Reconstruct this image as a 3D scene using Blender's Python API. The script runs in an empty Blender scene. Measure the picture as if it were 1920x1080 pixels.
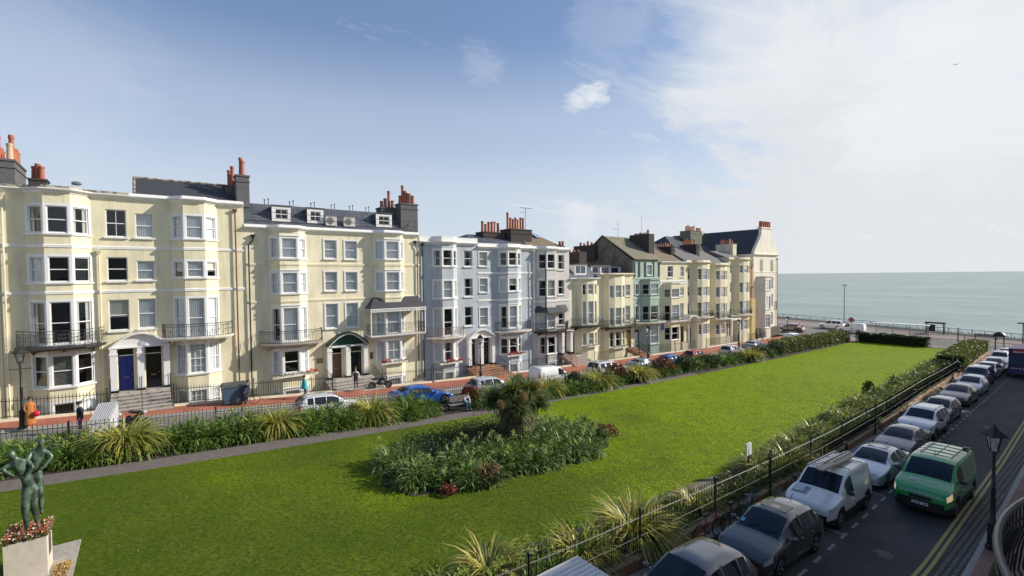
import bpy, math, random
import numpy as np
from mathutils import Vector, Matrix

random.seed(7); rng = np.random.default_rng(7)
C = bpy.context.scene.collection
SC = bpy.context.scene
PI = math.pi

# ------------------------------------------------------------------ camera
YAW, PITCH, ROLL, FPX = math.radians(52.686), math.radians(1.705), -0.0109, 907.0
_r = Vector((math.cos(YAW), math.sin(YAW), 0)); _a = Vector((-math.sin(YAW), math.cos(YAW), 0)); _u = Vector((0, 0, 1))
_fw = _a*math.cos(PITCH) - _u*math.sin(PITCH); _up = _u*math.cos(PITCH) + _a*math.sin(PITCH)
_R = _r*math.cos(ROLL) + _up*math.sin(ROLL); _D = _r*math.sin(ROLL) - _up*math.cos(ROLL)
cd = bpy.data.cameras.new('camera'); cam = bpy.data.objects.new('camera', cd); C.objects.link(cam)
cd.sensor_width = 36; cd.lens = FPX/1920*36; cd.shift_y = 5/1920; cd.clip_start = 0.1; cd.clip_end = 60000
m3 = Matrix((_R, -_D, -_fw)).transposed()
cam.matrix_world = m3.to_4x4()
SC.camera = cam

# ------------------------------------------------------------------ light and sky
SUN_AZ, SUN_EL = math.radians(26), math.radians(28)       # azimuth from +Y (the sea) towards +X
SUND = Vector((math.sin(SUN_AZ)*math.cos(SUN_EL), math.cos(SUN_AZ)*math.cos(SUN_EL), math.sin(SUN_EL)))
sl = bpy.data.lights.new('sun', 'SUN'); sl.energy = 4.1; sl.angle = math.radians(0.6); sl.color = (1, 0.94, 0.84)
so = bpy.data.objects.new('sun', sl); C.objects.link(so); so.rotation_euler = SUND.to_track_quat('Z', 'Y').to_euler()
SC.view_settings.view_transform = 'Standard'; SC.view_settings.look = 'None'
SC.view_settings.gamma = 1; SC.view_settings.exposure = 0.38; SC.view_settings.use_curve_mapping = False

W = bpy.data.worlds.new('World'); SC.world = W; W.use_nodes = True
nt = W.node_tree; N = nt.nodes; Lk = nt.links; N.clear()
def nd(tree, t, **kw):
    n = tree.nodes.new(t)
    for k, v in kw.items():
        if k.startswith('i_'): n.inputs[k[2:].replace('_', ' ')].default_value = v
        else: setattr(n, k, v)
    return n
def mth(tree, op, a, b=None, c=None, clamp=False):
    n = tree.nodes.new('ShaderNodeMath'); n.operation = op; n.use_clamp = clamp
    for i, x in enumerate((a, b, c)):
        if x is None: continue
        if isinstance(x, (int, float)): n.inputs[i].default_value = x
        else: tree.links.new(x, n.inputs[i])
    return n.outputs[0]
def ramp(tree, fac, stops, interp='EASE'):
    n = tree.nodes.new('ShaderNodeValToRGB'); n.color_ramp.interpolation = interp
    e = n.color_ramp.elements
    while len(e) < len(stops): e.new(0.5)
    for i, (p, c) in enumerate(stops):
        e[i].position = p; e[i].color = (c, c, c, 1) if isinstance(c, (int, float)) else (*c, 1)
    tree.links.new(fac, n.inputs[0]); return n.outputs[0]
def mixc(tree, fac, a, b, blend='MIX'):
    n = tree.nodes.new('ShaderNodeMix'); n.data_type = 'RGBA'; n.blend_type = blend
    if isinstance(fac, (int, float)): n.inputs[0].default_value = fac
    else: tree.links.new(fac, n.inputs[0])
    for i, x in ((6, a), (7, b)):
        if isinstance(x, tuple): n.inputs[i].default_value = (*x, 1)
        else: tree.links.new(x, n.inputs[i])
    return n.outputs[2]
sky = nd(nt, 'ShaderNodeTexSky', sky_type='NISHITA', sun_disc=False, sun_elevation=SUN_EL, sun_rotation=SUN_AZ,
         altitude=20, air_density=1.0, dust_density=0.6, ozone_density=2.0)
geo = nd(nt, 'ShaderNodeTexCoord'); sep = nd(nt, 'ShaderNodeSeparateXYZ'); Lk.new(geo.outputs['Generated'], sep.inputs[0])
sx, sy, sz = sep.outputs
zc = mth(nt, 'MAXIMUM', sz, 0.0); den = mth(nt, 'ADD', zc, 0.10)
px = mth(nt, 'DIVIDE', sx, den); py = mth(nt, 'DIVIDE', sy, den)
cmb = nd(nt, 'ShaderNodeCombineXYZ'); Lk.new(px, cmb.inputs[0]); Lk.new(py, cmb.inputs[1])
def cloud(scale, rot, stretch, detail, rough, dist, loc=(0, 0, 0)):
    mp = nd(nt, 'ShaderNodeMapping'); mp.inputs['Rotation'].default_value = (0, 0, rot); mp.inputs['Scale'].default_value = (stretch[0], stretch[1], 1)
    mp.inputs['Location'].default_value = loc
    Lk.new(cmb.outputs[0], mp.inputs[0])
    nz = nd(nt, 'ShaderNodeTexNoise'); Lk.new(mp.outputs[0], nz.inputs[0])
    nz.inputs['Scale'].default_value = scale; nz.inputs['Detail'].default_value = detail; nz.inputs['Roughness'].default_value = rough; nz.inputs['Distortion'].default_value = dist
    return nz.outputs[0]
c1 = cloud(0.75, 0.55, (1.0, 0.30), 10, 0.60, 0.7)           # broad thin cirrus streaks
c2 = cloud(2.2, 0.7, (1.0, 0.45), 11, 0.66, 1.2, (3.1, 1.7, 0))  # finer wisps
# veil thickens towards the sun side and the horizon
ds = mth(nt, 'ADD', mth(nt, 'MULTIPLY', sx, math.sin(SUN_AZ)), mth(nt, 'MULTIPLY', sy, math.cos(SUN_AZ)))
side = ramp(nt, ds, [(0.02, 0.0), (0.95, 1.0)])
low = ramp(nt, zc, [(0.0, 1.0), (0.14, 0.92), (0.28, 0.60), (0.45, 0.18), (0.8, 0.0)])
bias = mth(nt, 'ADD', mth(nt, 'MULTIPLY', side, 0.25), mth(nt, 'MULTIPLY', low, 0.20))
v1 = ramp(nt, mth(nt, 'ADD', c1, bias), [(0.49, 0.0), (0.92, 1.0)])
v2 = ramp(nt, mth(nt, 'ADD', c2, mth(nt, 'MULTIPLY', bias, 0.6)), [(0.49, 0.0), (0.80, 1.0)])
cov = mth(nt, 'ADD', mth(nt, 'MULTIPLY', v1, 0.78), mth(nt, 'MULTIPLY', v2, 0.46), clamp=True)
cov2 = mth(nt, 'MAXIMUM', cov, mth(nt, 'MAXIMUM', mth(nt, 'MULTIPLY', low, 0.84), mth(nt, 'MULTIPLY', side, 0.66)))
ccol = mixc(nt, side, (3.5, 3.8, 4.25), (4.0, 4.12, 4.25))
hs = nd(nt, 'ShaderNodeHueSaturation'); hs.inputs['Saturation'].default_value = 1.16; hs.inputs['Value'].default_value = 0.74
Lk.new(sky.outputs[0], hs.inputs['Color'])
blue = mixc(nt, 1.0, hs.outputs[0], (0.90, 0.92, 1.0), 'MULTIPLY'); skc = mixc(nt, cov2, blue, ccol)
def puff(dirv, size, sc, amt, skc):
    d = Vector(dirv).normalized(); dt = nd(nt, 'ShaderNodeVectorMath', operation='DOT_PRODUCT'); Lk.new(geo.outputs['Generated'], dt.inputs[0]); dt.inputs[1].default_value = d
    nz = nd(nt, 'ShaderNodeTexNoise'); nz.inputs['Scale'].default_value = sc; nz.inputs['Detail'].default_value = 10; nz.inputs['Roughness'].default_value = .68; nz.inputs['Distortion'].default_value = .6
    mp = nd(nt, 'ShaderNodeMapping'); mp.inputs['Scale'].default_value = (1, .7, 2.2); Lk.new(geo.outputs['Generated'], mp.inputs[0]); Lk.new(mp.outputs[0], nz.inputs[0])
    m = mth(nt, 'ADD', mth(nt, 'DIVIDE', mth(nt, 'SUBTRACT', dt.outputs['Value'], 1-size), size), mth(nt, 'MULTIPLY', mth(nt, 'SUBTRACT', nz.outputs[0], .5), 2.6))
    return mixc(nt, mth(nt, 'MULTIPLY', ramp(nt, m, [(.1, 0.), (1.5, 1.)]), amt), skc, (4.5, 4.6, 4.75))
def pdir(x, y): return _fw*907+_R*(x-960)+_D*(y-545)
for x, y, s_, sc, am in ((1096, 186, .0005, 30, .6), (1122, 176, .0004, 36, .6), (1075, 192, .0003, 40, .4), (905, 115, .0014, 20, .16), (1140, 45, .004, 12, .14), (1400, 90, .010, 6, .35), (1090, 415, .0012, 12, .4), (1800, 150, .02, 5, .6), (1650, 60, .02, 5, .4), (60, 90, .02, 7, .12)): skc = puff(pdir(x, y), s_, sc, am, skc)
bg = nd(nt, 'ShaderNodeBackground'); bg.inputs[1].default_value = 0.15; Lk.new(skc, bg.inputs[0])
wo = nd(nt, 'ShaderNodeOutputWorld'); Lk.new(bg.outputs[0], wo.inputs[0])

# ------------------------------------------------------------------ materials
MATS = {}
def mat(name, col, rough=0.6, metal=0.0, var=0.0, vscale=3.0, vstretch=(1, 1, 1), bump=0.0, bscale=40.0, spec=0.5, coat=0.0, col2=None, v2=(0.45, 0.62), trans=0.0, streak=0.0, attr=None, sheen=0.0, sheent=(1, 1, 1)):
    if name in MATS: return MATS[name]
    m = bpy.data.materials.new(name); m.use_nodes = True; t = m.node_tree; b = t.nodes['Principled BSDF']
    b.inputs['Base Color'].default_value = (*col, 1); b.inputs['Roughness'].default_value = rough; b.inputs['Metallic'].default_value = metal
    b.inputs['Specular IOR Level'].default_value = spec; b.inputs['Coat Weight'].default_value = coat; b.inputs['Coat Roughness'].default_value = 0.05
    if sheen: b.inputs['Sheen Weight'].default_value = sheen; b.inputs['Sheen Roughness'].default_value = 0.6; b.inputs['Sheen Tint'].default_value = (*sheent, 1)
    tc = nd(t, 'ShaderNodeTexCoord'); out = None
    gp = nd(t, 'ShaderNodeNewGeometry')
    if var or col2:
        mp = nd(t, 'ShaderNodeMapping'); mp.inputs['Scale'].default_value = vstretch; t.links.new(gp.outputs['Position'], mp.inputs[0])
        nz = nd(t, 'ShaderNodeTexNoise'); nz.inputs['Scale'].default_value = vscale; nz.inputs['Detail'].default_value = 6; nz.inputs['Roughness'].default_value = 0.62
        t.links.new(mp.outputs[0], nz.inputs[0])
        if col2: out = mixc(t, ramp(t, nz.outputs[0], [(v2[0], 0.0), (v2[1], 1.0)]), col, col2)
        else: out = col
        if var:
            nz2 = nd(t, 'ShaderNodeTexNoise'); nz2.inputs['Scale'].default_value = vscale*2.7; nz2.inputs['Detail'].default_value = 5; t.links.new(mp.outputs[0], nz2.inputs[0])
            fac = ramp(t, nz2.outputs[0], [(0.3, 1-var), (0.7, 1+var*0.4)], 'LINEAR')
            out = mixc(t, 1.0, out, fac, 'MULTIPLY')
    if streak:
        ms_ = nd(t, 'ShaderNodeMapping'); ms_.inputs['Scale'].default_value = (1, 1, .07); t.links.new(gp.outputs['Position'], ms_.inputs[0])
        ns = nd(t, 'ShaderNodeTexNoise'); ns.inputs['Scale'].default_value = 2.6; ns.inputs['Detail'].default_value = 7; ns.inputs['Roughness'].default_value = .7; t.links.new(ms_.outputs[0], ns.inputs[0])
        out = mixc(t, 1.0, out, ramp(t, ns.outputs[0], [(.52, 1.0), (.78, 1-streak)]), 'MULTIPLY')
        nb_ = nd(t, 'ShaderNodeTexNoise'); nb_.inputs['Scale'].default_value = .9; nb_.inputs['Detail'].default_value = 8; nb_.inputs['Roughness'].default_value = .75; t.links.new(gp.outputs['Position'], nb_.inputs[0])
        out = mixc(t, ramp(t, nb_.outputs[0], [(.60, 0.), (.80, streak)]), out, (.42, .38, .30))
    if attr:
        at = nd(t, 'ShaderNodeAttribute', attribute_name='var')
        cr = t.nodes.new('ShaderNodeValToRGB'); e = cr.color_ramp.elements
        while len(e) < len(attr): e.new(0.5)
        for i, (p, c) in enumerate(attr): e[i].position = p; e[i].color = (*c, 1)
        t.links.new(at.outputs['Fac'], cr.inputs[0]); out = cr.outputs[0]
    if out is not None: t.links.new(out, b.inputs['Base Color'])
    if bump:
        nb = nd(t, 'ShaderNodeTexNoise'); nb.inputs['Scale'].default_value = bscale; nb.inputs['Detail'].default_value = 4; t.links.new(gp.outputs['Position'], nb.inputs[0])
        bp = nd(t, 'ShaderNodeBump'); bp.inputs['Strength'].default_value = bump; bp.inputs['Distance'].default_value = 0.02
        t.links.new(nb.outputs[0], bp.inputs['Height']); t.links.new(bp.outputs[0], b.inputs['Normal'])
    if trans:
        tr = nd(t, 'ShaderNodeBsdfTranslucent'); ms = nd(t, 'ShaderNodeMixShader'); ms.inputs[0].default_value = trans
        if out is not None:
            bc = mixc(t, 1.0, out, (1.25, 1.2, 0.55), 'MULTIPLY'); t.links.new(bc, tr.inputs[0])
        else: tr.inputs[0].default_value = (*col, 1)
        t.links.new(b.outputs[0], ms.inputs[1]); t.links.new(tr.outputs[0], ms.inputs[2]); t.links.new(ms.outputs[0], t.nodes['Material Output'].inputs[0])
    MATS[name] = m; return m
def glassmat(name, tint=(0.92, 0.95, 0.96), refl=0.12):
    m = bpy.data.materials.new(name); m.use_nodes = True; t = m.node_tree; t.nodes.remove(t.nodes['Principled BSDF'])
    a = nd(t, 'ShaderNodeBsdfTransparent'); a.inputs[0].default_value = (*tint, 1)
    gl = nd(t, 'ShaderNodeBsdfGlossy'); gl.inputs['Roughness'].default_value = 0.03; gl.inputs[0].default_value = (0.95, 0.97, 1, 1)
    fr = nd(t, 'ShaderNodeFresnel'); fr.inputs[0].default_value = 1.5
    f2 = mth(t, 'ADD', mth(t, 'MULTIPLY', fr.outputs[0], 0.8), refl*0.2, clamp=True)
    ms = nd(t, 'ShaderNodeMixShader'); t.links.new(f2, ms.inputs[0]); t.links.new(a.outputs[0], ms.inputs[1]); t.links.new(gl.outputs[0], ms.inputs[2])
    t.links.new(ms.outputs[0], t.nodes['Material Output'].inputs[0]); MATS[name] = m; return m
def brickmat(name, c1, c2, mortar, scale=1.0, bw=0.225, bh=0.075, rot=(0, 0, 0), msz=0.012, rough=0.8, bump=0.4, off=0.5):
    m = bpy.data.materials.new(name); m.use_nodes = True; t = m.node_tree; b = t.nodes['Principled BSDF']; b.inputs['Roughness'].default_value = rough
    gp = nd(t, 'ShaderNodeNewGeometry'); mp = nd(t, 'ShaderNodeMapping'); mp.inputs['Rotation'].default_value = rot; t.links.new(gp.outputs['Position'], mp.inputs[0])
    bt = nd(t, 'ShaderNodeTexBrick'); t.links.new(mp.outputs[0], bt.inputs[0]); bt.offset = off
    bt.inputs['Color1'].default_value = (*c1, 1); bt.inputs['Color2'].default_value = (*c2, 1); bt.inputs['Mortar'].default_value = (*mortar, 1)
    bt.inputs['Scale'].default_value = scale; bt.inputs['Brick Width'].default_value = bw; bt.inputs['Row Height'].default_value = bh; bt.inputs['Mortar Size'].default_value = msz
    nz = nd(t, 'ShaderNodeTexNoise'); nz.inputs['Scale'].default_value = 0.9; nz.inputs['Detail'].default_value = 6; t.links.new(gp.outputs['Position'], nz.inputs[0])
    o = mixc(t, 1.0, bt.outputs[0], ramp(t, nz.outputs[0], [(0.3, 0.72), (0.7, 1.12)], 'LINEAR'), 'MULTIPLY'); t.links.new(o, b.inputs['Base Color'])
    bp = nd(t, 'ShaderNodeBump'); bp.inputs['Strength'].default_value = bump; bp.inputs['Distance'].default_value = 0.01; bp.invert = True
    t.links.new(bt.outputs['Fac'], bp.inputs['Height']); t.links.new(bp.outputs[0], b.inputs['Normal'])
    MATS[name] = m; return m

ST = dict(rough=0.75, var=0.15, vscale=0.6, vstretch=(1, 1, 0.35), bump=0.12, bscale=18, spec=0.3, streak=0.28)
cream = mat('cream_stucco', (0.80, 0.73, 0.51), **ST)
cream2 = mat('pale_cream_stucco', (0.81, 0.745, 0.54), **ST)
cream3 = mat('warm_cream_stucco', (0.76, 0.69, 0.49), **ST)
gablec = mat('ivory_stucco', (0.84, 0.78, 0.64), **ST)
bluew = mat('pale_blue_stucco', (0.50, 0.535, 0.575), **ST)
bluew2 = mat('powder_blue_stucco', (0.45, 0.50, 0.545), **ST)
pinkw = mat('pinkish_white_stucco', (0.66, 0.61, 0.59), **ST)
greenw = mat('sage_green_stucco', (0.40, 0.50, 0.43), **ST)
peachw = mat('peach_stucco', (0.62, 0.36, 0.22), **ST)
white = mat('white_paint', (0.80, 0.79, 0.77), rough=0.45, var=0.05, vscale=1.5)
trim = mat('off_white_trim', (0.82, 0.78, 0.68), rough=0.6, var=0.10, vscale=1.2, vstretch=(1, 1, 0.4))
stain = mat('weathered_cornice', (0.50, 0.45, 0.36), rough=0.85, var=0.25, vscale=2.5, col2=(0.13, 0.11, 0.09), v2=(0.42, 0.6))
stone = mat('worn_stone', (0.42, 0.38, 0.32), rough=0.8, var=0.25, vscale=3)
stepm = mat('step_stone', (0.46, 0.42, 0.37), rough=0.8, var=0.3, vscale=4)
brickred = brickmat('brick_pavers', (0.46, 0.15, 0.085), (0.38, 0.12, 0.075), (0.28, 0.14, 0.10), bw=0.22, bh=0.11, msz=0.006, bump=0.2)
brickdull = brickmat('mauve_pavers', (0.33, 0.17, 0.13), (0.28, 0.15, 0.12), (0.16, 0.11, 0.10), bw=0.22, bh=0.11, msz=0.008, bump=0.3, rot=(0, 0, PI/2))
setts = brickmat('granite_setts', (0.13, 0.13, 0.12), (0.17, 0.165, 0.15), (0.03, 0.03, 0.025), bw=0.25, bh=0.17, msz=0.035, bump=0.8, rot=(0, 0, PI/2))
wallbrick = brickmat('red_brick_wall', (0.42, 0.17, 0.09), (0.33, 0.13, 0.08), (0.35, 0.28, 0.22), rot=(PI/2, 0, PI/2))
steptile = brickmat('terracotta_step', (0.42, 0.22, 0.12), (0.34, 0.17, 0.10), (0.2, 0.13, 0.09), bw=0.3, bh=0.3)
flint = mat('mossy_rubble', (0.17, 0.155, 0.12), rough=0.95, var=0.35, vscale=2.5, col2=(0.10, 0.095, 0.07), bump=0.8, bscale=9)
renderold = mat('weathered_brown_render', (0.25, 0.205, 0.15), rough=0.95, var=0.3, vscale=0.8, col2=(0.14, 0.13, 0.085), v2=(0.42, 0.65), bump=0.5, bscale=8, vstretch=(1, 1, 0.6))
slate = brickmat('slate_roof', (0.085, 0.095, 0.115), (0.11, 0.12, 0.14), (0.05, 0.055, 0.065), bw=0.3, bh=0.22, msz=0.01, bump=0.5, rot=(0, 0.9, PI/2), rough=0.55)
slated = mat('dark_blue_slate', (0.062, 0.062, 0.066), rough=0.6, var=0.25, vscale=2.5, bump=0.3, bscale=12)
rooftile = mat('brown_roof_tile', (0.24, 0.17, 0.11), rough=0.85, var=0.3, vscale=2.0, col2=(0.17, 0.15, 0.09), bump=0.6, bscale=10)
lead = mat('lead_flat_roof', (0.14, 0.12, 0.10), rough=0.8, var=0.2)
chimren = mat('grey_chimney_render', (0.135, 0.13, 0.135), rough=0.9, var=0.25, vscale=2.5, bump=0.3)
chimdark = mat('sooty_chimney_brick', (0.075, 0.06, 0.055), rough=0.95, var=0.3, vscale=3, bump=0.5)
pot = mat('terracotta_pot', (0.40, 0.12, 0.06), rough=0.7, var=0.2, vscale=6)
potp = mat('buff_pot', (0.58, 0.40, 0.24), rough=0.7, var=0.2, vscale=6)
iron = mat('black_iron', (0.016, 0.016, 0.018), rough=0.45, metal=0.0, spec=0.5)
ironw = mat('weathered_iron', (0.05, 0.05, 0.05), rough=0.6, var=0.3, vscale=8)
rustp = mat('red_brown_pipe', (0.17, 0.07, 0.045), rough=0.6)
galv = mat('galvanised_rail', (0.24, 0.24, 0.25), rough=0.4, metal=0.4)
tealp = mat('turquoise_railing_paint', (0.19, 0.33, 0.31), rough=0.5)
doorblue = mat('royal_blue_door', (0.02, 0.035, 0.22), rough=0.25, coat=0.3)
doorblack = mat('black_gloss_door', (0.012, 0.012, 0.013), rough=0.15, coat=0.5)
doorbrown = mat('brown_door', (0.12, 0.07, 0.045), rough=0.4)
brass = mat('brass', (0.55, 0.38, 0.16), rough=0.35, metal=0.8)
darkin = mat('dark_interior', (0.03, 0.027, 0.025), rough=0.9)
netc = mat('net_curtain', (0.93, 0.93, 0.94), rough=0.9, trans=0.1)
drape = mat('white_drape', (0.88, 0.85, 0.80), rough=0.9, trans=0.2)
blind = mat('roller_blind', (0.70, 0.66, 0.58), rough=0.9)
glass = glassmat('window_glass')
asphalt = mat('asphalt', (0.062, 0.061, 0.063), rough=0.85, var=0.35, vscale=0.5, bump=0.25, bscale=60, vstretch=(1, 0.3, 1))
asphl = mat('worn_grey_asphalt', (0.17, 0.16, 0.15), rough=0.9, var=0.15, vscale=0.5, bump=0.25, bscale=60, vstretch=(1, 0.3, 1))
pathm = mat('tarmac_path', (0.15, 0.125, 0.11), rough=0.9, var=0.18, vscale=1.3, bump=0.3, bscale=50)
promm = mat('pink_tarmac', (0.27, 0.20, 0.17), rough=0.9, var=0.12, vscale=0.4)
kerbm = mat('granite_kerb', (0.33, 0.32, 0.30), rough=0.75, var=0.2, vscale=3)
gutter = mat('pale_gutter', (0.42, 0.38, 0.33), rough=0.85, var=0.2, vscale=3)
soil = mat('soil', (0.045, 0.032, 0.022), rough=1, var=0.3, vscale=5, bump=0.6)
ylw = mat('yellow_line_paint', (0.46, 0.36, 0.11), rough=0.7, var=0.3, vscale=9)
wline = mat('white_line_paint', (0.33, 0.33, 0.33), rough=0.7, var=0.5, vscale=9)

# ------------------------------------------------------------------ terrain profile: falls towards the sea (+Y)
GY = [-60, -30, -10, 0, 10, 20, 30, 40, 50, 60, 80, 100, 130, 200]
GZ = [-5.2, -6.7, -7.6, -8.2, -8.85, -9.4, -9.8, -10.1, -10.35, -10.6, -10.9, -11.05, -11.1, -11.1]
def g(y): return float(np.interp(y, GY, GZ))

# ------------------------------------------------------------------ mesh helpers
OFF = {}
def tag(o, label=None, cat=None, group=None, kind=None):
    if label: o['label'] = label
    if cat: o['category'] = cat
    if group: o['group'] = group
    if kind: o['kind'] = kind
    return o
def empty(name, loc, label, cat, group=None, rz=0.0):
    o = bpy.data.objects.new(name, None); C.objects.link(o); o.location = loc; o.rotation_euler = (0, 0, rz)
    o.empty_display_size = 0.2; OFF[o] = Vector(loc); return tag(o, label, cat, group)
class MB:
    def __init__(s): s.v = []; s.f = []; s.m = []
    def add(s, vs, fs, mi=0):
        b = len(s.v); s.v += [tuple(p) for p in vs]; s.f += [tuple(b+i for i in f) for f in fs]; s.m += [mi]*len(fs)
    def quad(s, a, b, c, d, mi=0): s.add([a, b, c, d], [(0, 1, 2, 3)], mi)
    def hexa(s, p, mi=0): s.add(p, [(0, 3, 2, 1), (4, 5, 6, 7), (0, 1, 5, 4), (1, 2, 6, 5), (2, 3, 7, 6), (3, 0, 4, 7)], mi)
    def box(s, x0, x1, y0, y1, z0, z1, mi=0):
        s.hexa([(x0, y0, z0), (x1, y0, z0), (x1, y1, z0), (x0, y1, z0), (x0, y0, z1), (x1, y0, z1), (x1, y1, z1), (x0, y1, z1)], mi)
    def fbox(s, F, u0, u1, n0, n1, z0, z1, mi=0):
        s.hexa([F(u0, n1, z0), F(u1, n1, z0), F(u1, n0, z0), F(u0, n0, z0), F(u0, n1, z1), F(u1, n1, z1), F(u1, n0, z1), F(u0, n0, z1)], mi)
    def prism(s, pts, z0, z1, mi=0):
        n = len(pts); s.add([(x, y, z0) for x, y in pts]+[(x, y, z1) for x, y in pts],
              [tuple(range(n-1, -1, -1)), tuple(range(n, 2*n))]+[(i, (i+1) % n, n+(i+1) % n, n+i) for i in range(n)], mi)
    def tube(s, pts, r, n=6, mi=0, cap=True):
        pts = [Vector(p) for p in pts]; rr = r if isinstance(r, (list, tuple)) else [r]*len(pts); vs = []
        for i, p in enumerate(pts):
            d = (pts[min(i+1, len(pts)-1)]-pts[max(i-1, 0)]).normalized()
            a = d.orthogonal().normalized() if i == 0 else (a - d*a.dot(d)).normalized()
            b = d.cross(a)
            for k in range(n):
                t = 2*PI*k/n+PI/4; vs.append(p+a*(math.cos(t)*rr[i])+b*(math.sin(t)*rr[i]))
        fs = [(i*n+k, i*n+(k+1) % n, (i+1)*n+(k+1) % n, (i+1)*n+k) for i in range(len(pts)-1) for k in range(n)]
        if cap: fs += [tuple(range(n-1, -1, -1)), tuple(range((len(pts)-1)*n, len(pts)*n))]
        s.add(vs, fs, mi)
    def lathe(s, c, prof, n=12, mi=0, axis='z'):
        vs = []
        for r, h in prof:
            for k in range(n):
                t = 2*PI*k/n; a, b = r*math.cos(t), r*math.sin(t)
                vs.append((c[0]+a, c[1]+b, c[2]+h) if axis == 'z' else (c[0]+a, c[1]+h, c[2]+b) if axis == 'y' else (c[0]+h, c[1]+a, c[2]+b))
        fs = [(i*n+k, i*n+(k+1) % n, (i+1)*n+(k+1) % n, (i+1)*n+k) for i in range(len(prof)-1) for k in range(n)]
        fs += [tuple(range(n-1, -1, -1)), tuple(range((len(prof)-1)*n, len(prof)*n))]
        s.add(vs, fs, mi)
    def ball(s, c, r, mi=0, n=10, sq=(1, 1, 1)):
        pr = [(max(1e-3, math.sin(PI*i/6))*r, -math.cos(PI*i/6)*r) for i in range(7)]
        b = len(s.v); s.lathe((0, 0, 0), pr, n, mi)
        for i in range(b, len(s.v)):
            x, y, z = s.v[i]; s.v[i] = (c[0]+x*sq[0], c[1]+y*sq[1], c[2]+z*sq[2])
    def build(s, name, mats, parent=None, smooth=False, world=True, off=None, sharp=38):
        if not s.v: return None
        me = bpy.data.meshes.new(name)
        o0 = off if off is not None else (OFF.get(parent, Vector((0, 0, 0))) if (parent is not None and world) else Vector((0, 0, 0)))
        me.from_pydata([(x-o0[0], y-o0[1], z-o0[2]) for x, y, z in s.v], [], s.f)
        for m in (mats if isinstance(mats, (list, tuple)) else [mats]): me.materials.append(m)
        me.polygons.foreach_set('material_index', s.m)
        if smooth: me.polygons.foreach_set('use_smooth', [True]*len(s.f))
        if smooth and sharp > 50:
            import bmesh; bm = bmesh.new(); bm.from_mesh(me); bmesh.ops.remove_doubles(bm, verts=bm.verts, dist=1e-4); bm.to_mesh(me); bm.free()
        me.update(); o = bpy.data.objects.new(name, me); C.objects.link(o)
        if smooth: 
            try: me.set_sharp_from_angle(angle=math.radians(sharp))
            except Exception: pass
        if parent is not None: o.parent = parent; OFF[o] = o0
        return o
def recenter(o, p):       # move a world-built mesh's origin to point p
    me = o.data; v = np.empty(len(me.vertices)*3); me.vertices.foreach_get('co', v); v = v.reshape(-1, 3)-np.array(p); me.vertices.foreach_set('co', v.ravel()); me.update(); o.location = p; return o
class Fr:
    def __init__(s, p, q):
        s.p = Vector((p[0], p[1])); d = Vector((q[0]-p[0], q[1]-p[1])); s.L = d.length; s.u = d/s.L; s.n = Vector((s.u.y, -s.u.x))
    def __call__(s, u, n, z): q = s.p+s.u*u+s.n*n; return (q.x, q.y, z)
def offset_path(path, d):
    out = []; P = [Vector(p) for p in path]
    for i, p in enumerate(P):
        ns = []
        if i > 0: t = (P[i]-P[i-1]).normalized(); ns.append(Vector((t.y, -t.x)))
        if i < len(P)-1: t = (P[i+1]-P[i]).normalized(); ns.append(Vector((t.y, -t.x)))
        if len(ns) == 1: out.append(p+ns[0]*d)
        else:
            m = (ns[0]+ns[1]).normalized(); out.append(p+m*(d/max(0.4, m.dot(ns[0]))))
    return out
def sweep(mb, path, prof, mi=0, mis=None):   # prof: list of (out, z), closed loop
    rings = [offset_path(path, o) for o, z in prof]; n = len(path); k = len(prof)
    vs = [(rings[j][i].x, rings[j][i].y, prof[j][1]) for i in range(n) for j in range(k)]
    fs = []; ms = []
    for i in range(n-1):
        for j in range(k):
            fs.append((i*k+j, (i+1)*k+j, (i+1)*k+(j+1) % k, i*k+(j+1) % k)); ms.append(mis[j] if mis else mi)
    b = len(mb.v); mb.v += vs; mb.f += [tuple(b+q for q in f) for f in fs]; mb.m += ms
    mb.add([vs[j] for j in range(k)], [tuple(range(k))], mi); mb.add([vs[(n-1)*k+j] for j in range(k)], [tuple(range(k-1, -1, -1))], mi)
def wall_panel(mb, F, u0, u1, z0, z1, holes, bands=(), depth=0.14, mw=0, mt=1):
    us = sorted({u0, u1, *[h[0] for h in holes], *[h[1] for h in holes]}); zs = sorted({z0, z1, *[h[2] for h in holes], *[h[3] for h in holes], *[q for b in bands for q in b]})
    us = [u for u in us if u0 <= u <= u1]; zs = [z for z in zs if z0 <= z <= z1]
    for i in range(len(us)-1):
        for j in range(len(zs)-1):
            a, b, c, d = us[i], us[i+1], zs[j], zs[j+1]; um, zm = (a+b)/2, (c+d)/2
            if any(h[0] < um < h[1] and h[2] < zm < h[3] for h in holes): continue
            mi = mt if any(q[0] < zm < q[1] for q in bands) else mw
            mb.quad(F(a, 0, c), F(b, 0, c), F(b, 0, d), F(a, 0, d), mi)
    for a, b, c, d in [h[:4] for h in holes]:
        mi = mt if any(q[0] < (c+d)/2 < q[1] for q in bands) else mw
        mb.quad(F(a, 0, c), F(a, 0, d), F(a, -depth, d), F(a, -depth, c), mi); mb.quad(F(b, 0, d), F(b, 0, c), F(b, -depth, c), F(b, -depth, d), mi)
        mb.quad(F(a, 0, d), F(b, 0, d), F(b, -depth, d), F(a, -depth, d), mi); mb.quad(F(b, 0, c), F(a, 0, c), F(a, -depth, c), F(b, -depth, c), mi)

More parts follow.
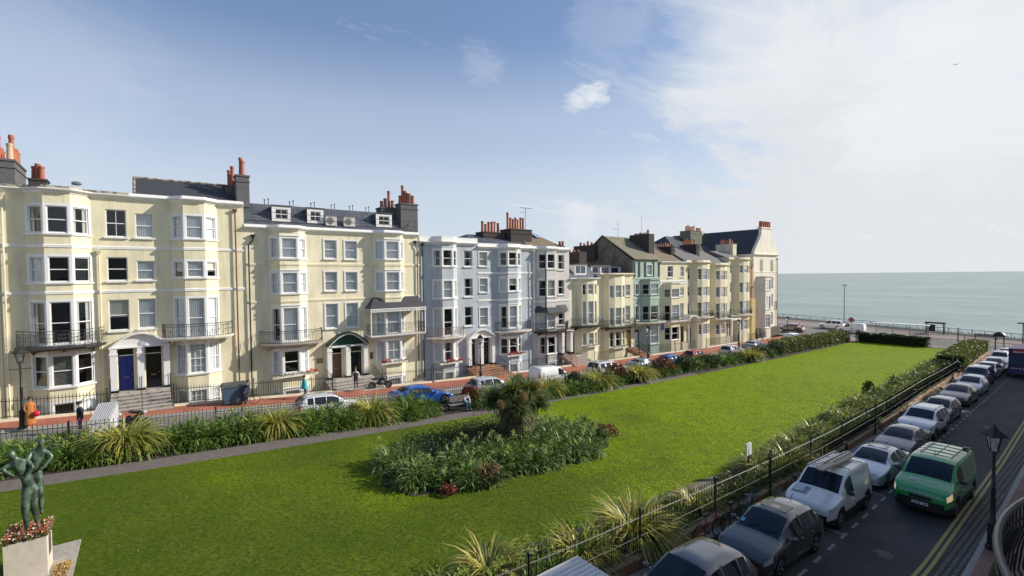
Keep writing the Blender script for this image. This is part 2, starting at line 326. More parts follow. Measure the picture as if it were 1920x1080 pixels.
# ------------------------------------------------------------------ windows
def window(root, F, u0, u1, z0, z1, cur='net', bars=(1, 1), depth=0.14, sill=True, surround=False, name='window', fm=None, sash=True):
    fm = fm or white; fr = MB(); w = 0.065; d0, d1 = -depth, -depth+0.07
    e = 0.003
    fr.fbox(F, u0+e, u0+w, d0, d1, z0+e, z1-e); fr.fbox(F, u1-w, u1-e, d0, d1, z0+e, z1-e)
    fr.fbox(F, u0+w, u1-w, d0, d1-0.002, z0+e, z0+w+0.02); fr.fbox(F, u0+w, u1-w, d0, d1-0.002, z1-w, z1-e)
    zm = (z0+z1)/2
    if sash: fr.fbox(F, u0+w, u1-w, d0, d1-0.004, zm-0.025, zm+0.03)
    for k in range(1, bars[0]):
        uu = u0+(u1-u0)*k/bars[0]; fr.fbox(F, uu-0.014, uu+0.014, d0+0.01, d1-0.02, z0+w, z1-w)
    for half in (0, 1):
        for k in range(1, bars[1]):
            zz = (z0 if half == 0 else zm)+(z1-z0)/2*k/bars[1]; fr.fbox(F, u0+w, u1-w, d0+0.012, d1-0.022, zz-0.013, zz+0.013)
    if sill: fr.fbox(F, u0-0.09, u1+0.09, -0.02, 0.13, z0-0.10, z0-0.004)
    if surround:
        s = 0.11; fr.fbox(F, u0-s, u0-0.003, 0.0, 0.045, z0, z1+s); fr.fbox(F, u1+0.003, u1+s, 0.0, 0.045, z0, z1+s); fr.fbox(F, u0-0.003, u1+0.003, 0.0, 0.043, z1+0.003, z1+s)
    wo = fr.build(name, fm, root); 
    p = MB(); r1, r2 = random.uniform(0, .016), random.uniform(0, .016); zq = (z0+z1)/2; dd = d0+.015; p.quad(F(u0+w, dd+r1, z0+w), F(u1-w, dd+r2, z0+w), F(u1-w, dd, zq), F(u0+w, dd, zq)); p.quad(F(u0+w, dd+.01, zq), F(u1-w, dd+.01, zq), F(u1-w, dd+.01+r1, z1-w), F(u0+w, dd+.01+r2, z1-w)); OFF[wo] = OFF[root]
    p.build('pane', glass, wo)
    if cur and cur != 'dark':
        c = MB(); dn = d0-0.045; wd = u1-u0; m = {'net': netc, 'drape': drape, 'blind': blind, 'slat': blind}[cur]
        def folds(a, b, za, zb, amp=0.022, per=0.11):
            n = max(4, int((b-a)/per*4)); 
            for i in range(n):
                ua, ub = a+(b-a)*i/n, a+(b-a)*(i+1)/n; na, nb = dn+amp*math.sin(i*PI/2+0.4), dn+amp*math.sin((i+1)*PI/2+0.4)
                c.quad(F(ua, na, za), F(ub, nb, za), F(ub, nb, zb), F(ua, na, zb))
        if cur == 'net': folds(u0, u1, z0, z1)
        elif cur == 'drape': k = random.uniform(0.2, 0.3); folds(u0, u0+wd*k, z0, z1, 0.035); folds(u1-wd*k, u1, z0, z1, 0.035)
        elif cur == 'blind': c.quad(F(u0, dn, zm-(z1-z0)*random.uniform(-.05, .35)), F(u1, dn, zm), F(u1, dn, z1), F(u0, dn, z1)) if False else c.fbox(F, u0, u1, dn-0.01, dn, z0+(z1-z0)*random.uniform(0.0, 0.6), z1)
        elif cur == 'slat':
            z = z0+0.05
            while z < z1: c.hexa([F(u0+.05, dn+0.03, z), F(u1-.05, dn+0.03, z), F(u1-.05, dn-0.03, z+.03), F(u0+.05, dn-0.03, z+.03), F(u0+.05, dn+.03, z+.005), F(u1-.05, dn+.03, z+.005), F(u1-.05, dn-.03, z+.035), F(u0+.05, dn-.03, z+.035)]); z += 0.075
            
        c.build('blind' if cur in ('blind', 'slat') else 'curtain', m, wo)
    return wo
CUR = ['net', 'net', 'drape', 'dark', 'blind']
def rc(bias=None): return random.choice(bias or CUR)
# ------------------------------------------------------------------ terrace houses (facade plane x = XW, facing +X)
XW, XR = -41.0, -38.6        # facade, railing line at the pavement edge
def bay_path(b):
    ya, yb = b['y']; d = b.get('d', 0.8)
    if b.get('curved'):
        n = b.get('n', 5); ym, r = (ya+yb)/2, (yb-ya)/2; P = []
        for i in range(n+1):
            t = PI*i/n; P.append((XW+d*abs(math.sin(t))**0.75 if 0 < i < n else XW, ym-r*math.copysign(abs(math.cos(t))**0.85, math.cos(t)) if 0 < i < n else (ya if i == 0 else yb)))
        return P
    fa, fb = b['f']; return [(XW, ya), (XW+d, fa), (XW+d, fb), (XW, yb)]
def house(name, label, y0, y1, ztop, wm, bays=(), wins=(), strings=(), cornice=0.45, corn_m=None, parapet=0.0, depth=10.0, tm=None, holes=(), string_m=None, roof='flat', roofm=None, sides=True, cat='house', group=None, xback=None):
    tm = tm or white; ym = (y0+y1)/2; zb = g(y0)-2.7
    root = empty(name, (XW, ym, g(ym)), label, cat, group)
    wall = MB(); path = [(XW, y0)]; cursor = y0; jobs = []
    flat_holes = [w['y']+w['z'] for w in wins]+list(holes); tpath = [(XW, y0)]
    for b in sorted(bays, key=lambda q: q['y'][0]):
        F = Fr((XW, cursor), (XW, b['y'][0])); hs = [(h[0]-cursor, h[1]-cursor, h[2], h[3]) for h in flat_holes if cursor <= h[0] < b['y'][0]]
        if b['y'][0]-cursor > 0.01: wall_panel(wall, F, 0, F.L, zb, ztop, hs)
        P = bay_path(b); nseg = len(P)-1; segs = b.get('segs', range(nseg)); path += P; bt = b.get('zt', ztop)
        if bt < ztop:
            F = Fr((XW, b['y'][0]), (XW, b['y'][1])); wall_panel(wall, F, 0, F.L, bt, ztop, [(h[0]-b['y'][0], h[1]-b['y'][0], h[2], h[3]) for h in flat_holes if b['y'][0] <= h[0] < b['y'][1]])
            s = MB(); n_ = len(P); s.add([(x, y, bt) for x, y in P]+[(x, y, bt+.01) for x, y in P], [tuple(range(n_))]); s.v = [(x, y, z+.004) for x, y, z in s.v]; s.build('bay_roof', lead, root); s = MB(); sweep(s, P, [(0.003, bt-.22), (0.10, bt-.15), (0.16, bt-.04), (0.16, bt+.03), (-.05, bt+.03), (-.05, bt-.2)]); s.build('bay_cornice', tm, root)
        else: tpath += P
        bands = [(r['z'][0]-0.02, r['z'][1]+0.16) for r in b['rows']] if b.get('band', True) else []
        for i in range(nseg):
            F = Fr(P[i], P[i+1]); hs = []
            if i in segs:
                mg = b.get('margin', 0.14); mg = min(mg, F.L*0.2)
                for r in b['rows']:
                    lights = r.get('lights', 1)
                    hs.append((mg, F.L-mg, r['z'][0], r['z'][1], r))
            wall_panel(wall, F, 0, F.L, zb, bt, hs, bands, mt=1)
            for h in hs:
                r = h[4]; cu = r.get('cur'); cu = cu[i % len(cu)] if isinstance(cu, (list, tuple)) else (cu or rc())
                ba = r.get('bars', (1, 1)); ba = ba if F.L > 0.8 or ba[0] == 1 else (max(1, ba[0]-1), ba[1])
                window(root, F, h[0], h[1], h[2], h[3], cu, ba, sill=False)
        for r in b['rows']:
            if r.get('sill', True):
                s = MB(); z = r['z'][0]; sweep(s, P, [(0.004, z-0.14), (0.10, z-0.12), (0.12, z-0.03), (0.004, z-0.01)]); s.build('sill', tm, root)
            if b.get('head'): s = MB(); z = r['z'][1]+0.16; sweep(s, P, [(0.003, z), (0.07, z+0.02), (0.07, z+0.08), (0.003, z+0.1)]); s.build('moulding', tm, root)
        cursor = b['y'][1]
    F = Fr((XW, cursor), (XW, y1)); hs = [(h[0]-cursor, h[1]-cursor, h[2], h[3]) for h in flat_holes if cursor <= h[0] < y1]
    if y1-cursor > 0.01: wall_panel(wall, F, 0, F.L, zb, ztop, hs)
    path.append((XW, y1)); tpath.append((XW, y1))
    xb = xback or XW-depth
    for (yy, s) in ((y0, 1), (y1, -1)):
        q = [(XW, yy+0.004*s, zb), (xb, yy+0.004*s, zb), (xb, yy+0.004*s, ztop), (XW, yy+0.004*s, ztop)]; wall.quad(*q, 0)
    wall.quad((xb, y0, zb), (xb, y1, zb), (xb, y1, ztop), (xb, y0, ztop), 0)
    wall.quad((XW-1.3, y0+.01, zb), (XW-1.3, y1-.01, zb), (XW-1.3, y1-.01, ztop-0.05), (XW-1.3, y0+.01, ztop-0.05), 2)
    wall.build('wall', [wm, tm, darkin], root)
    rf = MB(); top = [(p[0], p[1]) for p in tpath]+[(xb, y1), (xb, y0)]; zr = ztop-0.02
    rf.add([(x, y, zr) for x, y in top], [tuple(range(len(top)))]); rf.build('flat_roof', roofm or lead, root)
    def clean(pp):
        o = [pp[0]]
        for p in pp[1:]:
            if (Vector(p)-Vector(o[-1])).length > 0.02: o.append(p)
        return o
    cp = clean(path); tp = clean(tpath); zlim = min([b['zt'] for b in bays if 'zt' in b]+[99])
    if cornice:
        c = MB(); z = ztop-cornice; e = 0.32
        sweep(c, tp, [(0.003, z), (0.06, z+0.02), (0.10, z+0.12), (e-.08, z+0.16), (e, z+0.20), (e, z+0.27), (0.05, z+0.30), (0.05, ztop+parapet), (-0.22, ztop+parapet), (-0.22, ztop-0.3), (-0.02, ztop-0.3), (-0.02, z)],
              mis=[1 if corn_m and 5 <= j <= 7 else 0 for j in range(12)]); c.build('cornice', [tm, corn_m or tm], root)
    for z in strings:
        s = MB(); sweep(s, cp if z < zlim-.1 else tp, [(0.002, z-0.10), (0.045, z-0.09), (0.06, z+0.06), (0.002, z+0.10)]); s.build('string_course', string_m or tm, root)
    for w in wins:
        F = Fr((XW, y0), (XW, y1)); a, b = w['y'][0]-y0, w['y'][1]-y0
        window(root, F, a, b, w['z'][0], w['z'][1], w.get('cur') or rc(), w.get('bars', (1, 1)), surround=w.get('sur', False), sill=w.get('sill', True))
    return root
def wcol(y, rows, **k): return [dict(y=y, z=r, **k) for r in rows]
def balcony(root, path, zf, h=1.0, thick=0.16, style='bars', m=None, sm=None, brackets=True):
    m = m or iron; s = MB(); P = offset_path(path, 0); poly = [(p.x, p.y) for p in P]
    # slab between the wall and the path, with a moulded edge
    s.prism([(x, y) for x, y in poly], zf-thick, zf); s2 = MB(); sweep(s, poly, [(0.0, zf-thick*.9), (0.06, zf-thick*.6), (0.09, zf-0.03), (0.09, zf+0.012), (-0.05, zf+0.012), (-0.05, zf-thick*.9)])
    if brackets:
        for t in (0.22, 0.5, 0.78):
            i = t*(len(poly)-1); k = int(i); q = i-k; x = poly[k][0]*(1-q)+poly[min(k+1, len(poly)-1)][0]*q; y = poly[k][1]*(1-q)+poly[min(k+1, len(poly)-1)][1]*q
            s.add([(XW+.01, y-.05, zf-thick), (x-.15, y-.05, zf-thick), (XW+.01, y-.05, zf-thick-.4), (XW+.01, y+.05, zf-thick), (x-.15, y+.05, zf-thick), (XW+.01, y+.05, zf-thick-.4)], [(0, 1, 2), (3, 5, 4), (0, 2, 5, 3), (1, 4, 5, 2), (0, 3, 4, 1)])
    so_ = s.build('balcony', sm or trim, root); OFF[so_] = OFF[root]
    r = MB(); inn = [(p.x, p.y) for p in offset_path(path, -0.03)]; pts = []
    for i in range(len(inn)-1):
        a, b = Vector(inn[i]), Vector(inn[i+1]); n = max(1, int((b-a).length/0.13))
        for k in range(n): pts.append(a+(b-a)*k/n)
    pts.append(Vector(inn[-1]))
    for z, rr in ((zf+h, 0.022), (zf+0.10, 0.014), (zf+h-0.16, 0.012)): r.tube([(p.x, p.y, z) for p in pts], rr, 4)
    for i, p in enumerate(pts):
        if style == 'ornate':
            if i % 5 == 0: r.tube([(p.x, p.y, zf), (p.x, p.y, zf+h)], 0.018, 4)
            else:
                q = pts[min(i+1, len(pts)-1)]
                for zc_, rad in ((zf+.24, .11), (zf+.47, .12), (zf+.70, .11)):
                    d = (q-p); d = d.normalized() if d.length > 1e-4 else Vector((0, 1))
                    r.tube([(p.x+d.x*rad*math.cos(t), p.y+d.y*rad*math.cos(t), zc_+rad*math.sin(t)) for t in [2*PI*j/6 for j in range(7)]], 0.010, 3, cap=False)
        elif style == 'belly':
            F = 0.07; t = Vector((1, 0)); r.tube([(p.x, p.y, zf), (p.x+.06, p.y, zf+.3), (p.x+.0, p.y, zf+.65), (p.x, p.y, zf+h)], 0.013, 3)
        else:
            r.tube([(p.x, p.y, zf), (p.x, p.y, zf+h)], 0.012, 4, cap=False)
            if i % 3 == 0 and style == 'deco': r.ball((p.x, p.y, zf+.5), 0.05, n=6)
    r.build('railing', m, so_)
    return so_
def bow(y0, y1, d, n=8, dx=0.0): 
    ym, hw = (y0+y1)/2, (y1-y0)/2; return [(XW+0.01+dx, y0)]+[(XW+dx+d*(math.sin(PI*i/n)**0.6), ym-hw*math.cos(PI*i/n)) for i in range(1, n)]+[(XW+0.01+dx, y1)]
def cant(y0, f0, f1, y1, d): return [(XW+0.01, y0), (XW+d, f0), (XW+d, f1), (XW+0.01, y1)]
def door(root, F, a, b, z0, z1, ztr, m, name='front_door', n=-0.25, plate=True):
    d = MB(); d.fbox(F, a, b, n-0.06, n, z0, z1)
    for q0, q1 in ((.12, .46), (.54, .88)):
        for r0, r1 in ((.06, .34), (.40, .90)):
            u0, u1 = a+(b-a)*q0, a+(b-a)*q1; d.fbox(F, u0, u1, n+0.002, n+0.018, z0+(z1-z0)*r0, z0+(z1-z0)*r1)
    do = d.build(name, m, root); OFF[do] = OFF[root]
    if plate:
        k = MB(); u = (a+b)/2; k.fbox(F, u-.14, u+.14, n+.02, n+.035, z0+(z1-z0)*.36, z0+(z1-z0)*.36+.05); k.ball(F(b-.12, n+.05, z0+1.0), .035, n=8); k.build('letter_plate', brass, do)
    t = MB(); t.fbox(F, a, b, n-0.05, n+0.01, z1+.003, z1+.06); t.fbox(F, a, b, n-.05, n+.01, ztr-.06, ztr-.003); to = t.build('transom_window', white, root); OFF[to] = OFF[root]
    p = MB(); p.quad(F(a, n-.02, z1+.06), F(b, n-.02, z1+.06), F(b, n-.02, ztr-.06), F(a, n-.02, ztr-.06)); p.build('pane', glass, to)
def portico(root, y0, y1, zth, zsp, zcr, doors, m=None, style='pediment', proj=0.45, cols=None):
    """columns, entablature and a segmental hood over a pair of doors"""
    m = m or white; F = Fr((XW, y0), (XW, y1)); L = F.L; p = MB()
    cols = cols or [0.0, L/2-.18, L-.36]
    for c in cols:
        p.fbox(F, c, c+.36, 0.003, proj, zth+.15, zsp-.003); p.fbox(F, c-.04, c+.40, 0.003, proj+.04, zsp-.42, zsp-.30)
    n = 14; arc = [(L*i/n, zsp+(zcr-zsp)*math.sin(PI*i/n)) for i in range(n+1)]
    if style == 'pediment':
        p.fbox(F, -.06, L+.06, 0.003, proj+.03, zsp, zsp+.10)
        f = [F(0, proj-.1, zsp+.1)]+[F(u, proj-.1, max(z, zsp+.1)) for u, z in arc]+[F(L, proj-.1, zsp+.1)]; p.add(f, [tuple(range(len(f)))])
    po = p.build('portico', m, root); OFF[po] = OFF[root]
    b = MB()
    for c in cols: b.fbox(F, c-.05, c+.41, 0.003, proj+.05, zth-.02, zth+.148)
    b.build('column_base', doorblack, po)
    h = MB()
    for i in range(n):
        (u0, z0), (u1, z1) = arc[i], arc[i+1]; e = 0.10 if style != 'fan' else 0.13
        k = (L/2-(u0+u1)/2)/L*0.12
        h.hexa([F(u0, proj+.16, z0), F(u1, proj+.16, z1), F(u1, 0, z1), F(u0, 0, z0), F(u0-k, proj+.16, z0+e), F(u1-k, proj+.16, z1+e), F(u1-k, 0, z1+e), F(u0-k, 0, z0+e)])
    h.build('hood', {'fan': mat('dark_green_hood', (0.02, 0.05, 0.035), rough=0.5), 'pediment': m}.get(style, m), po)
    if style == 'fan':
        fg = MB(); f = [F(u, .06, max(z-.12, zsp+.02)) for u, z in arc]; fg.add([F(.2, .06, zsp+.02)]+f+[F(L-.2, .06, zsp+.02)], [tuple(range(len(f)+2))]); fg.build('fanlight', mat('green_fanlight', (0.012, 0.05, 0.035), rough=0.3), po)
        wv = MB(); wv.fbox(F, -.02, L+.02, .003, proj, zsp-.1, zsp+.015)
        for i in range(n):
            (u0, z0), (u1, z1) = arc[i], arc[i+1]
            wv.hexa([F(u0, proj+.05, z0-.12), F(u1, proj+.05, z1-.12), F(u1, 0.1, z1-.12), F(u0, 0.1, z0-.12), F(u0, proj+.05, z0-.003), F(u1, proj+.05, z1-.003), F(u1, 0.1, z1-.003), F(u0, 0.1, z0-.003)])
        wv.build('arch_moulding', m, po)
    for a, b_, z1, dm in doors: door(root, F, a-y0, b_-y0, zth+.02, z1, zsp, dm, n=-0.22)
    return po
def steps(root, y0, y1, zth, m=None, x_end=-37.9, xs=-40.5, rails=(), splay=0.0, solid=True):
    m = m or stepm; s = MB(); zg0, zg1 = g(y0), g(y1); zg = min(zg0, zg1); n = max(3, int(round((zth-zg)/0.15))); tread = (x_end-xs)/(n)
    s.box(XW-.2, xs+.003, y0, y1, zth-.18, zth)
    for i in range(n):
        z1 = zth-(i+1)*(zth-zg-.02)/(n+0.4)+0.02; x0 = xs+tread*i; sp = splay*(i+1)/n
        s.box(x0, x0+tread+(0.03 if i < n-1 else 0), y0-sp, y1+sp, z1-.05, z1, 0); s.box(x0, x0+tread, y0-sp+.02, y1+sp-.02, (z1-.5), z1-.052, 1)
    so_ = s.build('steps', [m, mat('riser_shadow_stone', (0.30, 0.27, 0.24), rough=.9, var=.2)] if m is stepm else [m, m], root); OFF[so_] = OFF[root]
    if rails:
        r = MB()
        for y in rails:
            a, b = Vector((XW+.5, y, zth)), Vector((x_end-.15, y, g(y))); k = 7
            for i in range(k+1): p = a.lerp(b, i/k); r.tube([p, p+Vector((0, 0, .95))], .016, 4)
            r.tube([a+Vector((0, 0, .95)), b+Vector((0, 0, .95))], .025, 4)
        r.build('handrail', iron, so_)
    return so_
def chimney(root, x0, x1, y0, y1, z0, z1, m, pots, name='chimney_stack', cap=True, potm=None):
    s = MB(); s.box(x0, x1, y0, y1, z0, z1)
    if cap: s.box(x0-.06, x1+.06, y0-.06, y1+.06, z1+.002, z1+.12); s.box(x0-.05, x1+.05, y0-.05, y1+.05, z1-.42, z1-.34)
    so_ = s.build(name, m, root); OFF[so_] = OFF[root] if root in OFF else Vector((0, 0, 0))
    for i, (x, y, h) in enumerate(pots):
        p = MB(); zt = z1+(.12 if cap else 0); r = 0.165 if h < 1.3 else 0.145
        p.lathe((x, y, zt), [(r*1.15, 0), (r*1.15, .06), (r, .1), (r*.86, h*.85), (r*1.0, h*.86), (r*1.05, h*.93), (r*.95, h), (r*.7, h), (r*.65, h-.1)], 10)
        p.build('chimney_pot', potm or (potp if i % 6 == 4 else pot), so_, smooth=True)
    return so_
def potrow(x0, x1, y0, y1, n, hs): return [(x0+(x1-x0)*(i+.5)/n, y0+(y1-y0)*(i+.5)/n, hs[i % len(hs)]) for i in range(n)]
def pipe(root, x, y, z0, z1, m, hopper=True, jog=0.0):
    p = MB(); pts = [(x, y, z0), (x, y, z1-.5)]+([(x, y+jog, z1-.2)] if jog else [])+[(x, y+jog, z1)]; p.tube(pts, .05, 6)
    z = z0+.6
    while z < z1-.6: p.lathe((x, y, z), [(.065, 0), (.065, .06)], 6); z += 1.8
    if hopper: p.add([(x-.1, y+jog-.16, z1+.25), (x+.12, y+jog-.16, z1+.25), (x+.12, y+jog+.16, z1+.25), (x-.1, y+jog+.16, z1+.25), (x-.04, y+jog-.06, z1), (x+.04, y+jog-.06, z1), (x+.04, y+jog+.06, z1), (x-.04, y+jog+.06, z1)], [(0, 1, 2, 3), (0, 4, 5, 1), (1, 5, 6, 2), (2, 6, 7, 3), (3, 7, 4, 0)])
    p.build('drainpipe', m, root)
def flowerbox(y0, y1, z, x, cols, label, x1=None):
    e = empty('window_box', ((x), (y0+y1)/2, z), label, 'window box', 'planted window boxes on the terrace')
    b = MB(); b.box(x-.02, x+.22, y0, y1, z, z+.16); b.build('trough', trim, e)
    c = Cards(); n = int((y1-y0)*150)
    P = np.stack([rng.uniform(x-.04, x+.30, n), rng.uniform(y0, y1, n), z+.14+np.abs(rng.normal(0, .12, n))], 1); c.cards(P, .05, .09, rng.random(n)); c.build('foliage', mat('window_box_foliage', (.05, .09, .02), attr=[(0, (.03, .06, .015)), (1, (.12, .17, .04))], trans=.2), e)
    if cols:
        for (a, b_, m) in cols:
            c = Cards(); n = int((b_-a)*260); P = np.stack([rng.uniform(x-.02, x+.32, n), rng.uniform(a, b_, n), z+.24+np.abs(rng.normal(0, .13, n))], 1); c.cards(P, .06, .10, rng.random(n)); c.build('flowers', m, e)
    return e
def area_railing(ya, yb, label, h=1.15, x=XR, plinth=True, xa=None, pm=None, ret=()):
    e = empty('iron_railing', (x, (ya+yb)/2, g((ya+yb)/2)), label, 'railing', 'front area railings of the terrace')
    n = max(2, int((yb-ya)/0.155)); s = MB(); ph = 0.14 if plinth else 0.0
    for i in range(n+1):
        y = ya+(yb-ya)*i/n; z = g(y)+ph; s.tube([(x, y, z), (x, y, z+h-.08)], .0135, 4, cap=False); s.add([(x-.022, y, z+h-.08), (x, y-.022, z+h-.08), (x+.022, y, z+h-.08), (x, y+.022, z+h-.08), (x, y, z+h+.06), (x, y, z+h-.13)], [(0, 1, 4), (1, 2, 4), (2, 3, 4), (3, 0, 4), (1, 0, 5), (2, 1, 5), (3, 2, 5), (0, 3, 5)])
    for (xa_, xb_, y) in ret:
        k = int(abs(xb_-xa_)/.155)
        for i in range(k+1): xx = xa_+(xb_-xa_)*i/k; s.tube([(xx, y, g(y)+ph), (xx, y, g(y)+ph+h)], .0135, 4, cap=False)
    s.build('bars', iron, e)
    r = MB(); m_ = max(2, int((yb-ya)/1.5)); ys = [ya+(yb-ya)*i/m_ for i in range(m_+1)]
    for dz in (h-.16, .12): r.tube([(x, y, g(y)+ph+dz) for y in ys], .02, 4)
    r.build('rail', iron, e)
    if plinth:
        q = MB()
        for i in range(m_):
            a, b = ys[i], ys[i+1]; za, zb = g(a), g(b)
            q.hexa([(x-.13, a, za-2.6), (x+.13, a, za-2.6), (x+.13, b, zb-2.6), (x-.13, b, zb-2.6), (x-.13, a, za+.14), (x+.13, a, za+.14), (x+.13, b, zb+.14), (x-.13, b, zb+.14)])
        q.build('plinth', pm or cream2, e)
    for y in (ya, yb):
        p = MB(); z = g(y)+ph; p.tube([(x, y, z), (x, y, z+h+.12)], .032, 6); p.ball((x, y, z+h+.17), .05, n=8); p.build('post', iron, e)
    return e

# ---------- vegetation / leaf card builder (numpy)
class Cards:
    def __init__(s): s.V = []; s.Fq = []; s.A = []; s.n = 0
    def _push(s, V, Fc, A): s.V.append(V); s.Fq.append(Fc+s.n); s.A.append(A); s.n += len(V)
    def cards(s, P, smin, smax, var, up=0.3):
        n = len(P); sz = rng.uniform(smin, smax, n)[:, None]
        d = rng.normal(size=(n, 3)); d[:, 2] += up; d /= np.linalg.norm(d, axis=1)[:, None]
        e = np.cross(d, rng.normal(size=(n, 3))); e /= np.linalg.norm(e, axis=1)[:, None]
        V = np.stack([P-d*sz*.6, P+e*sz*.32, P+d*sz*.6, P-e*sz*.32], 1).reshape(-1, 3); Fc = np.arange(4*n).reshape(-1, 4); s._push(V, Fc, np.repeat(var, 4))
    def straps(s, base, az, L, el0, el1, width, var, segs=4, tipw=0.15, side=0.0):
        """arching strap leaves: base (n,3), azimuth, length, start/end elevation angles"""
        n = len(base); t = np.linspace(0, 1, segs+1); P = np.zeros((n, segs+1, 3)); P[:, 0] = base
        for i in range(segs):
            el = el0+(el1-el0)*(t[i]+.5/segs); st = (L/segs)
            P[:, i+1, 0] = P[:, i, 0]+np.cos(az)*np.cos(el)*st; P[:, i+1, 1] = P[:, i, 1]+np.sin(az)*np.cos(el)*st; P[:, i+1, 2] = P[:, i, 2]+np.sin(el)*st
        wd = np.stack([-np.sin(az), np.cos(az), np.zeros(n)], 1)[:, None, :]; tilt = rng.uniform(-.5, .5, n)[:, None, None]*np.array([0, 0, 1.])
        wv = (wd+tilt)*(width[:, None]*(0.65+.35*np.sin(np.pi*np.minimum(t*1.3, 1)))*np.maximum(1-t**3, tipw))[:, :, None]*.5
        V = np.stack([P-wv, P+wv], 2).reshape(n, -1, 3); m = 2*(segs+1); V = V.reshape(-1, 3)
        q = np.array([[2*i, 2*i+1, 2*i+3, 2*i+2] for i in range(segs)]); Fc = (np.arange(n)[:, None, None]*m+q[None]).reshape(-1, 4); s._push(V, Fc, np.repeat(var, m))
    def clump(s, x, y, z, n, L, w, spread=0.15, e0=(1.0, 1.5), e1=(-1.0, 0.2), v=(0, 1)):
        az = rng.uniform(0, 2*np.pi, n); r = spread*np.sqrt(rng.random(n)); b = np.stack([x+np.cos(az)*r, y+np.sin(az)*r, np.full(n, z)], 1)
        s.straps(b, az+rng.normal(0, .3, n), L*rng.uniform(.7, 1.15, n), rng.uniform(*e0, n), rng.uniform(*e1, n), np.full(n, w)*rng.uniform(.7, 1.2, n), rng.uniform(v[0], v[1], n))
    def build(s, name, m, parent=None, off=None, world=True):
        V = np.concatenate(s.V); Fq = np.concatenate(s.Fq); A = np.concatenate(s.A)
        o0 = np.array(off if off is not None else (OFF.get(parent, (0, 0, 0)) if parent is not None and world else (0, 0, 0))); V = V-o0
        me = bpy.data.meshes.new(name); me.vertices.add(len(V)); me.vertices.foreach_set('co', V.ravel()); me.loops.add(Fq.size); me.loops.foreach_set('vertex_index', Fq.ravel().astype(np.int32))
        me.polygons.add(len(Fq)); me.polygons.foreach_set('loop_start', np.arange(0, Fq.size, 4, dtype=np.int32)); me.polygons.foreach_set('loop_total', np.full(len(Fq), 4, np.int32))
        a = me.attributes.new('var', 'FLOAT', 'POINT'); a.data.foreach_set('value', A.astype(np.float32)); me.materials.append(m); me.update(calc_edges=True); me.validate()
        o = bpy.data.objects.new(name, me); C.objects.link(o)
        if parent is not None: o.parent = parent
        elif off is not None: o.location = tuple(off)
        return o
# ================================================================== SETTING: ground, roads, sea
def strip(name, xl, xr, y0, y1, dz, m, step=2.0, kind='structure', thick=0.0, lab=None):
    """a sheet following the slope; xl/xr are functions or lists [(y,x)...]"""
    fl = (lambda y: float(np.interp(y, [p[0] for p in xl], [p[1] for p in xl]))) if isinstance(xl, list) else (lambda y: xl)
    fr = (lambda y: float(np.interp(y, [p[0] for p in xr], [p[1] for p in xr]))) if isinstance(xr, list) else (lambda y: xr)
    n = max(1, int((y1-y0)/step)); b = MB()
    for i in range(n):
        a, c = y0+(y1-y0)*i/n, y0+(y1-y0)*(i+1)/n; za, zc_ = g(a)+dz, g(c)+dz
        if thick: b.hexa([(fl(a), a, za-thick), (fr(a), a, za-thick), (fr(c), c, zc_-thick), (fl(c), c, zc_-thick), (fl(a), a, za), (fr(a), a, za), (fr(c), c, zc_), (fl(c), c, zc_)])
        else: b.quad((fl(a), a, za), (fr(a), a, za), (fr(c), c, zc_), (fl(c), c, zc_))
    o = b.build(name, m); 
    if kind: o['kind'] = kind
    return o
LL = [(-60, -26.1), (0, -26.1), (10, -26.55), (25, -27.25), (50, -27.7), (90, -28.1)]       # lawn, left edge
PL = [(-60, -27.3), (0, -27.5), (10, -28.1), (26, -28.1), (50, -28.4), (90, -28.6)]         # path, left edge
LR = [(-60, -12.1), (24, -12.15), (37, -12.7), (58, -13.9), (80, -14.9), (90, -16.0)]       # lawn, right edge
RP = [(-60, -11.2), (17, -11.05), (26, -11.3), (40, -12.2), (58, -13.3), (90, -14.6)]
WR = [(-60, -9.0), (9, -9.1), (27, -9.6), (40, -10.2), (50, -10.8), (67, -11.5), (90, -12.3)]   # street side of the garden wall
KR = [(-60, -3.0), (20, -3.3), (36, -3.65), (60, -4.4), (95, -5.6)]                         # right pavement kerb
KL = [(-60, -36.6), (0, -36.3), (10, -35.9), (25, -35.4), (60, -35.0), (95, -34.5)]
base = MB(); base.quad((-38.6, -60, -14.0), (60, -60, -14.0), (60, 112, -14.0), (-38.6, 112, -14.0)); 
base.quad((-300, -60, -14.01), (-38.6, -60, -14.01), (-38.6, 135, -14.01), (-300, 135, -14.01)); tag(base.build('ground', soil), kind='structure')

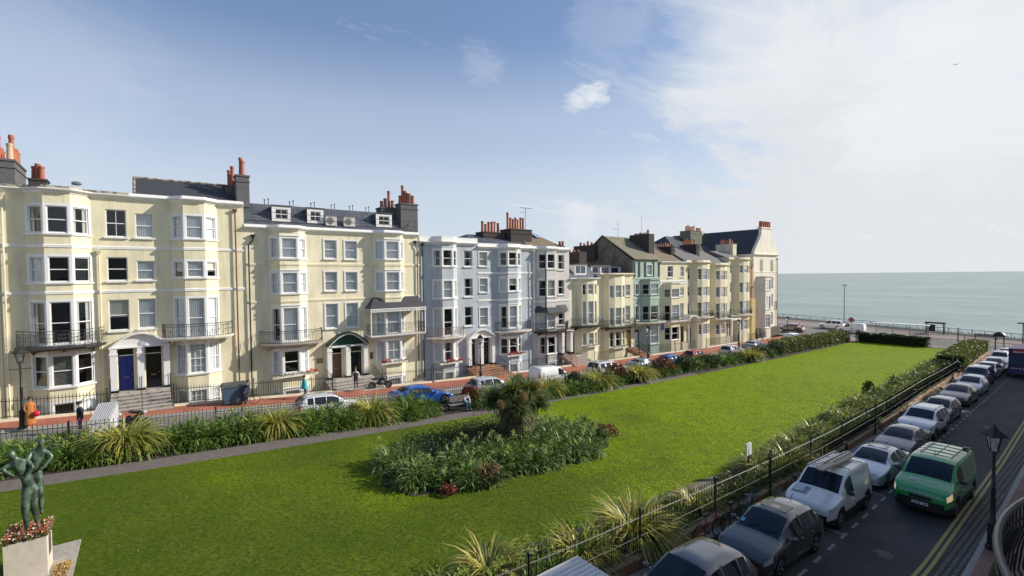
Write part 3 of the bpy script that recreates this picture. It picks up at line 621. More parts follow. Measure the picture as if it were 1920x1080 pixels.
def lawnmat():
    m = bpy.data.materials.new('lawn_grass'); m.use_nodes = True; t = m.node_tree; b = t.nodes['Principled BSDF']
    gp = nd(t, 'ShaderNodeNewGeometry')
    def nz(sc, de=6, ro=.6, st=(1, 1, 1)):
        mp = nd(t, 'ShaderNodeMapping'); mp.inputs['Scale'].default_value = st; t.links.new(gp.outputs['Position'], mp.inputs[0])
        n = nd(t, 'ShaderNodeTexNoise'); n.inputs['Scale'].default_value = sc; n.inputs['Detail'].default_value = de; n.inputs['Roughness'].default_value = ro; t.links.new(mp.outputs[0], n.inputs[0]); return n.outputs[0]
    sp_ = nd(t, 'ShaderNodeSeparateXYZ'); t.links.new(gp.outputs['Position'], sp_.inputs[0])
    sun_tint = ramp(t, mth(t, 'ADD', mth(t, 'DIVIDE', sp_.outputs[1], 60.0), mth(t, 'MULTIPLY', mth(t, 'SUBTRACT', nz(.12, 4), .5), 1.1)), [(-.0, 0.), (.62, 1.)])     # view-dependent sun brightening painted into the turf, yellower towards the sea end
    ca = mixc(t, ramp(t, nz(.35), [(.35, 0.), (.65, 1.)]), (0.088, 0.128, 0.012), (0.135, 0.172, 0.016)); cb = mixc(t, ramp(t, nz(.35), [(.35, 0.), (.65, 1.)]), (0.300, 0.430, 0.004), (0.350, 0.465, 0.006)); c = mixc(t, sun_tint, ca, cb)
    c = mixc(t, ramp(t, nz(1.6, 8, .7), [(.46, 0.), (.74, .65)]), c, (0.185, 0.165, 0.045))
    c = mixc(t, ramp(t, nz(.7, 7, .65), [(.50, 0.), (.72, .45)]), c, (0.035, 0.075, 0.012))
    c = mixc(t, ramp(t, nz(12, 6, .75, (1, .6, 1)), [(.38, .85), (.62, 0.)]), c, (0.022, 0.052, 0.006))
    t.links.new(c, b.inputs['Base Color']); b.inputs['Roughness'].default_value = .6; b.inputs['Specular IOR Level'].default_value = .04
    b.inputs['Sheen Weight'].default_value = .10; b.inputs['Sheen Roughness'].default_value = .25; b.inputs['Sheen Tint'].default_value = (.62, .98, .03, 1)
    bp = nd(t, 'ShaderNodeBump'); bp.inputs['Strength'].default_value = .9; bp.inputs['Distance'].default_value = .06
    h = mth(t, 'ADD', nz(22, 6, .85), mth(t, 'MULTIPLY', nz(5, 4, .7), 1.3)); t.links.new(h, bp.inputs['Height']); t.links.new(bp.outputs[0], b.inputs['Normal']); return m
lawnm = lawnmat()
strip('garden_soil', -31.2, -8.9, -60, 93, -0.06, soil)
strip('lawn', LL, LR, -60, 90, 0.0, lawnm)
strip('garden_path', PL, [(y, x+0.02) for y, x in LL], -60, 45, -0.012, pathm)
strip('garden_path', [(y, x-0.02) for y, x in LR], RP, -60, 34, -0.012, pathm)
# left street
strip('left_street', KL, -31.2, -60, 93, -0.10, asphl)
strip('pavement', XR+.13, [(y, x-.28) for y, x in KL], -60, 91, 0.004, brickred)
strip('kerb', [(y, x-.28) for y, x in KL], [(y, x-.10) for y, x in KL], -60, 91, 0.006, kerbm, thick=.2)
strip('gutter', [(y, x-.10) for y, x in KL], [(y, x+.28) for y, x in KL], -60, 91, -0.092, gutter)
# right street
strip('right_street', WR, KR, -60, 96, -0.10, asphalt)
strip('kerb', WR, [(y, x+.26) for y, x in WR], -60, 91, 0.0, kerbm, thick=.2)
strip('gutter_setts', [(y, x-.62) for y, x in KR], [(y, x-.02) for y, x in KR], -60, 92, -0.092, setts)
strip('kerb', [(y, x-.02) for y, x in KR], [(y, x+.14) for y, x in KR], -60, 92, 0.002, kerbm, thick=.2)
strip('pavement', [(y, x+.14) for y, x in KR], 1.0, -60, 92, 0.0, brickdull)
strip('yellow_line', [(y, x-.98) for y, x in KR], [(y, x-.88) for y, x in KR], -60, 92, -0.094, ylw)
strip('yellow_line', [(y, x-.80) for y, x in KR], [(y, x-.70) for y, x in KR], -60, 92, -0.094, ylw)
D = [(-60, -6.2), (16, -6.30), (26, -6.72), (39, -7.42), (64, -8.1), (95, -8.9)]
dash = MB(); y = 8.0
while y < 92:
    x = float(np.interp(y, [p[0] for p in D], [p[1] for p in D])); x2 = float(np.interp(y+.62, [p[0] for p in D], [p[1] for p in D]))
    dash.quad((x-.05, y, g(y)-.094), (x+.05, y, g(y)-.094), (x2+.05, y+.62, g(y+.62)-.094), (x2-.05, y+.62, g(y+.62)-.094)); y += 1.28
for y in (19.9, 25.3, 30.6, 36.3, 42.0, 47.6):    # bay divisions
    x = float(np.interp(y, [p[0] for p in D], [p[1] for p in D])); dash.quad((x-.9, y, g(y)-.0935), (x-.06, y, g(y)-.0935), (x-.06, y+.1, g(y+.1)-.0935), (x-.9, y+.1, g(y+.1)-.0935))
tag(dash.build('road_markings', wline), kind='structure')
mh = MB()
for x, y, r in ((-5.2, 19.5, .3), (-5.6, 31.5, .3), (-5.4, 22.4, .14), (-6.1, 44, .3)): mh.prism([(x+r*math.cos(2*PI*k/20), y+r*math.sin(2*PI*k/20)) for k in range(20)], g(y)-.12, g(y)-.088)
tag(mh.build('manhole_covers', mat('cast_iron_cover', (.035, .035, .035), rough=.6, var=.4, vscale=30)), kind='structure')
strip('road_patch', -6.2, -5.3, 15.0, 20.6, -.096, mat('dark_road_patch', (.03, .03, .033), rough=.8)); strip('road_patch', -5.2, -4.9, 28.5, 45, -.096, MATS['dark_road_patch']); strip('road_patch', -6.9, -6.2, 47, 51, -.096, mat('pale_road_patch', (.075, .072, .07), rough=.9, var=.3))
# seafront road, promenade, sea
PE = [(-130, 152), (-53, 122.5), (-38.4, 118.5), (-24.6, 112.8), (-11.5, 108.2), (20, 99), (80, 84)]   # promenade railing line (x, y)
pe = lambda x: float(np.interp(x, [p[0] for p in PE], [p[1] for p in PE]))
def xstrip(name, y0f, y1f, dz, m, x0=-130, x1=60, step=4):
    b = MB(); n = int((x1-x0)/step)
    for i in range(n):
        a, c = x0+(x1-x0)*i/n, x0+(x1-x0)*(i+1)/n; b.quad((a, y0f(a), -11.05+dz), (c, y0f(c), -11.05+dz), (c, y1f(c), -11.05+dz), (a, y1f(a), -11.05+dz))
    return tag(b.build(name, m), kind='structure')
xstrip('seafront_pavement', lambda x: 90.8, lambda x: 94.2, 0.03, promm, x0=-38.4, x1=1)
xstrip('seafront_road', lambda x: 90.9 if x < -38.4 else 92.6, lambda x: pe(x)-7.5, -0.075, asphl)
xstrip('promenade', lambda x: pe(x)-7.5, lambda x: pe(x)+.4, 0.03, promm)
xstrip('road_line', lambda x: pe(x)-13.6, lambda x: pe(x)-13.45, -0.068, wline)
xstrip('cliff', lambda x: pe(x)+.4, lambda x: pe(x)+8, -0.3, soil)
def seamat():
    m = bpy.data.materials.new('sea_water'); m.use_nodes = True; t = m.node_tree; b = t.nodes['Principled BSDF']
    gp = nd(t, 'ShaderNodeNewGeometry')
    def nz(sc, st, de=6, ro=.6, rot=-.35):
        mp = nd(t, 'ShaderNodeMapping'); mp.inputs['Rotation'].default_value = (0, 0, rot); mp.inputs['Scale'].default_value = st; t.links.new(gp.outputs['Position'], mp.inputs[0])
        n = nd(t, 'ShaderNodeTexNoise'); n.inputs['Scale'].default_value = sc; n.inputs['Detail'].default_value = de; n.inputs['Roughness'].default_value = ro; t.links.new(mp.outputs[0], n.inputs[0]); return n.outputs[0]
    c = mixc(t, ramp(t, nz(.02, (.35, 1, 1)), [(.35, 0.), (.65, 1.)]), (0.20, 0.275, 0.25), (0.30, 0.37, 0.335))
    c = mixc(t, ramp(t, nz(.09, (.16, 1, 1), 9, .72, -.1), [(.50, 0.), (.66, .75)]), c, (0.10, 0.17, 0.16)); c = mixc(t, ramp(t, nz(.05, (.14, 1, 1), 9, .75, .05), [(.60, 0.), (.75, .5)]), c, (0.45, .5, .46))
    t.links.new(c, b.inputs['Base Color']); b.inputs['Roughness'].default_value = .32; b.inputs['IOR'].default_value = 1.33
    bp = nd(t, 'ShaderNodeBump'); bp.inputs['Strength'].default_value = 1.0; bp.inputs['Distance'].default_value = .5
    h = mth(t, 'ADD', nz(.22, (.3, 1, 1), 8, .65), mth(t, 'MULTIPLY', nz(.05, (.25, 1, 1), 6, .6, -.2), 2.2)); t.links.new(h, bp.inputs['Height']); t.links.new(bp.outputs[0], b.inputs['Normal']); return m
sea = MB(); sea.quad((-40000, 112, -29), (40000, 112, -29), (40000, 40000, -29), (-40000, 40000, -29)); sea.quad((-40000, 30, -29), (-300, 30, -29), (-300, 112, -29), (-40000, 112, -29)); tag(sea.build('sea', seamat()), kind='structure')
# ================================================================== THE TERRACE
strip('lightwell_floor', XW-.5, XR-.12, -20, 92, -2.35, stone)
R4 = lambda a, b, c, d, e=None, **k: [dict(z=z, **k) for z in (a, b, c, d)+((e,) if e else ())]
# --- house further left, mostly outside the picture
hz = house('terraced_house', 'cream terraced house cut off by the left edge of the photo', -15.0, -6.72, 5.8, cream, bays=[dict(y=(-13.6, -10.4), f=(-12.7, -11.3), rows=R4((2.9, 4.5), (0, 1.5), (-3.8, -1.26), (-6.4, -4.5)))], strings=(2.15, -.7), corn_m=stain)
chimney(hz, -46.0, -42.4, -9.0, -6.1, 5.55, 7.4, chimren, potrow(-45.7, -42.9, -6.4, -6.4, 5, [1.0, 1.1, 1.05, 1.75, 1.1])+potrow(-45.7, -42.9, -7.1, -7.1, 5, [1.0, 1.1, 1.75, 1.1, 1.0]))
# --- A
A = house('terraced_house', 'cream house with a blue front door and scrolled iron balcony, leftmost whole house', -6.7, -.6, 5.8, cream,
    bays=[dict(y=(-5.55, -2.55), f=(-4.68, -3.44), d=.82, rows=[dict(z=(2.93, 4.58), cur=['drape', 'dark', 'drape']), dict(z=(-.06, 1.5), cur=['net', 'dark', 'dark']), dict(z=(-3.85, -1.26), cur=['drape', 'dark', 'drape']), dict(z=(-6.47, -4.54), cur=['dark', 'slat', 'dark']), dict(z=(-9.1, -7.5), cur=['net', 'dark', 'net'])])],
    wins=[dict(y=(-1.84, -.78), z=(2.85, 4.65), cur='dark', bars=(2, 1)), dict(y=(-1.84, -.78), z=(-.03, 1.54), cur='dark'), dict(y=(-1.84, -.78), z=(-3.3, -1.26), cur='blind')],
    strings=(2.15, -.7), corn_m=stain, parapet=0.0, holes=[(-1.45, -.65, -7.34, -4.46)])
balcony(A, cant(-6.15, -5.0, -2.9, -2.05, 1.75), -3.98, 1.0, style='ornate', m=ironw, sm=ironw)
pipe(A, XW+.12, -2.22, -8.6, 1.7, cream2, jog=0)
pipe(A, XW+.12, -6.5, -8.6, 5.0, cream2)
chimney(A, -47.2, -46.0, -6.0, -5.1, 5.6, 6.9, chimdark, potrow(-47, -46.2, -5.9, -5.25, 3, [.95, 1.1, .9]))
f = Fr((XW, -6.7), (XW, 0)); sd = MB(); sd.lathe((-42.5, -3.5, 5.8), [(.03, 0), (.03, .5)], 6); sd.tube([(-42.5, -3.5, 6.3), (-42.2, -3.3, 6.32)], .02); sd.ball((-42.15, -3.25, 6.32), .28, n=8, sq=(.4, 1, .5)); sd.build('satellite_dish', galv, A)
# --- B
B = house('terraced_house', 'cream house with a black front door, slate roof and red-brown drainpipe', -.6, 6.1, 5.78, cream,
    bays=[dict(y=(1.62, 4.38), f=(2.3, 3.54), d=.8, rows=[dict(z=(2.87, 4.43), cur='net'), dict(z=(.17, 1.28), cur=['blind', 'net', 'blind']), dict(z=(-4.05, -1.28), cur='net'), dict(z=(-6.53, -4.48), cur='net', bars=(3, 2)), dict(z=(-9.3, -7.75), cur='net', bars=(3, 2))])],
    wins=wcol((-.32, .66), [(2.85, 4.47), (.02, 1.31), (-3.24, -1.24)], cur='net'), strings=(2.15, -.7), holes=[(.0, .86, -7.34, -4.46)])
balcony(B, bow(.95, 5.2, 1.65), -3.98, .95, style='deco', m=ironw, sm=trim)
pipe(B, XW+.14, 5.52, -8.8, 4.9, rustp)
portico(A, -1.85, 1.33, -7.32, -4.46, -3.55, [(-1.42, -.62, -5.02, doorblue), (.0, .84, -5.02, doorblack)])
steps(A, -1.9, 1.36, -7.32, rails=(-1.85, -.25, 1.3))
rb = MB(); rb.add([(XW-.5, -.3, 5.8), (XW-.5, 5.6, 5.8), (-44.2, 5.6, 7.35), (-44.2, -.3, 7.35), (-48, 5.6, 5.7), (-48, -.3, 5.7)], [(0, 1, 2, 3), (3, 2, 4, 5), (1, 4, 2), (0, 3, 5)]); rb.build('slate_roof', slated, B)
g1 = MB(); g1.tube([(-44.2, -.3, 7.4), (-44.2, 5.6, 7.4)], .09, 6); g1.tube([(XW-.5, -.33, 5.85), (-44.2, -.33, 7.4)], .08, 6); g1.build('ridge_tiles', stain, B)
chimney(B, -44.3, -42.8, 5.25, 6.2, 5.6, 7.1, chimren, [(-43.9, 5.6, 1.35), (-43.3, 5.55, .9), (-43.0, 5.7, 1.5)])
chimney(B, -42.6, -41.5, 5.75, 6.62, 5.5, 7.75, chimren, [(-42.35, 6.2, 1.45), (-42.0, 6.25, 1.05), (-41.75, 6.2, 1.1)], cap=True)
# --- hotel (two bays, one front)
H = house('hotel', 'cream hotel with mansard dormers, green arched doorway and canopied balcony', 6.1, 20.45, 4.15, cream2,
    bays=[dict(y=(7.75, 10.5), f=(8.36, 9.72), d=.8, head=True, rows=[dict(z=(1.6, 3.12), cur='net'), dict(z=(-1.12, .46), cur='net'), dict(z=(-4.85, -2.27), cur=['drape', 'net', 'net']), dict(z=(-7.32, -5.6), cur=['net', 'dark', 'net']), dict(z=(-10.2, -8.7), cur='net')]),
          dict(y=(16.1, 18.9), f=(16.75, 18.2), d=.8, head=True, rows=[dict(z=(1.62, 3.16), cur='net'), dict(z=(-1.13, .47), cur='net'), dict(z=(-4.9, -2.95), cur='net'), dict(z=(-7.3, -5.55), cur='net', bars=(2, 1)), dict(z=(-10.4, -8.9), cur='net')])],
    wins=wcol((11.9, 12.9), [(1.62, 3.14), (-1.03, .52), (-4.15, -2.13)], cur='net', sur=True)+wcol((13.58, 14.6), [(1.6, 3.12), (-1.05, .5), (-4.17, -2.13)], cur='net', sur=True),
    strings=(1.12, -1.75), string_m=cream2, holes=[(12.2, 13.15, -8.36, -5.66), (13.9, 14.85, -8.36, -5.66)], cat='hotel')
balcony(H, bow(6.95, 11.55, 1.55), -5.0, 1.0, style='belly', sm=stone)
pipe(H, XW+.14, 6.35, -9.0, 3.1, iron, jog=.3); pipe(H, XW+.12, 20.2, -9.4, 3.1, iron, jog=-.2)
portico(H, 11.85, 15.25, -8.36, -5.66, -4.62, [(12.2, 13.15, -6.35, doorbrown), (13.9, 14.85, -6.35, doorblack)], style='fan')
steps(H, 11.7, 15.6, -8.36, rails=(11.7, 15.55), splay=.15)
def plaque(root, y0, y1, z0, z1, m, name='wall_plaque', lines=3):
    p = MB(); p.box(XW+.003, XW+.04, y0, y1, z0, z1); o = p.build(name, m, root); OFF[o] = OFF[root]
    return o
plaque(H, 11.1, 11.6, -6.95, -6.55, brass); plaque(H, 15.55, 15.85, -7.1, -6.5, mat('bronze_plaque', (.16, .10, .06), rough=.5))
balcony(H, [(XW+.01, 15.35), (XW+1.2, 15.35), (XW+1.2, 20.3), (XW+.01, 20.3)], -5.0, .98, style='deco', brackets=False, sm=white)
cn = MB(); X1 = XW+1.32; z0, z1 = -2.65, -1.72
cn.add([(X1, 15.2, z0), (X1, 20.45, z0), (XW, 20.45, z0), (XW, 15.2, z0), (XW+.35, 15.9, z1), (XW+.35, 20.0, z1), (XW, 20.0, z1), (XW, 15.9, z1)], [(0, 1, 5, 4), (1, 2, 6, 5), (3, 0, 4, 7), (4, 5, 6, 7), (0, 3, 2, 1)])
cno = cn.build('canopy', mat('dark_grey_canopy', (.055, .055, .06), rough=.6, var=.2), H); OFF[cno] = OFF[H]
vl = MB(); 
for i in range(34):
    y = 15.22+i*.1545; vl.box(X1-.03, X1, y, y+.085, z0-.26, z0-.004)
vl.box(X1-.035, X1+.005, 15.2, 20.45, z0-.06, z0-.005); vl.box(X1-.035, X1+.005, 15.2, 20.45, z0-.30, z0-.26)
for x in (XW+.3, XW+.6, XW+.9): vl.box(x, x+.08, 15.2, 15.23, z0-.28, z0-.004)
for y in (15.28, 19.0, 20.35): vl.box(X1-.14, X1-.06, y-.04, y+.04, -5.0, z0-.004)
vl.build('valance', white, cno)
# mansard with dormers
ms_ = MB(); ms_.add([(-41.35, 6.2, 4.1), (-41.35, 20.3, 4.1), (-43.4, 20.3, 6.05), (-43.4, 6.2, 6.05), (-50, 20.3, 6.1), (-50, 6.2, 6.1), (-50.9, 6.2, 4.1), (-50.9, 20.3, 4.1)], [(0, 1, 2, 3), (3, 2, 4, 5), (5, 4, 7, 6), (0, 3, 5, 6), (1, 7, 4, 2)]); ms_.build('mansard_roof', slate, H)
for i, (a, b) in enumerate([(8.2, 9.6), (10.85, 12.15), (16.7, 18.2)]):
    d = MB(); x0 = -41.85; zb_, zt = 4.6, 5.72
    wall_panel(d, Fr((x0, a), (x0, b)), 0, b-a, zb_-.5, zt, [(.22, b-a-.22, zb_+.12, zt-.16)], depth=.1, mw=1)
    d.quad((x0, a, zt), (x0, b, zt), (-43.6, b, zt+.05), (-43.6, a, zt+.05), 0); d.add([(x0, a, zb_-.5), (x0, a, zt), (-43.6, a, zt+.05), (-43.6, a, zb_-.5)], [(0, 1, 2, 3)], 0); d.add([(x0, b, zb_-.5), (x0, b, zt), (-43.6, b, zt+.05), (-43.6, b, zb_-.5)], [(3, 2, 1, 0)], 0); d.box(x0-.05, x0+.08, a-.08, b+.08, zt+.055, zt+.13, 0)
    do = d.build('dormer', [slated, white], H); OFF[do] = OFF[H]
    F = Fr((x0, a), (x0, b)); window(do, F, .22, b-a-.22, zb_+.12, zt-.16, 'blind' if i == 1 else 'net', (2, 1), depth=.1, sill=False, name='dormer_window') if False else window(H, F, .22, b-a-.22, zb_+.12, zt-.16, 'dark', (2, 1), depth=.1, sill=False, name='dormer_window')
for a, b in [(12.25, 13.15), (13.75, 14.7)]:
    ac = empty('air_conditioner', (-41.6, (a+b)/2, 4.3), 'white air conditioning unit on the hotel roof, %s' % ('nearer the middle dormer' if a < 13 else 'nearer the right dormer'), 'air conditioner', 'air conditioners on the hotel roof')
    q = MB(); q.box(-41.95, -41.55, a, b, 4.42, 5.22); q.box(-41.9, -41.8, a+.1, a+.2, 4.15, 4.417); q.box(-41.9, -41.8, b-.2, b-.1, 4.15, 4.417); q.build('casing', mat('ac_casing', (.55, .53, .48), rough=.5), ac)
    q = MB(); q.lathe((-41.548, a+.36, 4.82), [(.3, 0), (.3, .012), (.05, .02)], 20, axis='x'); q.build('fan_grille', mat('ac_grille', (.18, .17, .15), rough=.6), ac)
for i, y in enumerate([8.0, 9.9, 11.6, 13.3, 14.9, 16.4, 17.6]):
    q = MB()
    for dy in (0, .28): q.tube([(-43.5, y+dy, 6.0), (-43.5, y+dy, 6.38+.1*(dy > 0))], .03, 6); q.lathe((-43.5, y+dy, 6.36+.1*(dy > 0)), [(.03, 0), (.09, .08), (.02, .1)], 8)
    q.build('roof_vent', ironw, H)
gr = MB(); ys = [6.3+i*(14.0/9) for i in range(10)]
gr.tube([(-41.25, y, 5.15) for y in ys], .018, 4); gr.tube([(-41.25, y, 4.7) for y in ys], .014, 4)
for y in ys: gr.tube([(-41.25, y, 4.1), (-41.25, y, 5.15)], .018, 4)
gr.tube([(-41.25, 19.2, 4.15), (-41.8, 19.9, 5.1)], .03, 5); gr.build('guard_rail', ironw, H)
chimney(H, -44.4, -43.1, 17.75, 19.3, 5.6, 6.45, chimren, potrow(-44, -43.3, 17.95, 19.1, 4, [.65, .9, 1.6, .7]))
chimney(H, -43.0, -41.75, 19.05, 20.75, 3.9, 6.75, chimren, potrow(-42.7, -42.0, 19.3, 20.5, 6, [.8, 1.75, 1.25, 1.05, 1.0, .8]))
# --- E, F pale blue pair
E_ = house('terraced_house', 'pale blue house with raised white parapet beside the hotel', 20.45, 26.9, 3.85, bluew,
    bays=[dict(y=(21.75, 24.5), f=(22.4, 23.62), d=.8, rows=[dict(z=(1.03, 2.55), cur=['drape', 'dark', 'dark']), dict(z=(-2.0, -.36), cur='net'), dict(z=(-5.6, -3.02), cur=['net', 'dark', 'net']), dict(z=(-8.0, -6.22), cur=['net', 'drape', 'net']), dict(z=(-10.8, -9.1), cur='net')])],
    wins=wcol((25.3, 26.3), [(1.02, 2.6), (-1.97, -.17), (-4.9, -2.99)], cur='drape'), strings=(), cornice=.75, holes=[(25.75, 26.55, -9.0, -6.2)])
balcony(E_, cant(21.0, 22.0, 24.2, 25.2, 1.6), -5.7, .95, style='ornate', m=mat('rusty_iron', (.20, .15, .12), rough=.7), sm=trim)
pipe(E_, XW+.12, 20.75, -9.4, 2.9, iron)
F_ = house('terraced_house', 'powder blue house with red geranium window boxes, right of the blue pair', 26.9, 34.1, 3.4, bluew2,
    bays=[dict(y=(29.5, 32.5), f=(30.15, 31.42), d=.8, head=True, rows=[dict(z=(1.12, 2.5), cur='dark'), dict(z=(-1.55, -.22), cur=['net', 'blind', 'net']), dict(z=(-5.4, -3.12), cur=['drape', 'net', 'net']), dict(z=(-8.15, -6.5), cur='dark'), dict(z=(-11.0, -9.25), cur='net')])],
    wins=wcol((27.1, 28.1), [(1.06, 2.48), (-1.6, -.19), (-4.98, -3.18)], sur=True), strings=(.35, -2.45), cornice=.6, holes=[(27.35, 28.2, -9.0, -6.2)])
balcony(F_, bow(29.0, 33.3, 1.5), -5.72, .95, style='bars')
portico(E_, 25.45, 28.65, -9.0, -6.2, -5.4, [(25.8, 26.5, -6.75, doorblack), (27.4, 28.2, -6.75, doorblack)])
steps(E_, 25.3, 28.8, -9.0, steptile, rails=(25.35, 28.75), splay=.35)
rf = MB(); rf.add([(XW-.4, 25.8, 3.42), (XW-.4, 34.0, 3.3), (-44.6, 33.6, 4.6), (-44.6, 28.0, 4.6), (-50, 34, 3.4), (-50, 25.8, 3.4)], [(0, 1, 2, 3), (0, 3, 5), (3, 2, 4, 5), (1, 4, 2)]); rf.build('slate_roof', slate, F_)
chimney(F_, -44.9, -43.4, 29.3, 32.2, 3.4, 4.75, chimdark, potrow(-44.2, -44.2, 29.5, 32.0, 6, [1.2, .9, 1.15, 1.2, 1.25, 1.1]))
chimney(F_, -44.6, -42.6, 32.4, 35.4, 3.3, 5.15, chimdark, potrow(-43.7, -43.7, 32.6, 35.2, 7, [1.9, 1.35, 1.2, 1.4, 1.2, 1.45, 1.4]))
an = MB(); an.tube([(-43.6, 35.3, 5), (-43.6, 35.3, 7.9)], .03, 5); an.tube([(-43.6, 34.5, 7.85), (-43.6, 36.3, 7.85)], .022, 4); an.tube([(-43.6, 34.6, 7.3), (-43.6, 35.3, 7.3)], .018, 4)
for k in range(8): an.tube([(-43.85, 34.55+k*.24, 7.85), (-43.35, 34.55+k*.24, 7.85)], .012, 3)
an.build('antenna', galv, F_)
# --- G
G_ = house('terraced_house', 'pinkish white house with dark canopy over its balcony and brown tiled roof', 34.1, 39.7, 3.3, pinkw,
    bays=[dict(y=(34.8, 37.5), f=(35.5, 36.85), d=.8, head=True, rows=[dict(z=(.8, 2.42), cur='dark'), dict(z=(-2.3, -.48), cur=['dark', 'blind', 'dark']), dict(z=(-5.8, -4.15), cur=['net', 'net', 'net']), dict(z=(-8.7, -6.8), cur=['drape', 'dark', 'dark']), dict(z=(-11.4, -9.8), cur='net')])],
    wins=wcol((37.95, 38.9), [(.7, 2.4), (-2.16, -.49), (-5.7, -4.3)], cur='drape'), strings=(-2.85,), cornice=.5, holes=[(38.2, 39.2, -9.0, -6.4)])
balcony(G_, cant(34.2, 35.2, 37.6, 39.5, 1.5), -6.15, .95, style='deco', m=ironw, sm=ironw)
cg = MB(); P0 = [(XW, 34.2), (XW+1.5, 35.1), (XW+1.5, 37.8), (XW, 39.6)]; P1 = [(XW, 34.6), (XW+.6, 35.5), (XW+.6, 37.4), (XW, 39.1)]
cg.add([(x, y, -4.05) for x, y in P0]+[(x, y, -3.35) for x, y in P1], [(0, 1, 5, 4), (1, 2, 6, 5), (2, 3, 7, 6), (4, 5, 6, 7), (3, 2, 1, 0)]); cg.build('canopy', MATS['dark_grey_canopy'], G_)
rg = MB(); rg.add([(XW-.3, 34.1, 3.2), (XW-.3, 39.5, 3.2), (-46, 37.4, 5.6), (-46, 34.1, 5.6), (-50.8, 39.5, 3.2), (-50.8, 34.1, 3.2)], [(0, 1, 2, 3), (1, 4, 2), (3, 2, 4, 5), (0, 3, 5)]); rg.build('tiled_roof', rooftile, G_)
sk = MB(); sk.hexa([(-43.6, 36.9, 4.53), (-43.6, 37.7, 4.53), (-44.4, 37.7, 4.93), (-44.4, 36.9, 4.93), (-43.65, 36.9, 4.62), (-43.65, 37.7, 4.62), (-44.45, 37.7, 5.02), (-44.45, 36.9, 5.02)]); sk.build('skylight', mat('skylight_glass', (.3, .38, .45), rough=.1), G_)
pipe(G_, XW+.85, 35.25, -10.0, 2.6, iron, hopper=False); pipe(G_, XW+.12, 34.2, -6, 2.6, white)
chimney(G_, -42.2, -41.6, 39.0, 39.6, 3.2, 3.5, chimren, [(-42, 39.15, .55), (-41.8, 39.45, .55)], cap=False)
steps(G_, 37.9, 39.55, -9.0, mat('pink_steps', (.45, .32, .27), rough=.8, var=.3, vscale=5), rails=(37.9,), splay=.2)
portico(G_, 37.85, 39.55, -9.0, -6.45, -6.3, [(38.25, 39.15, -7.0, doorbrown)], style='flat', cols=[0, 1.34], proj=.7)
# --- H low cream, mansard dormer
H2 = house('terraced_house', 'low cream house with one white dormer, between the pinkish house and the wide cream one', 39.7, 44.95, -1.2+.75, cream2,
    bays=[dict(y=(40.9, 44.1), curved=True, d=.8, n=5, band=False, segs=(1, 2, 3), rows=[dict(z=(-2.3, -1.04), sill=False), dict(z=(-5.8, -3.1), cur='net', sill=False), dict(z=(-8.3, -6.9), cur='net')])], strings=(), cornice=.12, holes=[(39.85, 40.6, -9.4, -6.8)])
balcony(H2, bow(39.95, 44.75, 1.5), -5.95, .9, style='bars', m=galv, sm=ironw)
door(H2, Fr((XW, 39.7), (XW, 44.9)), .15, .9, -9.4, -7.2, -6.8, doorbrown)
mh = MB(); mh.add([(-41.1, 39.7, -.45), (-41.1, 44.9, -.45), (-43.2, 44.9, 1.4), (-43.2, 39.7, 1.4), (-49, 44.9, 1.5), (-49, 39.7, 1.5)], [(0, 1, 2, 3), (3, 2, 4, 5)]); mh.build('mansard_roof', slate, H2)
dm = MB(); dm.box(-43.4, -41.7, 41.3, 43.3, .05, 1.3, 0); dm.box(-43.4, -41.6, 41.2, 43.4, 1.303, 1.42, 1); dmo = dm.build('dormer', [white, lead], H2); OFF[dmo] = OFF[H2]
dw = MB(); dw.box(-41.696, -41.67, 41.5, 42.2, .3, 1.15); dw.box(-41.696, -41.67, 42.35, 43.1, .3, 1.15); dw.build('pane', mat('dormer_pane', (.12, .14, .16), rough=.08), dmo)
chimney(H2, -46.4, -43.2, 43.6, 44.9, 0, 3.0, chimdark, potrow(-45.9, -43.6, 44.2, 44.2, 3, [.3, .35, .3]), cap=False)
steps(H2, 39.85, 41.0, -9.3, rails=(), splay=.2)
# --- I
I_ = house('terraced_house', 'wide cream house with bowed front and low attic windows behind its parapet', 44.95, 51.35, .25, cream2,
    bays=[dict(y=(45.6, 49.3), curved=True, d=.85, n=5, band=False, segs=(1, 2, 3), rows=[dict(z=(-2.85, -1.3), sill=False, cur='net'), dict(z=(-6.3, -4.1), sill=False, cur='net'), dict(z=(-9.0, -7.1), cur='drape')])],
    wins=wcol((49.8, 50.75), [(-2.75, -1.25), (-6.0, -4.0)], cur='net'), strings=(), cornice=.35, tm=cream2, holes=[(49.95, 50.9, -9.55, -7.2)])
balcony(I_, bow(45.0, 51.1, 1.5), -6.5, .9, style='bars', m=ironw, sm=ironw)
door(I_, Fr((XW, 44.95), (XW, 51.3)), 5.02, 5.93, -9.5, -7.6, -7.2, mat('yellow_door', (.55, .42, .06), rough=.4))
at = MB(); at.box(-46, -42.9, 45.2, 51.2, .2, 1.15, 0)
for i, y in enumerate((45.4, 47.3, 49.2)): at.box(-42.897, -42.85, y, y+1.3, .35, 1.0, 1)
for y in (45.3, 47.0, 48.8, 50.6): at.box(-42.895, -42.8, y, y+.22, .25, 1.1, 2)
at.box(-46, -42.7, 45.1, 51.25, 1.153, 1.3, 3); at.build('attic', [white, mat('attic_glass', (.03, .03, .07), rough=.1), white, lead], I_)
pipe(I_, XW+.12, 49.5, -9.8, .0, iron)
steps(I_, 49.8, 51.1, -9.5, steptile, rails=(49.8, 51.1), splay=.3)
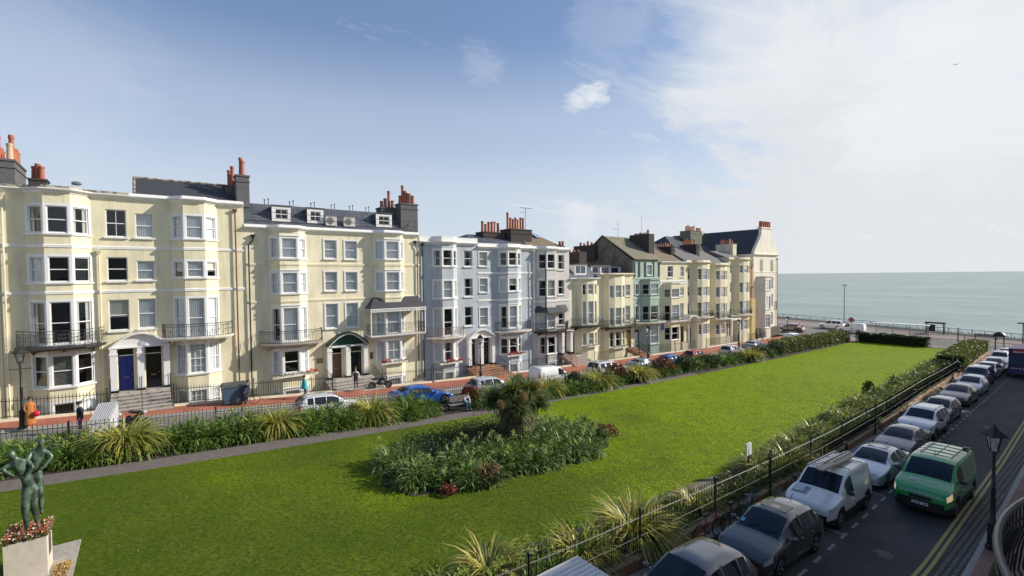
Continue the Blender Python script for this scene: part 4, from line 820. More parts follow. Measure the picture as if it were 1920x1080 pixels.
# --- J green
J = house('terraced_house', 'sage green house with blue-lit bay and mossy gabled roof', 51.35, 57.1, 1.95, greenw,
    bays=[dict(y=(53.0, 56.5), f=(53.8, 55.7), d=.85, rows=[dict(z=(-2.65, -1.22), cur=['dark', 'net', 'net']), dict(z=(-6.1, -4.15), cur='dark'), dict(z=(-9.3, -7.05), cur='net')], band=False, zt=-.62)],
    wins=[dict(y=(54.2, 55.3), z=(-.05, 1.35), cur='net', sur=True)]+wcol((51.75, 52.5), [(-2.6, -1.2), (-6.0, -4.1)], cur='drape', sur=True), strings=(-.45, -3.15), cornice=0, tm=mat('green_trim', (.36, .50, .41), rough=.7), string_m=mat('pale_green_trim', (.45, .56, .48), rough=.7), holes=[(51.6, 52.6, -9.6, -7.3)])
door(J, Fr((XW, 51.35), (XW, 57)), .27, 1.22, -9.55, -7.7, -7.3, white)
w = MB(); dg_ = mat('dark_green_timber', (.03, .07, .055), rough=.6)
for yy in (51.6, 52.6, 53.85, 55.65, 56.9): w.box(XW+.003, XW+.10, yy-.09, yy+.09, -.3, 1.75)
w.build('pilaster', dg_, J)
balcony(J, bow(51.6, 57.3, 1.6), -6.35, .95, style='deco')
jr = MB(); jr.add([(XW+.3, 51.3, 2.05), (XW+.3, 57.1, 2.05), (-46.3, 57.1, 5.5), (-46.3, 51.3, 5.5), (-51.5, 57.1, 1.9), (-51.5, 51.3, 1.9)], [(0, 1, 2, 3), (3, 2, 4, 5)]); jr.build('roof', mat('mossy_tile_roof', (.25, .20, .13), rough=.9, var=.3, vscale=1.2, col2=(.21, .21, .15), v2=(.4, .6), bump=.6, bscale=8), J)
jg = MB(); jg.add([(XW-.1, 51.34, -1.5), (XW-.1, 51.34, 1.95), (-46.3, 51.34, 5.35), (-51, 51.34, 2.0), (-51, 51.34, -1.5)], [(0, 1, 2, 3, 4)]); jg.build('gable_wall', renderold, J)
jg = MB(); jg.add([(XW-.1, 57.06, -1.5), (XW-.1, 57.06, 1.95), (-46.3, 57.06, 5.35), (-51, 57.06, 2.0), (-51, 57.06, -1.5)], [(4, 3, 2, 1, 0)]); jg.build('gable_wall', renderold, J)
jc = MB(); jc.tube([(XW+.34, 51.3, 2.0), (-46.3, 51.3, 5.55)], .1, 5); jc.tube([(-46.3, 51.3, 5.55), (-51.4, 51.3, 2)], .1, 5); jc.build('verge', flint, J)
chimney(J, -51.3, -47.2, 50.6, 51.3, 2.2, 4.3, chimdark, potrow(-50.5, -47.6, 50.9, 50.9, 4, [.5, .35, .6, .4]), cap=False)
chimney(J, -45.6, -42.2, 56.3, 57.5, 2.0, 5.75, chimdark, potrow(-45.2, -42.6, 56.9, 56.9, 6, [.25, .2, .3, .2, .25, .6]), cap=False)
an = MB(); an.tube([(-46.3, 54.6, 5.4), (-46.3, 54.6, 7.7)], .03, 4); an.tube([(-46.3, 53.4, 6.6), (-46.3, 54.9, 6.6)], .02, 4); an.tube([(-44, 57, 5.6), (-44, 57, 8.3)], .025, 4); an.build('antenna', galv, J)
# --- K
K = house('terraced_house', 'warm cream house with a blue wall plaque, right of the green house', 57.1, 63.45, 1.75, cream3,
    bays=[dict(y=(57.9, 61.4), f=(58.6, 60.6), d=.8, band=False, zt=-1.15, rows=[dict(z=(-3.2, -2.03), cur=['dark', 'dark', 'dark'], bars=(2, 2)), dict(z=(-6.5, -4.3), cur=['dark', 'net', 'net']), dict(z=(-9.2, -7.4), cur=['dark', 'dark', 'net'])])],
    wins=[dict(y=(58.9, 60.2), z=(-.4, 1.2), cur='drape'), dict(y=(62.0, 62.9), z=(-.35, 1.15), cur='net')]+wcol((61.85, 62.85), [(-3.1, -1.9), (-6.3, -4.2)], cur='net'), strings=(-.95, -1.3), cornice=.2, holes=[(62.0, 62.9, -9.9, -7.6)])
door(K, Fr((XW, 57.1), (XW, 63.4)), 4.92, 5.78, -9.85, -8.0, -7.6, doorbrown)
plaque(K, 57.35, 58.6, -7.75, -6.85, mat('blue_sign', (.02, .16, .50), rough=.4), 'blue_plaque')
balcony(K, [(XW+.01, 57.9), (XW+1.1, 58.1), (XW+1.1, 62.7), (XW+.01, 63.0)], -6.6, .8, style='bars', m=ironw, sm=trim)
kr = MB(); kr.add([(XW-.2, 57.2, 1.75), (XW-.2, 63.4, 1.75), (-45.5, 63.4, 4.2), (-45.5, 57.2, 4.2)], [(0, 1, 2, 3)]); kr.build('slate_roof', rooftile, K)
# --- L, M, N  bow fronts
def bowhouse(lbl, y0, y1, bay, rows, nar, nrows, zt, **k):
    h = house('terraced_house', lbl, y0, y1, zt, cream3, bays=[dict(y=bay, curved=True, d=.95, n=5, band=False, margin=.1, segs=(1, 2, 3), rows=rows)], wins=wcol(nar, nrows, cur='blind', sill=False), strings=(), cornice=.55, tm=cream3, **k)
    return h
sb = dict(bars=(3, 2), cur=['dark', 'dark', 'net'], sill=False)
Lh = bowhouse('bow-fronted cream house right of the one with the blue plaque', 63.45, 69.65, (64.9, 69.0), [dict(z=(-.8, .78), **sb), dict(z=(-3.25, -1.9), **sb), dict(z=(-6.3, -4.2), **sb), dict(z=(-9.0, -7.5), **sb)], (63.8, 64.45), [(-.8, .9), (-3.2, -1.8), (-6.2, -4.2)], 2.1)
Mh = bowhouse('bow-fronted cream house with white arched porch, in the middle of the seaward three', 69.65, 75.35, (70.0, 74.0), [dict(z=(-.88, .5), **sb), dict(z=(-3.6, -2.03), **sb), dict(z=(-6.9, -4.6), **sb), dict(z=(-9.4, -7.8), **sb)], (74.25, 74.9), [(-.8, .5), (-3.5, -2.0), (-6.7, -4.6)], 1.75)
Nh = bowhouse('taller bow-fronted cream house, last before the gabled house', 75.35, 81.5, (77.1, 81.2), [dict(z=(.15, 1.35), **sb), dict(z=(-3.1, -1.45), **sb), dict(z=(-6.6, -4.5), **sb), dict(z=(-9.2, -7.6), **sb)], (75.8, 76.45), [(.1, 1.3), (-3.0, -1.4), (-6.5, -4.5)], 2.7)
balcony(Lh, bow(64.6, 69.3, 1.5), -6.45, .9, style='deco'); balcony(Mh, bow(69.7, 74.6, 1.5), -7.0, .95, style='deco'); balcony(Nh, bow(75.4, 81.6, 1.5), -6.75, .95, style='deco')
for h, ya, yb, y0 in ((Lh, 63.65, 64.5, 63.45), (Mh, 74.2, 75.05, 69.65), (Nh, 75.6, 76.45, 75.35)):
    F = Fr((XW, y0), (XW, y0+6)); door(h, F, ya-y0, yb-y0, -10.0, -8.0, -7.6, doorbrown, n=.08); 
ph = MB(); ph.box(XW+.003, XW+1.3, 73.9, 76.8, -7.4, -7.1); ph.box(XW+1.05, XW+1.3, 73.95, 74.2, g(74), -7.403); ph.box(XW+1.05, XW+1.3, 76.5, 76.75, g(76), -7.403); ph.build('porch', white, Mh)
ah = MB(); n = 10
for i in range(n):
    a, b = PI*i/n, PI*(i+1)/n; yc, r = 63.5, 1.3
    ah.hexa([(XW+.003, yc-r*math.cos(a), -6.9+.8*math.sin(a)), (XW+1.3, yc-r*math.cos(a), -6.9+.8*math.sin(a)), (XW+1.3, yc-r*math.cos(b), -6.9+.8*math.sin(b)), (XW+.003, yc-r*math.cos(b), -6.9+.8*math.sin(b)), (XW+.003, yc-r*math.cos(a), -6.75+.8*math.sin(a)), (XW+1.3, yc-r*math.cos(a), -6.75+.8*math.sin(a)), (XW+1.3, yc-r*math.cos(b), -6.75+.8*math.sin(b)), (XW+.003, yc-r*math.cos(b), -6.75+.8*math.sin(b))])
for y in (62.25, 64.6): ah.lathe((XW+1.15, y, g(y)), [(.14, 0), (.11, 3.2), (.16, 3.4)], 10)
ah.build('porch', white, Lh)
for h, a, b, zt, zr, xr_ in ((Lh, 63.5, 69.5, 2.1, 4.4, -45.5), (Mh, 69.8, 75.2, 1.75, 3.9, -45), (Nh, 75.6, 80.6, 2.6, 3.9, -44.5)):
    r_ = MB(); r_.add([(XW-.3, a, zt), (XW-.3, b, zt), (xr_, b-.9, zr), (xr_, a, zr), (xr_-4, b, zt), (xr_-4, a, zt)], [(0, 1, 2, 3), (1, 4, 2), (3, 2, 4, 5), (0, 3, 5)]); r_.build('roof', mat('grey_purple_slate', (.17, .155, .15), rough=.8, var=.2, bump=.4), h)
chimney(Lh, -46.5, -43.2, 63.0, 63.9, 1.8, 4.1, chimdark, potrow(-46, -43.6, 63.4, 63.4, 6, [.5, .6, .5, .7]))
chimney(Mh, -46.0, -43.0, 69.3, 70.2, 1.8, 4.6, chimdark, potrow(-45.6, -43.4, 69.7, 69.7, 6, [.9, 1.0, .8]))
chimney(Nh, -46.0, -42.9, 80.2, 81.4, 2.5, 5.0, cream3, potrow(-45.6, -43.2, 80.8, 80.8, 6, [.8, .9, .7]))
# --- recess with a peach wall, then gabled house
Ph = house('terraced_house', 'narrow peach-coloured house squeezed in before the gabled house', 81.6, 83.45, 1.2, peachw, cornice=0, strings=()); Ph.location.x -= 0
pipe(Ph, XW+.15, 82.6, -10, .9, iron); pipe(Ph, XW+.2, 83.0, -10, -2.4, ironw)
yw = MB(); yw.box(XW+.003, XW+.5, 81.9, 83.2, g(82)-.2, -4.2); yw.build('porch', mat('ochre_render', (.55, .42, .18), rough=.8), Ph)
O = house('corner_house', 'ivory house with a curved bell gable, last before the sea', 83.5, 92.4, 3.4, gablec, wins=[dict(y=(89.3, 90.7), z=z, cur='blind', sill=False) for z in ((-2.75, -.7), (-6.0, -3.7), (-9.2, -7.0))], bays=[dict(y=(84.6, 88.6), f=(85.7, 87.7), d=1.0, band=False, zt=-.5, segs=(1,), rows=[dict(z=(-2.9, -1.1), cur='net', bars=(2, 2)), dict(z=(-6.2, -4.0), cur='net', bars=(2, 2)), dict(z=(-9.4, -7.2), cur='net', bars=(2, 2))])], strings=(.25,), cornice=.3, tm=gablec, depth=14)
gb = [(83.6, 3.4), (84.0, 4.2), (84.7, 5.0), (85.6, 6.0), (86.2, 6.9), (86.35, 7.9), (89.75, 7.9), (89.9, 6.9), (90.5, 6.0), (91.4, 5.0), (92.0, 4.2), (92.3, 3.4)]
gm = MB(); n = len(gb); gm.add([(XW+.02, y, z) for y, z in gb]+[(XW-.5, y, z) for y, z in gb], [tuple(range(n)), tuple(range(2*n-1, n-1, -1))]+[(i, n+i, n+i+1, i+1) for i in range(n-1)]); gm.box(XW-.7, XW+.12, 86.1, 90.0, 7.91, 8.15)
gm.build('gable', gablec, O)
for i, y in enumerate([86.6, 87.4, 88.2, 89.0, 89.6]): 
    q = MB(); q.lathe((XW-.3, y, 8.15), [(.3, 0), (.26, .9), (.3, .95), (.3, 1.05), (.2, 1.05)], 10); q.build('chimney_pot', pot, O, smooth=True)
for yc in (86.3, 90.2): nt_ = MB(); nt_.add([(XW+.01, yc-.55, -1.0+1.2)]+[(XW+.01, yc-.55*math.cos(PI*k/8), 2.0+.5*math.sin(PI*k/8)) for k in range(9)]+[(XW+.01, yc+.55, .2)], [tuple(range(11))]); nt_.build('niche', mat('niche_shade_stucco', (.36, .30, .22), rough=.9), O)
orf = MB(); orf.add([(XW-.5, 83.6, 3.4), (XW-.5, 92.2, 3.4), (XW-.5, 88, 8.0), (-60, 83.6, 3.4), (-60, 92.2, 3.4), (-60, 88, 8.0)], [(0, 2, 5, 3), (1, 4, 5, 2), (3, 5, 4)]); orf.build('slate_roof', slated, O)
pl = MB(); pl.box(XW+.003, XW+.5, 83.6, 92.4, g(88)-.2, -9.6); pl.build('plinth', flint, O)
plaque(O, 91.2, 92.2, -6.6, -5.0, stone); pipe(O, XW+.12, 92.1, -10.5, 2.5, rustp)
# --- slate roofs of the seafront buildings behind
bk = empty('building', (-54, 82, -11), 'tall building with dark blue slate roofs rising behind the bow-fronted houses', 'building')
bw_ = MB(); bw_.box(-60, -48.5, 62, 96, -13, 3.6); bw_.build('wall', cream3, bk)
bs = MB()
for (a, b, zr, za) in ((62, 73, 5.9, 3.6), (72.5, 85.5, 7.0, 3.6), (85.6, 99, 7.9, 3.6)):
    bs.add([(-48.2, a, za), (-48.2, b, za), (-53.5, b-1.5, zr), (-53.5, a+3.5, zr), (-59, b, za), (-59, a, za)], [(0, 1, 2, 3), (3, 2, 4, 5), (0, 3, 5), (1, 4, 2)])
bs.build('slate_roof', slated, bk)
chimney(bk, -53.4, -51.2, 80.6, 84.4, 4.0, 8.0, mat('green_grey_render', (.20, .20, .15), rough=.9, var=.3), potrow(-52.5, -52.5, 80.9, 84.1, 5, [.9, 1.1, .9]))
chimney(bk, -54.8, -53.0, 86.4, 88.6, 4.0, 8.1, cream3, potrow(-53.9, -53.9, 86.6, 88.4, 3, [.9]))
bd = MB(); bd.box(-48.6, -47.6, 66.6, 69.0, 3.3, 4.6); bd.box(-47.596, -47.57, 66.9, 67.7, 3.6, 4.4, 1); bd.box(-47.596, -47.57, 67.9, 68.7, 3.6, 4.4, 1); bd.build('dormer', [white, slated], bk)
# railings, one per frontage
area_railing(-15, -1.95, 'black area railing left of the blue front door'); area_railing(1.42, 6.0, 'black area railing between the black front door and the blue bin')
area_railing(6.1, 11.6, 'black area railing below the hotel balcony with the open window'); area_railing(15.7, 20.3, 'black area railing below the hotel canopy')
area_railing(20.5, 25.0, 'black area railing in front of the pale blue house'); area_railing(29.2, 34.0, 'black area railing in front of the powder blue house', pm=white)
area_railing(34.15, 37.6, 'black area railing in front of the pinkish white house'); area_railing(41.3, 49.5, 'black area railing in front of the two low cream houses')
area_railing(51.5, 57.0, 'black area railing in front of the green house'); area_railing(57.2, 61.8, 'black area railing below the blue plaque', pm=trim); area_railing(64.8, 73.8, 'black area railing in front of the first bow-fronted houses', pm=trim)
area_railing(76.9, 83, 'black area railing in front of the last bow-fronted house', pm=trim)
red = mat('geranium_red', (.55, .03, .045), rough=.6, trans=.2); cor = mat('coral_flowers', (.70, .12, .09), rough=.6, trans=.2)
flowerbox(7.6, 10.9, -7.6, XW+.9, [(10.0, 10.9, cor)], 'window box of trailing green with coral flowers under the open hotel window')
flowerbox(16.2, 18.6, -7.55, XW+.9, [(16.2, 17.0, red)], 'window box with red flowers at its left end under the hotel canopy')
flowerbox(21.9, 24.3, -8.25, XW+.9, [(22.6, 23.5, red), (23.9, 24.3, red)], 'window box of red geraniums on the pale blue house')
flowerbox(29.8, 32.2, -8.35, XW+.9, [(30.0, 30.7, red), (31.0, 31.8, red)], 'window box of red geraniums on the powder blue house')
flowerbox(41.5, 43.6, -8.5, XW+.95, [], 'window box of dark flowers on the low cream house'); flowerbox(46.2, 48.9, -9.15, XW+.95, [], 'window box of dark plants on the wide cream house')
# ================================================================== THE GARDEN
def at(tab, y): return float(np.interp(y, [p[0] for p in tab], [p[1] for p in tab]))
strap = mat('strap_leaf', (.06, .12, .03), rough=.45, spec=.35, attr=[(0, (.03, .075, .014)), (.5, (.11, .20, .03)), (1, (.38, .46, .12))], trans=.36)
strapd = mat('dark_strap_leaf', (.04, .08, .03), rough=.45, spec=.4, attr=[(0, (.03, .07, .016)), (.45, (.12, .21, .045)), (1, (.46, .54, .22))], trans=.38)
phorm = mat('variegated_leaf', (.3, .3, .08), rough=.4, attr=[(0, (.04, .09, .02)), (.4, (.12, .18, .03)), (.62, (.36, .34, .06)), (1, (.58, .50, .15))], trans=.25)
euon = mat('variegated_hedge_leaf', (.2, .22, .08), rough=.5, attr=[(0, (.05, .09, .02)), (.5, (.12, .16, .035)), (1, (.38, .36, .13))], trans=.2)
shrubm = mat('dark_shrub_leaf', (.05, .08, .03), rough=.5, attr=[(0, (.015, .035, .01)), (.7, (.05, .09, .025)), (1, (.11, .13, .05))], trans=.18)
reds = mat('red_shrub_leaf', (.15, .05, .04), rough=.5, attr=[(0, (.05, .03, .02)), (1, (.28, .07, .05))], trans=.2)
redfl = mat('red_flowers', (.5, .05, .07), rough=.6, attr=[(0, (.30, .03, .04)), (1, (.62, .10, .12))], trans=.2)
# lawn blades: short tufts, denser near the camera
bm_ = mat('grass_blade', (.1, .17, .02), rough=.55, attr=[(0, (.025, .065, .006)), (.5, (.055, .115, .008)), (1, (.12, .15, .022))], trans=.3)
def lawn_blades():
    n = 230000; yy = -9+99*rng.random(n)**1.5; xl = np.interp(yy, [p[0] for p in LL], [p[1] for p in LL]); xr = np.interp(yy, [p[0] for p in LR], [p[1] for p in LR])
    xx = xl+(xr-xl)*rng.random(n); zz = np.interp(yy, GY, GZ)-.005; c = Cards(); far = .045+.0022*np.maximum(0, yy)
    patch = .5+.28*np.sin(xx*.9+1.3*np.sin(yy*.35))*np.sin(yy*.62+xx*.21)+.22*np.sin(xx*2.7+yy*1.9)
    az = rng.uniform(0, 2*np.pi, n); h = rng.uniform(.012, .030, n)*(1+.3*patch); w = far*rng.uniform(.4, 1.1, n)
    dx, dy = np.cos(az), np.sin(az); lx, ly = rng.normal(0, .03, n), rng.normal(0, .03, n)
    V = np.stack([np.stack([xx-dx*w/2, yy-dy*w/2, zz], 1), np.stack([xx+dx*w/2, yy+dy*w/2, zz], 1), np.stack([xx+dx*w*.35+lx, yy+dy*w*.35+ly, zz+h], 1), np.stack([xx-dx*w*.3+lx, yy-dy*w*.3+ly, zz+h*.8], 1)], 1).reshape(-1, 3)
    c._push(V, np.arange(4*n).reshape(-1, 4), np.repeat(np.clip(patch*.6+rng.normal(.2, .18, n), 0, 1), 4))
    tag(c.build('grass', bm_), kind='stuff')
def turf_tufts():
    n = 90000; yy = -9+60*rng.random(n)**1.4; xl = np.interp(yy, [p[0] for p in LL], [p[1] for p in LL]); xr_ = np.interp(yy, [p[0] for p in LR], [p[1] for p in LR]); xx = xl+(xr_-xl)*rng.random(n); c = Cards()
    b = np.stack([xx, yy, np.interp(yy, GY, GZ)-.004], 1); sun_tint = np.clip(yy/45+.18*np.sin(xx*.7+yy*.3)+.12*np.sin(yy*.9), 0, 1)  # tuft tone carries the lawn's painted sun brightening, rising towards the sea
    c.straps(b, rng.uniform(0, 2*np.pi, n), rng.uniform(.03, .065, n), rng.uniform(.5, 1.3, n), rng.uniform(-.3, .6, n), .012+.0006*np.maximum(yy, 0)+rng.uniform(0, .012, n), np.clip(sun_tint*.75+rng.normal(.1, .12, n), 0, 1), segs=1); tag(c.build('grass_tufts', mat('turf_blade', (.1, .17, .02), rough=.55, attr=[(0, (.065, .115, .010)), (.5, (.18, .26, .012)), (1, (.33, .42, .02))], trans=.3)), kind='stuff')
turf_tufts()
def soilbed(name, pts, h):      # low mound of earth under the planting
    return None
def mound(c, x, y, z, r, h, n, L, w, v=(0, 1)):
    """a rounded leafy clump: short arching leaves springing all over a dome"""
    th = rng.uniform(0, 2*np.pi, n); u = rng.random(n)**.8; ph = np.arccos(1-u*1.02); lump = 1+.14*np.sin(3*th+x*5)*np.sin(3*ph+y*3); rr = rng.uniform(.5, .92, n)*lump
    b = np.stack([x+r*rr*np.sin(ph)*np.cos(th), y+r*rr*np.sin(ph)*np.sin(th), z+h*rr*np.cos(ph)+.03], 1); e0 = np.clip(np.pi/2-ph*.9, .1, 1.4)+rng.normal(0, .25, n)
    c.straps(b, th+rng.normal(0, .55, n), L*rng.uniform(.6, 1.2, n), e0, e0-rng.uniform(.9, 2.0, n), np.full(n, w)*rng.uniform(.7, 1.25, n), np.clip(rng.beta(1.6, 2.2, n)*(v[1]-v[0])+v[0], 0, 1), segs=3)
def planting(name, spots, m, n, L, w, heads=0, e1=None):
    c = Cards()
    for (x, y, s) in spots:
        mound(c, x, y, g(y), .66*s, .82*s*rng.uniform(.85, 1.1), int(n*s), L, w)
        if heads:
            for k in range(int(rng.integers(0, 3))):
                P = rng.normal(0, .06, (30, 3))+np.array([x+rng.uniform(-.4, .4)*s, y+rng.uniform(-.4, .4)*s, g(y)+.85*s+rng.uniform(.05, .25)]); c.cards(P, .05, .08, rng.uniform(.8, 1, 30))
    return tag(c.build(name, m), kind='stuff')
def scatter(y0, y1, xa, xb, step, s0, s1, skip=()):
    out = []; y = y0
    while y < y1:
        x = xa(y) if callable(xa) else xa; x1 = xb(y) if callable(xb) else xb
        while x < x1:
            yy = y+rng.uniform(-.25, .25)*step*1.6
            if not any(a < yy < b for a, b in skip): out.append((x+rng.uniform(-.2, .2), yy, rng.uniform(s0, s1)))
            x += step
        y += step*.95
    return out
LB0 = lambda y: -30.4
LB1 = lambda y: at(PL, y)-.35
planting('agapanthus_border', scatter(-7.5, 15.6, LB0, LB1, .95, 1.0, 1.35), strap, 280, .44, .064, heads=1)
planting('agapanthus_border', scatter(19.4, 46.5, lambda y: -30.5, lambda y: at(PL, y)-.3, 1.0, .95, 1.3), strap, 240, .44, .062, heads=1)
planting('agapanthus_border', scatter(46.5, 66.0, lambda y: -30.6, lambda y: at(PL, y)-.3, 1.2, .95, 1.35), strap, 170, .5, .085)
# the island bed round the cabbage tree
bedp = [(-21.0, 8.5), (-19.2, 7.7), (-17.6, 8.3), (-17.1, 11.0), (-17.0, 14.4), (-17.2, 17.5), (-17.7, 20.0), (-19.2, 21.3), (-21.0, 20.6), (-22.9, 18.6), (-23.2, 14.4), (-22.4, 10.5)]
def inside(x, y, P):
    r = False; j = len(P)-1
    for i in range(len(P)):
        if (P[i][1] > y) != (P[j][1] > y) and x < (P[j][0]-P[i][0])*(y-P[i][1])/(P[j][1]-P[i][1])+P[i][0]: r = not r
        j = i
    return r
sp = [(x+rng.uniform(-.25, .25), y+rng.uniform(-.25, .25), rng.uniform(1.05, 1.4)) for y in np.arange(7.9, 21.3, .92) for x in np.arange(-23.0, -16.9, .92) if inside(x, y, bedp) and y > 8.1]
sp = [(x, y, s*(.85 if y > 17.5 or (x > -18.2) else 1.05)) for x, y, s in sp]
planting('island_bed', [p for p in sp if not (p[0] < -20.2 and 10 < p[1] < 15.5)], strapd, 330, .44, .062, heads=1)
c = Cards()
for x, y, s in [p for p in sp if p[0] < -20.0 and 10 < p[1] < 15.7]:
    n = 1000; P = rng.normal(0, 1, (n, 3))*np.array([.5, .5, .25])+np.array([x, y, g(y)+.55]); c.cards(P, .05, .10, rng.random(n)*.6)
tag(c.build('low_shrub_mass', shrubm), kind='stuff')
so_ = MB(); so_.prism([(x, y) for x, y in bedp], -9.6, -9.3)
mb_ = MB(); n = len(bedp); cx, cy = -20.0, 14.3
mb_.add([(x, y, g(y)+.01) for x, y in bedp]+[(cx+(x-cx)*.5, cy+(y-cy)*.5, g(cy+(y-cy)*.5)+.1) for x, y in bedp]+[(cx, cy, g(cy)+.1)], [(i, (i+1) % n, n+(i+1) % n, n+i) for i in range(n)]+[(n+i, n+(i+1) % n, 2*n) for i in range(n)]); tag(mb_.build('bed_soil', soil), kind='structure')
def leafy(name, loc, r, h, n, m, label, cat, group=None, smin=.06, smax=.12, stems=True, flowers=None):
    e = empty(name, loc, label, cat, group); c = Cards(); th = rng.uniform(0, 2*np.pi, n); ph = np.arccos(rng.uniform(-.3, 1, n)); rr = rng.uniform(.55, 1.05, n)**.5*(1+.22*np.sin(3*th+loc[0])*np.sin(4*ph+loc[1]))
    P = np.stack([r*rr*np.sin(ph)*np.cos(th), r*rr*np.sin(ph)*np.sin(th), h*.45+h*.5*rr*np.cos(ph)], 1)+np.array(loc); c.cards(P, smin, smax, rng.random(n)); c.build('foliage', m, e)
    if stems:
        s = MB()
        for k in range(5):
            a = 2*PI*k/5; s.tube([(loc[0]+.05*math.cos(a), loc[1]+.05*math.sin(a), loc[2]), (loc[0]+r*.3*math.cos(a), loc[1]+r*.3*math.sin(a), loc[2]+h*.5), (loc[0]+r*.5*math.cos(a+.3), loc[1]+r*.5*math.sin(a+.3), loc[2]+h*.8)], [.03, .02, .008], 4)
        s.build('stem', mat('woody_stem', (.09, .06, .04), rough=.9), e)
    if flowers is not None:
        c = Cards(); k = n//5; th = rng.uniform(0, 2*np.pi, k); P = np.stack([r*.95*np.cos(th)*rng.random(k)**.5, r*.95*np.sin(th)*rng.random(k)**.5, h*rng.uniform(.6, 1.05, k)], 1)+np.array(loc); c.cards(P, .05, .09, rng.random(k)); c.build('flowers', flowers, e)
    return e
leafy('flowering_shrub', (-16.95, 11.5, g(11.5)), .62, .8, 900, shrubm, 'low shrub with red flower heads on the near edge of the island bed', 'shrub', flowers=redfl)
leafy('flowering_shrub', (-17.0, 9.6, g(9.6)), .35, .4, 300, reds, 'small rusty red plant at the front left of the island bed', 'shrub', flowers=redfl)
leafy('flowering_shrub', (-18.6, 20.9, g(21)), .6, .95, 700, reds, 'reddish shrub at the far right end of the island bed', 'shrub')
# spiky variegated flax plants
def phormium(x, y, n, L, label, w=.055, group='variegated flax plants in the garden borders', e1=(-1.2, .3)):
    e = empty('flax_plant', (x, y, g(y)), label, 'plant', group); c = Cards(); c.clump(x, y, g(y)+.1, int(n*1.7), L*1.05, w*1.2, .35, (.8, 1.45), (-1.45, -.4), v=(.15, 1)); c.clump(x, y, g(y)+.15, n//2, L*1.1, w*1.25, .25, (1.1, 1.5), (-1.1, .3), v=(.45, 1)); c.build('leaves', phorm, e); return e
phormium(-29.25, -.9, 330, 1.96, 'large yellow striped flax in the left border beside the ribbed white cover')
phormium(-29.25, 5.7, 300, 1.79, 'green and yellow flax in the left border in front of the white hatchback')
phormium(-29.25, 11.2, 300, 1.96, 'bright yellow flax in the left border in front of the blue car')
phormium(-29.25, 25.8, 200, 1.79, 'yellow flax in the left border in front of the white van', .08)
phormium(-29.25, 31.8, 180, 1.96, 'yellow flax in the left border in front of the white people carrier', .09)
phormium(-29.25, 37.3, 170, 2.13, 'yellow flax arching in the left border left of the red car', .1)
phormium(-29.25, 58.5, 120, 2.13, 'yellow flax in the left border just before the clipped hedge', .12)
phormium(-11.2, 7.6, 240, 1.35, 'pale yellow spiky flax at the bottom edge, left of the white kiosk roof', .045)
phormium(-10.3, 12.9, 520, 1.75, 'largest arching flax, spilling over the right railing above the grey cars', .05)
phormium(-10.8, 22.8, 260, 1.25, 'yellow green flax behind the right railing beside the notice board', .05)
phormium(-10.4, 24.6, 330, 1.5, 'arching flax hanging over the right railing behind the white van with ladders', .05)
phormium(-11.6, 31.2, 260, 1.35, 'yellow flax in the right border behind the silver coupe', .06)
phormium(-9.3, 25.9, 160, 1.2, 'small flax leaning out over the garden wall by the silver coupe', .05)
planting('right_border_planting', scatter(4.0, 15.5, lambda y: at(RP, y)+.3, lambda y: -9.45, .7, .8, 1.1), strap, 300, .36, .038, heads=1)
planting('right_border_planting', scatter(17.2, 36, lambda y: at(RP, y)+(1.15 if y < 22.5 else -.3), lambda y: at(WR, y)-.45, .6, .85, 1.15), strap, 240, .38, .045)
planting('right_border_planting', scatter(34, 66, lambda y: at(LR, y)+.25, lambda y: at(WR, y)-.5, .85, .8, 1.2), strap, 170, .42, .065)
c = Cards()
for k in range(34):
    y = rng.uniform(33, 66); x = rng.uniform(at(LR, y)+.3, at(WR, y)-.5); n = 120; P = rng.normal(0, 1, (n, 3))*np.array([.3, .3, .25])+np.array([x, y, g(y)+rng.uniform(.6, 1.2)]); c.cards(P, .08, .14, rng.random(n))
tag(c.build('border_flowers', euon), kind='stuff')
leafy('shrub', (-13.2, 45.5, g(45)), .45, 1.7, 500, shrubm, 'tall thin dark sapling on the right edge of the lawn', 'shrub', smin=.1, smax=.18)
leafy('shrub', (-13.2, 52, g(52)), .5, 1.4, 400, shrubm, 'wispy shrub further up the right lawn edge', 'shrub', smin=.1, smax=.18)
# shrubs in the left border
for (x, y, r, h, m, lb) in [(-30.0, 18.9, .75, 1.35, reds, 'round purple brown bush behind the garden bench'), (-29.9, 29.5, .9, 1.5, shrubm, 'dark bush left of the silver people carrier'), (-29.9, 35.0, 1.0, 1.7, reds, 'dark reddish bush behind the arching flax'),
                            (-29.8, 42.0, 1.1, 1.8, reds, 'reddish bush beside the small red car'), (-29.7, 46.0, 1.1, 1.7, shrubm, 'dark green bush right of the red car'), (-29.6, 50.5, 1.1, 1.4, shrubm, 'low dark bush halfway along the left border'), (-29.5, 62.0, 1.2, 1.5, shrubm, 'dark rounded bush by the start of the clipped hedge'),
                            (-29.4, 66.0, 1.2, 1.5, shrubm, 'dark bush against the near end of the clipped hedge'), (-11.9, 66.6, .9, 1.5, shrubm, 'dark round bush at the far end of the right railing'), (-13.4, 68.0, 1.0, 1.3, shrubm, 'dark clipped bush in the right lawn corner')]:
    leafy('shrub', (x, y, g(y)), r, h, 1500, m, lb, 'shrub', 'shrubs of the garden borders', .09, .17)
